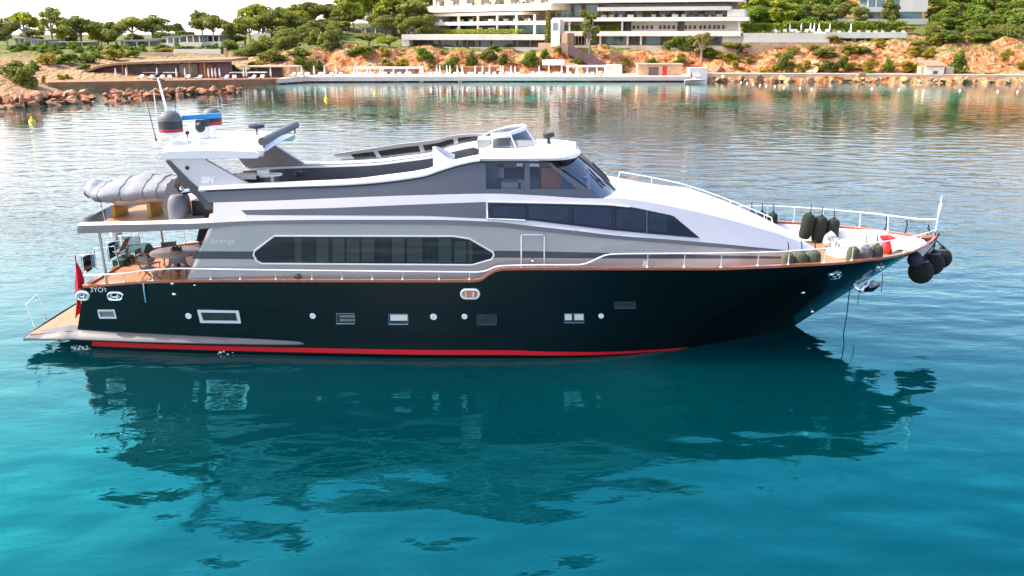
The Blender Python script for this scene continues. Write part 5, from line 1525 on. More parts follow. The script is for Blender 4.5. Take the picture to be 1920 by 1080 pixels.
TREES = [  # kind, leaf, px, top, width, Y, label
 ('round', 'pine_bright', 6, 28, 46, 262, 'dark yellow-green pine cut by the left edge of the view'),
 ('umbrella', 'pine_leaf', 44, 16, 62, 270, 'broad pine with a bare grey trunk in front of the left end of the bungalows'),
 ('wispy', 'wispy_leaf', 88, 6, 52, 300, 'pale wispy eucalyptus with sky showing through its crown'),
 ('tall', 'pine_leaf', 112, 23, 30, 305, 'narrow green tree just right of the pale wispy eucalyptus'),
 ('umbrella', 'pine_dark', 147, 28, 68, 296, 'dark spreading pine left of the thin mast'),
 ('round', 'pine_leaf', 182, 46, 36, 305, 'low tree standing at the foot of the thin mast'),
 ('round', 'pine_bright', 212, 31, 46, 288, 'olive-green tree right of the thin mast'),
 ('umbrella', 'pine_leaf', 240, 26, 56, 296, 'spreading pine over the middle bungalow, left of a darker one'),
 ('umbrella', 'pine_dark', 282, 26, 58, 300, 'dark pine left of the open gap of sky'),
 ('round', 'pine_dark', 326, 41, 36, 320, 'small dark tree alone in the gap of sky behind the bungalows'),
 ('umbrella', 'pine_dark', 374, 16, 52, 306, 'dark crowned pine right of the gap of sky'),
 ('umbrella', 'pine_bright', 396, 24, 46, 296, 'bright green pine over the grey-fronted bungalow'),
 ('tall', 'pine_dark', 424, 31, 28, 292, 'narrow dark tree at the right end of the bungalows'),
 ('umbrella', 'pine_leaf', 455, 27, 46, 292, 'low-headed pine beside the white garden wall'),
 ('umbrella', 'pine_leaf', 484, 0, 62, 300, 'tall pine with a pale trunk in front of the white garden wall'),
 ('umbrella', 'pine_bright', 488, 24, 70, 284, 'bright flat-topped pine standing before the tall one'),
 ('tall', 'pine_dark', 527, 3, 34, 300, 'slim dark tree on the skyline between flat-topped pines'),
 ('round', 'pine_leaf', 553, 6, 56, 306, 'round leafy tree on the skyline left of the hotel'),
 ('umbrella', 'pine_bright', 588, -3, 66, 300, 'bright broad pine high on the skyline'),
 ('round', 'pine_bright', 586, 34, 48, 268, 'light green tree with two pale stems above the orange bank'),
 ('umbrella', 'pine_bright', 530, 54, 34, 268, 'small flat-topped tree on the lawn edge'),
 ('tall', 'pine_dark', 622, 0, 44, 306, 'dark tree behind the bright broad pine'),
 ('round', 'pine_leaf', 652, -12, 62, 300, 'big green tree rising out of view, farther from the hotel'),
 ('round', 'pine_bright', 622, 72, 34, 244, 'yellow-green bushy tree on the edge of the orange bank'),
 ('umbrella', 'pine_leaf', 640, 38, 60, 284, 'dark spreading pine in front of the white terrace house'),
 ('umbrella', 'pine_bright', 690, 58, 56, 244, 'leaning bright pine at the cliff edge, left one of the pair by the long pavilion'),
 ('umbrella', 'pine_leaf', 728, 66, 58, 238, 'dark pine at the cliff edge touching the end wall of the pavilion'),
 ('tall', 'pine_leaf', 738, -22, 76, 292, 'tall dense tree next to the left end of the hotel'),
 ('tall', 'pine_dark', 772, -14, 70, 284, 'dark tall tree shading the corner of the hotel terrace'),
 ('round', 'pine_bright', 762, 22, 44, 272, 'mid-height bright tree under the tall ones by the hotel'),
 ('round', 'pine_dark', 798, 24, 38, 276, 'blue-green tree against the hotel wall'),
 ('cypress', 'pine_dark', 1028, 18, 11, 236, 'narrow cypress rising beside the hotel tower'),
 ('wispy', 'pine_bright', 1106, 17, 46, 234, 'thin bright tree in front of the hotel balconies'),
 ('wispy', 'wispy_leaf', 1318, 56, 42, 232, 'sparse pale tree before the right end of the hotel'),
 ('tall', 'pine_leaf', 1412, -24, 56, 282, 'tree filling the corner just right of the hotel'),
 ('tall', 'pine_dark', 1444, -16, 50, 290, 'dark tree behind the hedge, second right of the hotel'),
 ('round', 'pine_leaf', 1470, 10, 42, 272, 'greyish tree over the left end of the clipped hedge'),
 ('tall', 'pine_dark', 1502, -18, 52, 296, 'very dark tall tree behind the terrace parasols'),
 ('wispy', 'pine_bright', 1516, 10, 46, 268, 'loose light tree behind the terrace parasols'),
 ('tall', 'pine_leaf', 1548, -14, 48, 290, 'olive tall tree left of the villa'),
 ('round', 'pine_bright', 1582, 0, 44, 274, 'yellow-green tree left of the villa balcony'),
 ('round', 'pine_dark', 1612, 10, 40, 264, 'dark round tree before the villa corner'),
 ('tall', 'pine_bright', 1672, -4, 34, 258, 'bright upright tree in front of the white villa'),
 ('tall', 'pine_leaf', 1745, -24, 44, 288, 'tree by the right wall of the villa'),
 ('round', 'pine_leaf', 1788, -18, 66, 286, 'forest tree with a pale forked trunk, right of the villa'),
 ('umbrella', 'pine_bright', 1812, 28, 84, 256, 'bright flat pine above the orange cliff, left of two'),
 ('umbrella', 'pine_bright', 1872, 24, 90, 258, 'bright flat pine above the orange cliff, right of two'),
 ('round', 'pine_dark', 1838, -22, 66, 296, 'dark forest tree behind the flat pines'),
 ('round', 'pine_leaf', 1884, -16, 66, 292, 'forest tree in the upper right corner'),
 ('umbrella', 'pine_bright', 1926, 12, 66, 262, 'bright pine cut by the right edge of the view'),
 ('umbrella', 'pine_leaf', 1704, 58, 62, 244, 'dark green pine below the right end of the white terrace'),
 ('umbrella', 'pine_bright', 1722, 82, 46, 228, 'flat bright pine on the slope above the little stone house'),
 ('umbrella', 'pine_bright', 1382, 76, 50, 232, 'yellow-green flat pine below the bright terrace wall'),
]
for k, leaf, px, yt, w, Y, lb in TREES:
    plant_tree(k, leaf, px, yt, w, Y, lb, name={'umbrella': 'pine_tree', 'cypress': 'cypress_tree', 'wispy': 'eucalyptus_tree'}.get(k, 'tree'))
# forest filling behind
for i, (px, yt, w, Y) in enumerate([(1425, -30, 60, 330), (1460, -40, 60, 335), (1490, -30, 60, 340), (1530, -40, 60, 335), (1570, -35, 60, 330), (1760, -50, 60, 330), (1800, -50, 70, 335), (1850, -55, 70, 330), (1905, -50, 70, 335), (690, -30, 50, 330), (720, -45, 60, 330), (780, -40, 60, 330)]):
    plant_tree('round', ('pine_dark', 'pine_leaf')[i % 2], px, yt, w, Y, 'backmost forest tree cropped by the top of the view, behind nearer crowns', group='backmost forest trees cropped by the top edge')
rf = random.Random(12)
for i in range(26):
    plant_tree('round', ('pine_leaf', 'pine_dark')[(i // 2) % 2], rf.uniform(1402, 1600) if i % 2 else rf.uniform(1745, 1925), rf.uniform(-18, 22), rf.uniform(46, 66), rf.uniform(262, 318), 'leafy tree of the wood on the right hill, among many like it', group='wood on the right hill')
for i in range(9):
    plant_tree('umbrella', ('pine_leaf', 'pine_bright', 'pine_dark')[i % 3], (468, 506, 545, 570, 612, 636, 664, 708, 722)[i], rf.uniform(8, 34), 52, rf.uniform(272, 300), 'pine of the dense grove between bungalows and hotel, among others like it', group='grove between bungalows and hotel', name='pine_tree')
for px, yt in ((60, 52), (128, 54), (200, 58), (250, 57), (300, 58), (345, 56), (440, 50), (520, 40), (560, 45)):
    plant_tree('round', 'pine_dark', px, yt, 50, 318, 'low tree filling the gap between bungalow and skyline pines', group='low trees behind the bungalows')
BUSH = [
 ('pine_bright', 24, 108, 152, 74, 'rounded green bush on the rocky headland at the left edge', 152),
 ('pine_dark', 52, 118, 168, 46, 'dark bush trailing down the headland rocks', 150),
 ('shrub_green', 62, 112, 132, 30, 'dark green bush at the head of the sand slope', None),
 ('shrub_olive', 90, 96, 122, 50, 'olive scrub below the left bungalow', None),
 ('shrub_green', 122, 96, 120, 50, 'scrub with a purple shadow below the second bungalow', None),
 ('shrub_green', 160, 98, 118, 46, 'leafy bush above the sand slope', None),
 ('shrub_green', 184, 94, 112, 30, 'bright bush left of the curved roof', None),
 ('shrub_olive', 212, 90, 112, 50, 'olive bush over the left shoulder of the curved roof', None),
 ('shrub_green', 246, 92, 108, 36, 'green bush on top of the curved roof slope', None),
 ('shrub_green', 157, 118, 132, 30, 'low clipped bush on the sand slope', None),
 ('shrub_olive', 114, 138, 150, 22, 'low round shrub on the sand slope, left of a pair', None),
 ('shrub_olive', 130, 136, 149, 16, 'low round shrub on the sand slope, right of a pair', None),
 ('shrub_olive', 62, 140, 158, 9, 'small potted tree on the promenade, leftmost of two', None),
 ('shrub_olive', 83, 139, 158, 10, 'small potted tree on the promenade, right of the leftmost', None),
 ('shrub_green', 340, 84, 96, 60, 'hedge-like bush under the grey-fronted bungalow', None),
 ('shrub_green', 402, 82, 94, 36, 'bush in front of the rightmost bungalow', None),
 ('shrub_olive', 300, 88, 98, 46, 'low scrub on the crest above the curved roof', None),
 ('shrub_green', 440, 118, 134, 22, 'bright bush at the right end of the curved roof', None),
 ('pine_dark', 466, 88, 106, 64, 'dark bush on the bank beneath the garden wall', None),
 ('pine_dark', 510, 90, 114, 60, 'blue-grey bush on the bank, above red earth', None),
 ('shrub_green', 560, 88, 106, 60, 'dark hedge on the crest left of the orange bank', None),
 ('shrub_olive', 480, 112, 128, 40, 'olive bush on the bank behind the brown pavilion', None),
 ('shrub_green', 560, 104, 124, 26, 'bush growing up the orange bank', None),
 ('pine_bright', 578, 108, 136, 34, 'bright yellow-green bush behind the left loungers', None),
 ('shrub_green', 600, 112, 134, 22, 'darker bush touching the bright yellow-green one', None),
 ('shrub_green', 672, 84, 104, 60, 'dark bush at the top of the orange bank', None),
 ('shrub_olive', 740, 104, 130, 56, 'broad olive bush behind the long white pergola', None),
 ('pine_bright', 726, 108, 122, 26, 'bright patch of bush on the broad olive one', None),
 ('shrub_green', 798, 84, 118, 38, 'tall dark bush under the left end of the pavilion', None),
 ('shrub_green', 846, 100, 134, 34, 'deep green bush hanging over the orange hollow', None),
 ('pine_dark', 884, 92, 116, 26, 'blue-grey bush below the pavilion', None),
 ('pine_bright', 912, 90, 112, 46, 'light green bush patch below the pavilion', None),
 ('shrub_green', 924, 82, 96, 26, 'round dark shrub against the pavilion base', None),
 ('pine_bright', 948, 96, 122, 34, 'light bush spilling down the rocks', None),
 ('shrub_green', 996, 92, 126, 44, 'large grey-green bush left of the stone tower base', None),
 ('shrub_green', 1022, 90, 106, 22, 'round dark shrub at the corner of the stone tower base', None),
 ('pine_bright', 1082, 104, 122, 30, 'bright shrub beside the outside stair', None),
 ('shrub_green', 1262, 64, 96, 42, 'tall green bush in front of the hotel ground floor', None),
 ('pine_dark', 1296, 66, 98, 46, 'dark bush in front of the hotel ground floor glass', None),
 ('shrub_green', 1334, 84, 104, 50, 'green bush at the foot of the hotel right end', None),
 ('shrub_olive', 1366, 96, 120, 46, 'brown-green bush on the cliff below the flat pine', None),
 ('shrub_green', 1222, 108, 124, 34, 'dark round bush above the peach hut', None),
 ('shrub_green', 1272, 106, 122, 26, 'round bush right of the peach hut', None),
 ('shrub_olive', 1160, 112, 124, 28, 'low bush between pergola and peach hut', None),
 ('shrub_olive', 1444, 116, 138, 32, 'olive bush at the foot of the cliff by the path', None),
 ('pine_dark', 1472, 90, 138, 38, 'dark blue-green tall bush by the path', None),
 ('shrub_olive', 1504, 106, 138, 30, 'yellowish bush right of the dark tall one', None),
 ('pine_bright', 1556, 110, 138, 42, 'bright green bush left of the dark round shrub', None),
 ('shrub_green', 1576, 98, 136, 26, 'dark upright shrub right of the bright bush', None),
 ('pine_dark', 1546, 86, 108, 50, 'dark scrub under the shaded terrace', None),
 ('pine_dark', 1606, 84, 100, 60, 'dark scrub on the slope under the terrace, farther right', None),
 ('shrub_olive', 1630, 106, 138, 32, 'sunlit olive bush on the orange slope', None),
 ('shrub_green', 1628, 130, 141, 26, 'low dark bush at the foot of the slope', None),
 ('shrub_green', 1664, 108, 136, 30, 'grey-green bush left of the little stone house', None),
 ('shrub_olive', 1700, 112, 136, 44, 'dry bush just behind the wall of the little stone house', None),
 ('shrub_green', 1796, 92, 140, 40, 'tall green bush right of the little stone house', None),
 ('pine_bright', 1788, 126, 141, 44, 'bright clipped bush in front of the tall one', None),
 ('shrub_olive', 1886, 88, 114, 26, 'olive bush high on the orange cliff at the right', None),
 ('shrub_green', 1778, 58, 80, 66, 'dark green hedge along the top of the cliff', None),
 ('shrub_green', 1840, 62, 76, 60, 'low hedge under the flat pines', None),
 ('shrub_olive', 1840, 134, 142, 50, 'low yellow scrub along the foot of the right cliff', None),
 ('shrub_olive', 1918, 112, 130, 30, 'yellow bush at the right edge of the cliff', None),
]
for leaf, px, yt, yb, w, lb, Y in BUSH: plant_bush(leaf, px, yt, yb, w, lb, Y=Y)
for t in prot_all:
    for c in kids(t): bpy.data.objects.remove(c)
    bpy.data.objects.remove(t)
def scatter(n, xr, yr, leaf, s0, s1, label, group, sd):
    rs = random.Random(sd)
    for _ in range(n):
        px = rs.uniform(*xr); Y = rs.uniform(*yr); x = PY(px, 80, Y).x; o = bpy.data.objects.new('shrub', bush_me[leaf][rs.randrange(2)]); COL.objects.link(o)
        k = rs.uniform(s0, s1); o.location = (x, Y, gz(x, Y) - .3); o.scale = (k / 5, k / 5, k * rs.uniform(.7, 1.1) / 8); o.rotation_euler = (0, 0, rs.uniform(0, 6)); tag(o, label, 'shrub', group)
scatter(34, (20, 230), (226, 252), 'shrub_green', 1.1, 2.3, 'scrub bush in the thicket between the left bungalows and the beach house', 'scrub of the left thicket', 31)
scatter(22, (230, 440), (238, 262), 'shrub_green', 1, 1.9, 'low bush in the gardens above the curved roof', 'garden bushes above the curved roof', 32)
scatter(26, (430, 640), (236, 275), 'pine_dark', 2.5, 5, 'bush in the dark undergrowth below the skyline pines', 'undergrowth below the skyline pines', 33)
scatter(40, (1400, 1560), (256, 300), 'shrub_green', 3, 6, 'bush under the trees behind the clipped hedge', 'undergrowth behind the clipped hedge', 34)
scatter(46, (1740, 1930), (246, 300), 'shrub_green', 3, 6, 'bush in the undergrowth of the forest right of the villa', 'undergrowth of the right forest', 35)
scatter(26, (1400, 1900), (218, 234), 'shrub_olive', 1.2, 2.6, 'small dry shrub scattered on the orange cliff at the right', 'small dry shrubs on the right cliff', 36)
scatter(18, (640, 1380), (226, 234), 'shrub_olive', 1.0, 2.2, 'small dry shrub on the orange bank below the hotel', 'small dry shrubs below the hotel', 37)
scatter(34, (1735, 1940), (231, 247), 'pine_dark', 1.6, 3.4, 'dark bush along the cliff top at the right', 'dark bushes along the right cliff top', 38)
# clipped hedges along the right terrace
def hedge(pa, pb, Y, y0, y1, label):
    a, b = PY(pa, y1, Y), PY(pb, y1, Y); zt_ = PY(pa, y0, Y).z
    rnd = random.Random(pa); mb = MB()
    for _ in range(int((b.x - a.x) * 60)):
        q = Vector((rnd.uniform(a.x, b.x), Y + rnd.uniform(0, 2), 0)); q.z = a.z - .5 + (zt_ - a.z + .5) * rnd.random() ** .6
        nr = Vector((rnd.uniform(-1, 1), rnd.uniform(-1.5, .2), rnd.uniform(-.2, 1))).normalized(); e1 = nr.orthogonal().normalized(); e2 = nr.cross(e1); s_ = rnd.uniform(.2, .45)
        mb.face([q - e1 * s_, q - e2 * s_, q + e1 * s_, q + e2 * s_])
    o = mb.build('clipped_hedge', 'hedge_leaf', smooth=False, recalc=False); tag(o, label, 'hedge')
hedge(1392, 1470, 246, 44, 60, 'clipped green hedge right next to the hotel end')
hedge(1470, 1700, 250, 40, 56, 'long clipped hedge behind the terrace parasols')

# ------------------------------------------------------------------ hotel
class Facade:
    """u along the front (0..1), z up, depth back from it"""
    def __init__(s, a, b): s.a = Vector((a[0], a[1], 0)); s.b = Vector((b[0], b[1], 0)); s.d = (s.b - s.a).normalized(); s.n = Vector((-s.d.y, s.d.x, 0)); s.L = (s.b - s.a).length
    def at(s, px):                          # u of a picture column
        k = (px - 960) / FPX * CT           # x = k*y approximately on the level of the horizon
        # a.x + u L d.x = k (a.y + u L d.y)
        return (k * s.a.y - s.a.x) / (s.d.x - k * s.d.y)
    def q(s, m, dep, z): v = s.a + s.d * m + s.n * dep; return Vector((v.x, v.y, z))
    def bx(s, mb, p0, p1, dep0, dep1, z0, z1):
        m0, m1 = s.at(p0), s.at(p1)
        mb.prism([s.q(m0, dep0, z0), s.q(m1, dep0, z0), s.q(m1, dep1, z0), s.q(m0, dep1, z0)], (0, 0, z1 - z0))
def zpx(px, py, Y): return PY(px, py, Y).z
JX = PY(1045, 62, 252).x
hotel = thing('hotel', (0, 262, 8), 'large white terraced modern hotel with long balconies above the cliff', 'hotel')
FA = Facade((PY(790, 62, 292).x, 292), (JX, 250)); FB = Facade((JX, 250), (PY(1392, 62, 236).x, 236))
ZR = 250.0
def zz(py): return zpx(1045, py, ZR)
def part(fc, name, m, *boxes):
    mb = MB()
    for b in boxes: fc.bx(mb, *b)
    return mb.build(name, m, hotel, smooth=False)
z_top0, z_top1 = zz(18.5), zz(6)
z2a, z2b = zz(46), zz(39)                   # main balcony slab
z1a, z1b = zz(74.5), zz(64.5)               # pavilion roof slab
# left wing
part(FA, 'roof_fascia', 'concrete_white', (800, 1046, -3.0, 8, z_top0, z_top1))
part(FA, 'upper_wall', 'concrete_warm', (806, 1046, 1.5, 9, z_top1, zz(-45)))
for i, p in enumerate(lin(812, 1035, 9)): part(FA, 'upper_window', 'room_dark', (p, p + 14, 1.3, 1.6, z_top1 + .3, zz(-12)))
for i, p in enumerate(lin(808, 1040, 10)): part(FA, 'parapet_post', 'paint_white', (p, p + 1.5, -2.5, -2.2, z_top1, z_top1 + 1.4))
part(FA, 'roof_slab', 'concrete_white', (806, 1046, -1, 9, zz(-45), zz(-52)))
part(FA, 'balcony_canopy', 'concrete_white', (822, 990, -2.2, 6, zz(26.5), zz(20.5)))
part(FA, 'recess_wall', 'room_warm', (818, 1046, 4.5, 9, zz(64), z_top0))
for a, b in ((828, 862), (868, 898), (906, 934), (942, 972)): part(FA, 'glass_band', 'glass_far', (a, b, 4.2, 4.6, z2b, zz(27)))
part(FA, 'end_wall', 'concrete_white', (806, 822, 0, 9, zz(64), z_top0))
part(FA, 'balcony_slab', 'concrete_white', (822, 1046, -2.4, 6, z2a, z2b))
for p in (866, 902, 938, 974, 1008): part(FA, 'column', 'paint_white', (p, p + 2.2, -1.6, -1.1, zz(64), z2a), (p, p + 2.2, -1.6, -1.1, z2b, zz(26)))
for p in (1012, 1024): part(FA, 'upper_window', 'room_dark', (p, p + 6, 4.3, 4.6, z2b + .3, zz(24)))
part(FA, 'lower_glass', 'glass_teal', (940, 1040, 3.2, 3.6, zz(62), z2a))
part(FA, 'lower_room', 'room_dark', (830, 935, 3.2, 3.6, zz(62), z2a))
for a, b in ((848, 858), (890, 898), (909, 921)): part(FA, 'terrace_screen', 'paint_white', (a, b, 1.2, 1.5, zz(61), zz(51)))
mb = MB(); rnd = random.Random(5)
m0, m1 = FA.at(800), FA.at(990)
for _ in range(1500):
    q = FA.q(rnd.uniform(m0, m1), rnd.uniform(-4.5, -1.5), zz(63) + rnd.random() * 1.1); e = Vector((rnd.uniform(-1, 1), rnd.uniform(-1, 1), rnd.uniform(-1, 1))).normalized() * .3; f = e.orthogonal().normalized() * .2
    mb.face([q - e, q - f, q + e, q + f])
mb.build('planting', 'hedge_leaf', hotel, smooth=False, recalc=False)
for fc, p0, p1, n_, zb in ((FB, 1050, 1360, 15, zz(33.5)), (FA, 830, 1000, 9, z2b), (FA, 815, 1030, 9, z_top1)):
    for k in range(n_):
        p = p0 + (p1 - p0) * (k + rt.uniform(.1, .8)) / n_; mb = MB(); q = fc.q(fc.at(p), rt.uniform(-1.4, 1.5), zb)
        leafy(mb, [(tuple(q + Vector((0, 0, rt.uniform(.5, 1.2)))), (.35, .35, .5))], 26, .25, rt); mb.build('potted_plant', rt.choice(['hedge_leaf', 'pine_dark']), hotel, smooth=False, recalc=False)
    for k in range(n_ + 3):
        p = p0 + (p1 - p0) * (k + rt.uniform(.1, .8)) / (n_ + 3); mb = MB(); q = fc.q(fc.at(p), rt.uniform(-1.2, 1.0), zb + .35); mb.box(q, (rt.uniform(.6, 1.6), .7, .7)); mb.build('balcony_seat', rt.choice(['cloth_white', 'room_dark', 'concrete_warm']), hotel, smooth=False)
# long pavilion under the left wing
FP = Facade((PY(755, 70, 246).x, 246), (PY(1036, 70, 238).x, 238))
part(FP, 'pavilion_roof', 'concrete_white', (755, 1034, -1.0, 34, zz(74.5), zz(64.5)))
part(FP, 'pavilion_end_wall', 'concrete_white', (755, 768, -.8, 8, zz(97), zz(74.5)))
part(FP, 'pavilion_glass', 'glass_far', (768, 1030, 3, 3.4, zz(89), zz(74.5)))
for a, b in ((776, 806), (862, 884), (958, 1030)): part(FP, 'room', 'room_dark', (a, b, 2.7, 3, zz(88), zz(74.5)))
for p in (816, 849, 871, 892, 914, 965, 990): part(FP, 'mullion', 'room_warm', (p, p + 2.4, 2.2, 2.9, zz(89), zz(74.5)))
part(FP, 'pavilion_base', 'concrete_white', (768, 1030, .2, 8, zz(100), zz(87.5)))
# tower
FT_ = Facade((PY(1008, 70, 236).x, 236), (PY(1066, 70, 234).x, 234))
part(FT_, 'tower_base', 'stone_peach', (1010, 1065, -.5, 8, zz(118), zz(79.5)), (1054, 1065, -.8, 8, zz(79.5), zz(62)))
part(FT_, 'tower', 'paint_white', (1034.5, 1051, -.9, 3, zz(86), zz(38)))
part(FT_, 'tower_window', 'glass_teal', (1038, 1047.5, -1.0, -.8, zz(57), zz(44)))
part(FT_, 'tower_link', 'paint_white', (1027, 1046, 1, 8, zz(62), zz(40)))
# right wing
ZB = 243.0
part(FB, 'roof_fascia', 'concrete_white', (1040, 1390, -3, 10, zz(6.5), zz(-1)))
part(FB, 'upper_wall', 'room_warm', (1046, 1385, 2, 10, zz(-1), zz(-50)))
part(FB, 'roof_slab', 'concrete_white', (1040, 1385, -1, 10, zz(-50), zz(-57)))
for p in lin(1052, 1376, 14): part(FB, 'upper_window', 'glass_far', (p, p + 16, 1.7, 2.1, zz(-4), zz(-22)))
part(FB, 'balcony_slab', 'concrete_white', (1122, 1368, -2.4, 6, zz(21.5), zz(14.5)))
part(FB, 'recess_wall', 'room_warm', (1046, 1376, 4.5, 10, zz(66), zz(6.5)))
for a, b in ((1046, 1064), (1070, 1084), (1092, 1116)): part(FB, 'glass_band', 'glass_teal', (a, b, 3.8, 4.6, zz(39), zz(8)))
for a, b in ((1140, 1176), (1184, 1222), (1228, 1262), (1268, 1306), (1316, 1358)): 
    w3 = (b - a) / 4
    for k in range(4): part(FB, 'glass_band', rt.choice(['glass_teal', 'glass_far', 'glass_teal', 'room_warm']), (a + w3 * k, a + w3 * (k + 1) - .5, 4.0, 4.6, zz(38.5), zz(21.5)))
for p in (1124, 1178, 1224, 1264, 1309, 1360): part(FB, 'column', 'room_warm', (p, p + 4, 3.4, 4.4, zz(39), zz(21)))
part(FB, 'upper_strip', 'glass_far', (1128, 1360, 3.9, 4.6, zz(14), zz(7)))
part(FB, 'main_slab', 'concrete_white', (1040, 1402, -2.6, 7, zz(40.5), zz(33.5)))
part(FB, 'end_wall', 'concrete_white', (1362, 1394, -1.5, 8, zz(33), zz(20)))
part(FB, 'panel_wall', 'concrete_white', (1180, 1385, 2.6, 4.6, zz(60), zz(40)))
for p in (1183, 1191, 1200, 1208, 1217, 1233, 1241, 1249, 1258, 1267, 1281, 1289, 1298, 1309, 1317, 1326, 1335, 1343, 1352): part(FB, 'small_window', 'room_dark', (p, p + 4.4, 2.3, 2.7, zz(54.5), zz(48)))
part(FB, 'doorway', 'room_dark', (1170, 1179, 2.3, 2.8, zz(59), zz(42)), )
part(FB, 'doorway', 'room_dark', (1268, 1280, 2.2, 2.5, zz(58), zz(41)))
for p in (1068, 1166, 1384): part(FB, 'column', 'paint_white', (p, p + 3, -1.2, -.6, zz(60), zz(40)))
part(FB, 'terrace_slab', 'concrete_white', (1062, 1390, -2.6, 7, zz(67.5), zz(58.5)))
mb = MB(); m0, m1 = FB.at(1070), FB.at(1165)
for _ in range(900):
    q = FB.q(rnd.uniform(m0, m1), rnd.uniform(-1.5, 1), zz(58.5) + rnd.random() * 1.5); e = Vector((rnd.uniform(-1, 1), rnd.uniform(-1, 1), rnd.uniform(-1, 1))).normalized() * .3; f = e.orthogonal().normalized() * .2
    mb.face([q - e, q - f, q + e, q + f])
mb.build('planting', 'hedge_leaf', hotel, smooth=False, recalc=False)
part(FB, 'ground_wall', 'room_warm', (1066, 1356, 3.2, 9, zz(92), zz(67.5)))
part(FB, 'ground_glass', 'glass_far', (1070, 1100, 2.8, 3.3, zz(84), zz(68)))
for p in (1074, 1080, 1086, 1092): part(FB, 'mullion', 'paint_white', (p, p + 1.2, 2.5, 2.8, zz(84), zz(68)))
for a, b in ((1130, 1176), (1206, 1236), (1325, 1355)): part(FB, 'ground_glass', 'glass_teal', (a, b, 2.8, 3.3, zz(84), zz(68)))
for p in (1101, 1126, 1177, 1202): part(FB, 'column', 'paint_white', (p, p + 3, -1.2, -.5, zz(84), zz(67.5)))
part(FB, 'ground_terrace', 'concrete_warm', (1066, 1390, -3, 8, zz(100), zz(84.5)))
part(FB, 'corner_wall', 'concrete_white', (1356, 1394, -1, 8, zz(82), zz(67.5)))
# outside stair and awning below the tower
mb = MB(); a = PY(1068, 86, 232); b = PY(1136, 120, 226)
for i in range(16):
    t = i / 15; q = a.lerp(b, t); mb.box((q.x, q.y, q.z - 1), (.9, 2.0, 2.2))
tag(mb.build('outside_stair', 'shade_purple', smooth=False), 'dark outside stair descending the cliff from the hotel', 'stair')
aw_ = thing('awning_booth', PY(1037, 128, 226), 'booth with a wide white awning at the foot of the stone tower', 'booth')
mb = MB(); a = PY(1017, 112.5, 226); b = PY(1058, 122, 226); mb.box(((a.x + b.x) / 2, 227, (a.z + b.z) / 2), (b.x - a.x, 3, a.z - b.z)); mb.build('awning', 'cloth_white', aw_, smooth=False)
mb = MB(); mb.box(((a.x + b.x) / 2, 228.5, b.z - 1.2), (b.x - a.x - .3, 2, 2.6)); mb.build('wall', 'tile_roof', aw_, smooth=False)

# ------------------------------------------------------------------ bungalows, beach house and small buildings
def bungalow(px0, px1, yt, yb, Y, label, glass='glass_far', posts=3):
    a, b = PY(px0, yb, Y), PY(px1, yb, Y); t = PY(px0, yt, Y).z
    o = thing('bungalow', ((a.x + b.x) / 2, Y + 3, a.z), label, 'bungalow')
    w = b.x - a.x; cx_ = (a.x + b.x) / 2; h = t - a.z
    mb = MB(); mb.box((cx_, Y + 3.2, t - .2), (w + .8, 8, .4)); mb.build('roof', 'roof_grey', o, smooth=False)
    mb = MB(); mb.box((cx_, Y + 4.5, a.z + h * .42), (w, 5, h * .9)); mb.build('wall', 'roof_grey', o, smooth=False)
    mb = MB(); mb.box((cx_ - w * .1, Y + 1.95, a.z + h * .5), (w * .62, .1, h * .62)); mb.build('window', glass, o, smooth=False)
    mb = MB(); mb.box((cx_, Y + .8, a.z - .9), (w + .6, 5, 2.1)); mb.build('terrace', 'concrete_white', o, smooth=False)
    for k in range(posts):
        mb = MB(); mb.box((a.x + w * (k + .5) / posts, Y + .2, a.z + h * .45), (.28, .28, h * .92)); mb.build('post', 'paint_white', o, smooth=False)
    return o
bungalow(24, 52, 71, 88, 287, 'low bungalow half hidden by the leftmost pines')
bungalow(54, 91, 74, 88, 281, 'bungalow with a bright blue glass front and white posts', 'glass_teal')
bungalow(96, 166, 78, 91, 279, 'long low bungalow with a white terrace left of the thin mast')
bungalow(222, 292, 75, 89, 281, 'bungalow with brown shadow under its flat roof, right of the thin mast')
bungalow(276, 306, 72, 84, 285, 'small grey bungalow stepping up to the glass-fronted one')
bungalow(308, 343, 68, 82, 279, 'bungalow with a wide grey glass front', 'glass_teal')
bungalow(345, 380, 65, 80, 277, 'bungalow with white end walls and pale doors right of the glass-fronted one', 'room_warm')
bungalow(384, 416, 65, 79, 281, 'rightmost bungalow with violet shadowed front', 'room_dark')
bungalow(676, 732, 50, 66, 284, 'white terrace house left of the hotel trees')
# white garden wall and light walls among the left pines
def lowwall(px0, px1, yt, yb, Y, m, label, name='garden_wall', dpt=.5):
    a, b = PY(px0, yb, Y), PY(px1, yb, Y); t = PY(px0, yt, Y).z; mb = MB(); mb.box(((a.x + b.x) / 2, Y, (t + a.z) / 2 - .4), (b.x - a.x, dpt, t - a.z + .8)); tag(mb.build(name, m, smooth=False), label, 'wall')
lowwall(476, 508, 62, 80, 282, 'concrete_white', 'white garden wall shining through the pines')
lowwall(254, 324, 98, 103, 232, 'concrete_warm', 'yellowish low wall on the crest above the curved roof')
lowwall(326, 414, 92, 98, 240, 'concrete_white', 'pale wall sloping along the path above the curved roof')
lowwall(436, 470, 84, 88, 270, 'concrete_white', 'short pale wall beside the lawn among the pines')
lowwall(422, 426, 90, 112, 232, 'stone_peach', 'slim stone post at the end of the curved roof', 'stone_post', 1)
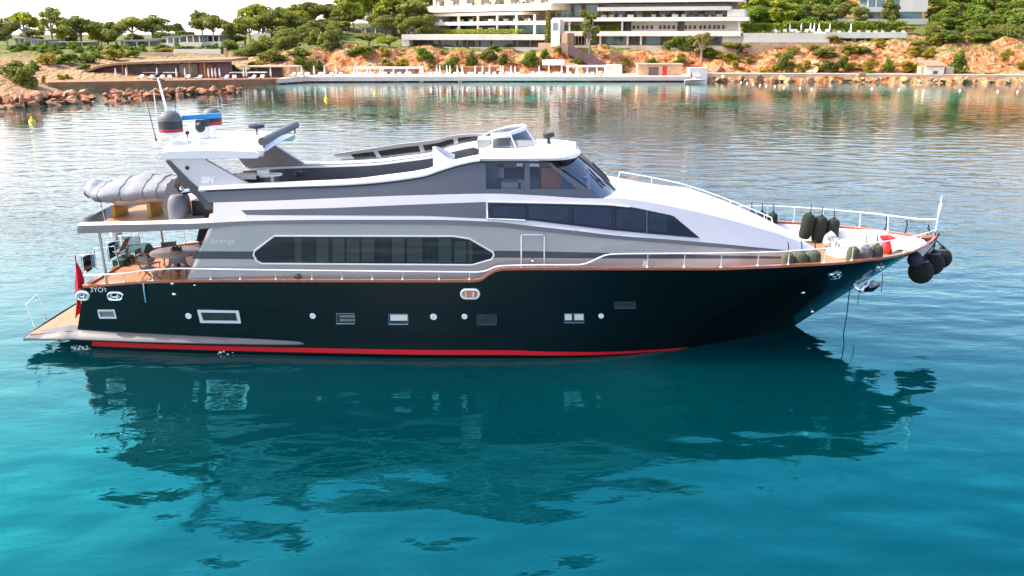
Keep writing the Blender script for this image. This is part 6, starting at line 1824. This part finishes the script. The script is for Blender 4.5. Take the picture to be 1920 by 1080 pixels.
# beach house with its curved roof
bh_ = thing('beach_house', (PY(290, 150, 206).x, 208, 1.4), 'long beach house with a low curved earth roof and dark shaded front', 'house')
rl = [(144, 139), (165, 130), (190, 122), (220, 117.5), (260, 116), (300, 114.5), (360, 112.5), (434, 111)]
mb = MB(); rows = []
for px, py in rl:
    q = PY(px, py, 203)
    rows.append([q + Vector((0, 0, -.45)), q, q + Vector((0, 7, .12)), q + Vector((0, 13, .2)), q + Vector((0, 13, -.6))])
mb.grid(rows, close_v=True); mb.face(rows[0]); mb.face(rows[-1]); mb.build('roof', 'roof_tan', bh_, ang=30)
mb = MB(); rows = []
for px, py in rl[1:]:
    q = PY(px, py, 206); rows.append([q + Vector((0, 0, -.5)), Vector((q.x, 206, 1.4))])
mb.grid(rows); mb.build('back_wall', 'shade_purple', bh_, smooth=False)
for a, b, m_ in ((245, 335, 'room_dark'), (338, 372, 'room_warm'), (376, 402, 'stone_brown'), (406, 430, 'shade_purple')):
    p, q = PY(a, 146, 205.8), PY(b, 146, 205.8); mb = MB(); mb.box(((p.x + q.x) / 2, 205.8, 2.8), (q.x - p.x, .1, 2.8)); mb.build('shutter', m_, bh_, smooth=False)
for a in (232, 240, 357, 385):
    p = PY(a, 146, 204.2); mb = MB(); mb.box((p.x, 204.2, 2.9), (.16, .16, 3.1)); mb.build('post', 'stone_peach', bh_, smooth=False)
pv = thing('beach_bar', (PY(490, 145, 207).x, 209, 1.4), 'low brown bar pavilion with a thin flat roof right of the curved roof', 'pavilion')
a, b = PY(452, 125, 207), PY(558, 125, 207)
mb = MB(); mb.box(((a.x + b.x) / 2, 209, a.z), (b.x - a.x, 5, .25)); mb.build('roof', 'concrete_warm', pv, smooth=False)
mb = MB(); mb.box(((a.x + b.x) / 2 - 1.5, 210.5, a.z - 1.4), (b.x - a.x - 5, .3, 2.6)); mb.build('back_wall', 'shade_purple', pv, smooth=False)
for k in range(5): mb = MB(); mb.box((a.x + .4 + (b.x - a.x - .8) * k / 4, 206.8, (a.z + 1.4) / 2), (.16, .16, a.z - 1.4)); mb.build('post', 'stone_brown', pv, smooth=False)
# peach hut, white cabin, little stone house
def hut(px0, px1, yt, yb, Y, wall, roofm, name, label, door=None, roof_h=.25, over=.5, pitched=False):
    a, b = PY(px0, yb, Y), PY(px1, yb, Y); t = PY(px0, yt, Y).z; o = thing(name, ((a.x + b.x) / 2, Y + 1.5, a.z), label, 'hut')
    cx_ = (a.x + b.x) / 2; w = b.x - a.x
    mb = MB(); mb.box((cx_, Y + 1.7, (t + a.z) / 2 - .2), (w, 3.4, t - a.z + .4)); mb.build('wall', wall, o, smooth=False)
    if roofm:
        mb = MB()
        if pitched: mb.prism([Vector((cx_ - w / 2 - over, Y - over, t)), Vector((cx_ + w / 2 + over, Y - over, t)), Vector((cx_ + w / 2 + over * .2, Y + 3.6, t + 1.1)), Vector((cx_ - w / 2 - over * .2, Y + 3.6, t + 1.1))], (0, 0, .18))
        else: mb.box((cx_, Y + 1.5, t + roof_h / 2), (w + over, 4.2, roof_h))
        mb.build('roof', roofm, o, smooth=False)
    for d0, d1, y0_, m_ in (door or []):
        p, q = PY(d0, yb, Y - .05), PY(d1, yb, Y - .05); mb = MB(); mb.box(((p.x + q.x) / 2, Y - .05, (p.z + PY(d0, y0_, Y).z) / 2), (q.x - p.x, .12, PY(d0, y0_, Y).z - p.z)); mb.build('door', m_, o, smooth=False)
    return o
hut(1196, 1278, 121.5, 141, 216, 'stone_peach', 'concrete_warm', 'beach_hut', 'peach stone beach hut with a flat roof on the deck', [(1216, 1234, 126, 'shade_purple'), (1242, 1250, 124, 'boot_red')])
hut(1291, 1326, 127, 150, 213, 'paint_white', None, 'white_cabin', 'plain white cabin standing at the water end of the deck')
hut(1736, 1769, 124.5, 143, 211, 'concrete_white', 'tile_roof', 'stone_house', 'little pale house with a tiled roof and dark doorway on the right path', [(1749, 1757, 133, 'room_dark')], pitched=True)
lowwall(1722, 1737, 124, 140, 213, 'stone_peach', 'rough stone wall attached left of the little pale house', 'stone_wall', 2)
lowwall(1769, 1784, 126, 140, 213, 'concrete_warm', 'pale wall attached right of the little pale house', 'stone_wall', 2)
# terraces on the right
lowwall(1388, 1546, 62, 79, 237, 'concrete_white', 'bright white terrace wall right of the hotel', 'terrace_wall', 7)
lowwall(1388, 1548, 79, 97, 235.6, 'stone_peach', 'peach stone wall under the bright terrace', 'retaining_wall', 5)
tr = thing('shaded_terrace', (PY(1620, 75, 238).x, 240, 8), 'flat terrace on short columns with a dark opening beneath, right of the bright terrace wall', 'terrace')
a, b = PY(1546, 70, 237), PY(1698, 70, 237)
mb = MB(); mb.box(((a.x + b.x) / 2, 241, a.z + .55), (b.x - a.x, 9, 1.5)); mb.build('deck', 'concrete_white', tr, smooth=False)
mb = MB(); mb.box(((a.x + b.x) / 2 - 3, 241.5, a.z - .9), (b.x - a.x - 6, 5, 1.6)); mb.build('undercroft', 'shade_purple', tr, smooth=False)  # solid box; its dark colour paints the shade of the opening
for p in (1558, 1574, 1598, 1603, 1622, 1640): q = PY(p, 76, 237.4); mb = MB(); mb.box((q.x, 237.4, a.z - .9), (.35, .35, 1.6)); mb.build('column', 'concrete_warm', tr, smooth=False)
mb = MB(); mb.box(((a.x + b.x) / 2, 240.5, a.z - 2.2), (b.x - a.x, 7, 1.2)); mb.build('base_wall', 'stone_peach', tr, smooth=False)
vl = thing('villa', (PY(1650, 30, 268).x, 270, 11), 'white villa with a glazed balcony among the trees above the right terrace', 'villa')
def vb(name, m_, px0, px1, y0_, y1_, Y, d=4):
    a, b = PY(px0, y1_, Y), PY(px1, y1_, Y); t = PY(px0, y0_, Y).z; mb = MB(); mb.box(((a.x + b.x) / 2, Y + d / 2, (t + a.z) / 2), (b.x - a.x, d, t - a.z)); return mb.build(name, m_, vl, smooth=False)
vb('wall', 'concrete_white', 1686, 1738, -40, 22, 266, 8); vb('balcony', 'paint_white', 1622, 1700, 13, 22, 264, 5); vb('window', 'glass_teal', 1622, 1686, -8, 13, 267, 4); vb('roof', 'concrete_white', 1615, 1690, -20, -8, 265, 8)
vb('window', 'glass_far', 1628, 1662, 23, 35, 268, 3); vb('window', 'glass_teal', 1682, 1728, 23, 35, 266.5, 4); vb('base', 'concrete_white', 1560, 1740, 35, 46, 263, 8)
for p in (1626, 1641, 1658, 1690): vb('mullion', 'paint_white', p, p + 2, -8, 13, 266.6, .3)

# ------------------------------------------------------------------ bathing deck furniture
def pergola(px0, px1, yt, yb, Y, label, nb=5, dep=4):
    a, b = PY(px0, yb, Y), PY(px1, yb, Y); t = PY(px0, yt, Y).z; o = thing('pergola', ((a.x + b.x) / 2, Y + dep / 2, 1.4), label, 'pergola')
    w = b.x - a.x; z0 = 1.4
    mb = MB()
    for yy in (Y, Y + dep): mb.box(((a.x + b.x) / 2, yy, t - .18), (w, .3, .36))
    for k in range(nb): mb.box((a.x + .15 + (w - .3) * k / (nb - 1), Y + dep / 2, t - .2), (.25, dep, .25))
    mb.build('roof_frame', 'paint_white', o, smooth=False)
    for k in range(nb):
        for yy in (Y, Y + dep):
            mb = MB(); mb.box((a.x + .15 + (w - .3) * k / (nb - 1), yy, (t - .36 + z0) / 2), (.28, .28, t - .36 - z0)); mb.build('post', 'paint_white', o, smooth=False)
    mb = MB(); mb.box((a.x + w * .62, Y + dep - .1, (t + z0) / 2 - .2), (w * .36, .1, t - z0 - .7)); mb.build('screen', 'shade_purple', o, smooth=False)
    return o
pergola(663, 789, 126, 145, 213.5, 'long white pergola on the left part of the bathing deck', 6)
pergola(1064, 1138, 123, 142, 214.5, 'white pergola between the awning booth and the peach hut', 5)
hut(1138, 1166, 122, 142, 216, 'concrete_white', None, 'white_kiosk', 'white kiosk joined to the right end of the second pergola')
hut(870, 930, 127, 140, 223, 'stone_brown', 'stone_brown', 'dark_booth', 'low dark booth against the orange rocks behind the parasols')
for px0, px1, lb in ((268, 293, 'leftmost flat shade frame on the promenade'), (306, 330, 'second flat shade frame on the promenade'), (430, 456, 'third flat shade frame on the promenade, cream topped'), (464, 498, 'rightmost flat shade frame on the promenade, pink topped')):
    a, b = PY(px0, 136, 203), PY(px1, 136, 203); o = thing('shade_frame', ((a.x + b.x) / 2, 203.5, 1.45), lb, 'canopy', 'shade frames on the promenade')
    mb = MB(); mb.box(((a.x + b.x) / 2, 203.7, a.z), (b.x - a.x, 2, .15)); mb.build('top', 'cloth_white' if px0 > 300 else 'concrete_warm', o, smooth=False)
    for x_ in (a.x + .1, b.x - .1):
        for yy in (202.8, 204.6): mb = MB(); mb.box((x_, yy, (a.z + 1.45) / 2), (.12, .12, a.z - 1.45)); mb.build('post', 'stone_brown', o, smooth=False)
def parasol_proto(h):
    o = thing('parasol', (0, -300, 0), 'x', 'parasol'); c = Vector((0, -300, 0))
    mb = MB(); mb.lathe([(.05, 0), (.05, .7)], c, 8); mb.build('pole', 'paint_white', o)
    mb = MB(); mb.lathe([(.10, .6), (.22, .8), (.20, h * .55), (.14, h * .8), (.07, h), (0, h + .05)], c, 10); mb.build('canopy', 'cloth_white', o)
    return o
pp = parasol_proto(2.7); fi = True
def put_parasols(lst, zf, where, group, sc=1.0):
    for i, (px, Y) in enumerate(lst):
        x = PY(px, 140, Y).x
        dup(pp, (x, Y, zf(x, Y)), 0, (sc * .85, sc * .85, sc * .85), nth(i, 'closed white parasol', where), group, 'parasol')
put_parasols([(217, 200), (237, 200), (295, 201), (331, 200), (347, 200), (391, 199), (398, 199.5), (404, 199), (412, 199.5), (457, 201), (462, 201), (508, 201)], lambda x, y: 1.2, 'on the brown promenade', 'closed parasols on the promenade')
put_parasols([(566, 213), (589, 214), (609, 214), (630, 214)], lambda x, y: 1.2, 'on the white deck left of the long pergola', 'closed parasols left of the long pergola')
put_parasols([(793, 215), (819, 216), (825, 217), (838, 216), (844, 217), (858, 215), (867, 216), (891, 215), (905, 218), (918, 214), (939, 215), (943, 217), (958, 215), (966, 214), (1011, 216), (1029, 218), (1053, 217)], lambda x, y: 1.2, 'between the long pergola and the second one', 'closed parasols in the middle of the deck')
put_parasols([(1474, 238), (1495, 239), (1512, 238), (1519, 240), (1528, 238), (1548, 238), (1587, 239)], lambda x, y: PY(1500, 61, 238).z, 'on the upper terrace right of the hotel', 'closed parasols on the upper terrace', 1.0)
for c in kids(pp): bpy.data.objects.remove(c)
bpy.data.objects.remove(pp)
# sun loungers
lg = thing('sun_lounger', (0, -320, 0), 'x', 'lounger'); c = Vector((0, -320, 0))
mb = MB(); mb.box(c + Vector((0, .3, .35)), (.7, 1.3, .14)); mb.build('cushion', 'cloth_white', lg, smooth=False)
mb = MB(); mb.prism([c + Vector((-.35, .9, .3)), c + Vector((.35, .9, .3)), c + Vector((.35, 1.5, .85)), c + Vector((-.35, 1.5, .85))], (0, -.1, .12)); mb.build('backrest', 'cloth_white', lg, smooth=False)
for s_ in (-.3, .3):
    mb = MB(); mb.box(c + Vector((s_, .4, .14)), (.08, 1.6, .28)); mb.build('leg', 'paint_white', lg, smooth=False)
rn = random.Random(4)
def loungers(pxs, Y0_, z, label, group):
    for px in pxs:
        Y = Y0_ + rn.uniform(-.8, .8); dup(lg, (PY(px, 145, Y).x, Y, z), R(rn.uniform(-25, 25)), (1.1, 1.0, .85), label, group, 'lounger')
loungers([546, 556, 572, 578, 596, 603, 617, 624, 640], 212.5, 1.2, 'white sun lounger under the parasols left of the long pergola', 'loungers left of the long pergola')
loungers([672, 684, 700, 718, 736, 745, 758, 770], 214.5, 1.2, 'white sun lounger inside the long pergola', 'loungers inside the long pergola')
loungers(list(range(804, 976, 12)), 213.5, 1.2, 'white sun lounger in the row between the long pergola and the awning booth', 'loungers in the middle of the deck')
loungers([996, 1006, 1016, 1026, 1040, 1050, 1072, 1086, 1100, 1114, 1126], 215, 1.2, 'white sun lounger near or under the second pergola', 'loungers by the second pergola')
loungers(list(range(1452, 1556, 13)), 236.6, PY(1500, 61, 237).z, 'white sun lounger on the bright upper terrace', 'loungers on the bright upper terrace')
loungers(list(range(1568, 1690, 17)), 238.5, PY(1600, 62.5, 237).z - .2, 'pale sun lounger on the shaded upper terrace', 'loungers on the shaded upper terrace')
loungers([262, 280, 300, 318, 350, 370, 420, 440, 470, 490], 199.5, 1.2, 'pale sun lounger on the brown promenade', 'loungers on the promenade')
for c in kids(lg): bpy.data.objects.remove(c)
bpy.data.objects.remove(lg)
# bathing ladders, white launch with its driver, mast
for px, lb in ((790, 'steel ladder at the deck edge by the right end of the long pergola'), (862, 'steel ladder at the deck edge, second from the long pergola')):
    a = PY(px, 150, 211.2); mb = MB()
    for s_ in (-.3, .3): mb.tube([(a.x + s_, 211.5, -.5), (a.x + s_, 211.4, 2.3), (a.x + s_, 212.2, 2.3)], .06, 6)
    for k in range(4): mb.tube([(a.x - .3, 211.5, k * .4), (a.x + .3, 211.5, k * .4)], .04, 6)
    tag(mb.build('pool_ladder', 'chrome'), lb, 'ladder')
lb_ = thing('launch', (PY(1302, 153, 207).x, 207, 0), 'small white launch moored in front of the white cabin', 'boat'); c = lb_.location
mb = MB(); rows = []
for i in range(14):
    t = i / 13; w = .95 * (1 - t ** 3) * min(1, t * 4 + .6); rows.append([c + Vector((-2.2 + 4.6 * t + .3 * abs(k) * t, k * w, -.2 + .85 * abs(k) ** .6 + .2 * t)) for k in lin(-1, 1, 9)])
mb.grid(rows); mb.face(rows[0]); mb.build('hull', 'paint_white', lb_)
mb = MB(); mb.grid([[rows[i][k] + Vector((0, 0, -.12)) for k in (0, 4, 8)] if False else [r[0] + Vector((0, .05, -.12)), (r[0] + r[8]) / 2 + Vector((0, 0, -.10)), r[8] + Vector((0, -.05, -.12))] for i, r in enumerate(rows)]); mb.build('deck', 'concrete_white', lb_)
mb = MB(); mb.box(c + Vector((-.2, 0, .85)), (.7, .9, .6)); mb.build('console', 'paint_white', lb_, smooth=False)
def skin_person(loc, joints, edges, label):
    o = thing('person', loc, label, 'person')
    me = bpy.data.meshes.new('body'); me.from_pydata([j[0] for j in joints], edges, []); b_ = bpy.data.objects.new('body', me); COL.objects.link(b_); b_.parent = o
    md = b_.modifiers.new('skin', 'SKIN'); sv = me.skin_vertices[0].data
    for i, j in enumerate(joints): sv[i].radius = (j[1], j[1] * .85)
    sv[0].use_root = True
    b_.modifiers.new('sub', 'SUBSURF').levels = 1; b_.modifiers['sub'].render_levels = 1
    me.materials.append(M['cloth_dark']); return o
J = [((0, 0, .95), .15), ((0, 0, 1.25), .16), ((.02, 0, 1.45), .14), ((.03, 0, 1.55), .06), ((.05, 0, 1.70), .10), ((.05, 0, 1.80), .07),
     ((.02, -.2, 1.42), .06), ((.1, -.27, 1.15), .045), ((.3, -.2, 1.05), .035), ((.02, .2, 1.42), .06), ((.1, .27, 1.15), .045), ((.3, .2, 1.05), .035),
     ((0, -.1, .85), .10), ((.02, -.12, .5), .07), ((0, -.12, .05), .05), ((0, .1, .85), .10), ((.02, .12, .5), .07), ((0, .12, .05), .05)]
skin_person(Vector(c) + Vector((-.75, 0, .55)), J, [(0, 1), (1, 2), (2, 3), (3, 4), (4, 5), (2, 6), (6, 7), (7, 8), (2, 9), (9, 10), (10, 11), (0, 12), (12, 13), (13, 14), (0, 15), (15, 16), (16, 17)], 'person in dark clothes standing at the console of the white launch')
mb = MB(); q = PY(186, 46, 300); mb.tube([Vector((q.x, 300, gz(q.x, 300))), Vector((q.x - .6, 300, PY(183, -20, 300).z))], [.16, .08], 6); tag(mb.build('mast_pole', 'dark_metal'), 'thin tall mast against the sky behind the bungalows', 'mast')

# ------------------------------------------------------------------ buoys
def buoy(px, py, r, m, label, group):
    c = PZ(px, py, .0); mb = MB(); mb.lathe([(0, -r * .6), (r * .8, -r * .4), (r, 0), (r * .85, r * .5), (r * .35, r * 1.0), (r * .2, r * 1.6), (0, r * 1.7)], c, 12); tag(mb.build('buoy', m), label, 'buoy', group)
for i, (px, py) in enumerate([(1390, 155), (1401, 156.5), (1412, 158), (1425, 160), (1437, 161.5), (1453, 163), (1470, 164.5), (1500, 166), (1522, 167.5), (1635, 166.5), (1686, 168), (1800, 170), (1871, 172), (1908, 173)]):
    buoy(px, py, .22, 'buoy_white', nth(i, 'small white float', 'in the string along the right shore'), 'white floats along the right shore')
for i, (px, py) in enumerate([(407, 158), (809, 169), (877, 168), (1001, 167)]):
    buoy(px, py, .28, 'buoy_white', nth(i, 'white swimming buoy', 'off the middle of the bathing deck') if i else 'white float off the brown promenade wall', 'white buoys off the deck')
for px, py, r, lb in ((60, 229, .42, 'yellow buoy near the left edge in front of the breakwater'), (612, 187, .42, 'yellow buoy out from the left end of the white deck'), (703, 175, .34, 'yellow buoy before the long pergola'), (941, 170, .34, 'yellow buoy before the middle parasols')): buoy(px, py, r, 'buoy_yellow', lb, 'yellow buoys')

# ------------------------------------------------------------------ boulders
def rock_me(seed):
    bm = bmesh.new(); bmesh.ops.create_icosphere(bm, subdivisions=3, radius=1)
    for v in bm.verts:
        d = v.co.normalized(); k = 1 + .34 * noise.noise(d * 1.3 + Vector((seed * 3.1, 0, 0))) + .12 * noise.noise(d * 3.5 + Vector((0, seed, 0)))
        v.co = d * k
    rp = random.Random(seed * 7)
    for _ in range(11):
        nn = Vector((rp.gauss(0, 1), rp.gauss(0, 1), rp.gauss(0, 1))).normalized(); hh = rp.uniform(.5, .82)
        for v in bm.verts:
            e = v.co.dot(nn) - hh
            if e > 0: v.co -= nn * e
    for v in bm.verts: v.co.z *= .78
    me = bpy.data.meshes.new('boulder'); bm.to_mesh(me); bm.free(); return me
def rock_mat(name, a, b, c3):
    m = mat(name, a, .95, spec=.15, color2=b, noise_scale=1.6, bump=.8, bump_scale=3)
    nt = m.node_tree; n = nt.nodes; l = nt.links; bs = n['Principled BSDF']; src = bs.inputs['Base Color'].links[0].from_socket
    oi = n.new('ShaderNodeObjectInfo'); mx = n.new('ShaderNodeMix'); mx.data_type = 'RGBA'; l.new(oi.outputs['Random'], mx.inputs[0]); l.new(src, mx.inputs[6]); mx.inputs[7].default_value = (*c3, 1); l.new(mx.outputs[2], bs.inputs['Base Color']); return m
rock_mat('rock_red', (.42, .17, .08), (.22, .08, .04), (.42, .24, .15)); rock_mat('rock_tan', (.36, .22, .11), (.19, .11, .06), (.42, .29, .17))
rms = []
for i in range(6):
    for mn in ('rock_red', 'rock_tan'):
        me = rock_me(i + 1); me.materials.append(M[mn]); me.shade_flat(); rms.append((mn, me))
def rock(x, y, z, s, mn, label, group):
    me = rr_.choice([m for k, m in rms if k == mn]); o = bpy.data.objects.new('boulder', me); COL.objects.link(o); o.location = (x, y, z); o.scale = (s * rr_.uniform(.8, 1.4), s * rr_.uniform(.8, 1.2), s * rr_.uniform(.7, 1.1)); o.rotation_euler = (rr_.uniform(-.4, .4), rr_.uniform(-.4, .4), rr_.uniform(0, 6.28)); tag(o, label, 'boulder', group)
rr_ = random.Random(21)
A = [PZ(-40, 203), PZ(60, 197), PZ(150, 191), PZ(250, 185), PZ(330, 179), PZ(400, 174), PZ(452, 172)]
cum = [0]
for i in range(1, len(A)): cum.append(cum[-1] + (A[i] - A[i - 1]).length)
def along(s_):
    for i in range(1, len(A)):
        if s_ <= cum[i]: return A[i - 1].lerp(A[i], (s_ - cum[i - 1]) / (cum[i] - cum[i - 1]))
    return A[-1]
for i in range(190):
    t = rr_.random(); q = along(t * cum[-1]); w = rr_.gauss(0, 1.0); w = max(-1.6, min(1.6, w)); hgt = max(0, 1 - abs(w) / 1.7)
    hh = (1.3 - .7 * t) * hgt * 1.4
    rock(q.x + rr_.uniform(-.5, .5), q.y + w * (4.2 - 2.0 * t), hh - .15, rr_.uniform(.5, 1.1) * (1.15 - .35 * t), 'rock_red', 'reddish boulder heaped in the low breakwater at the left', 'boulders of the left breakwater')
for i in range(26):
    x = rr_.uniform(-98, -74); y = 138 + rr_.uniform(0, 12); rock(x, y, max(.2, ground(x, y) * .7), rr_.uniform(.8, 1.9), 'rock_red', 'reddish boulder on the foot of the headland at the left edge', 'boulders of the headland')
for i in range(78):
    x = rr_.uniform(46, 134); y = shore_y(x) + rr_.uniform(-1.6, 1.0); rock(x, y, rr_.uniform(.0, .8), rr_.uniform(.45, 1.15), 'rock_tan', 'tan boulder at the water line below the right path', 'boulders below the right path')
for px, py, s_, lb in ((1520, 137, 2.2, 'pale rock at the cliff foot left of a bright bush'), (1342, 132, 1.9, 'pale rock buttress right of the white cabin'), (1374, 131, 1.7, 'second pale rock buttress right of the white cabin'), (1526, 122, 1.6, 'pale rock knob above the one at the cliff foot'), (1614, 143.5, 1.2, 'pale rounded rock lying on the right path')):
    Y = 205.0
    while Y < 300 and PY(px, py, Y).z > ground(PY(px, py, Y).x, Y, False): Y += .5
    q = PY(px, py, Y); rock(q.x, Y, q.z + s_ * .2, s_, 'rock_tan', lb, None)
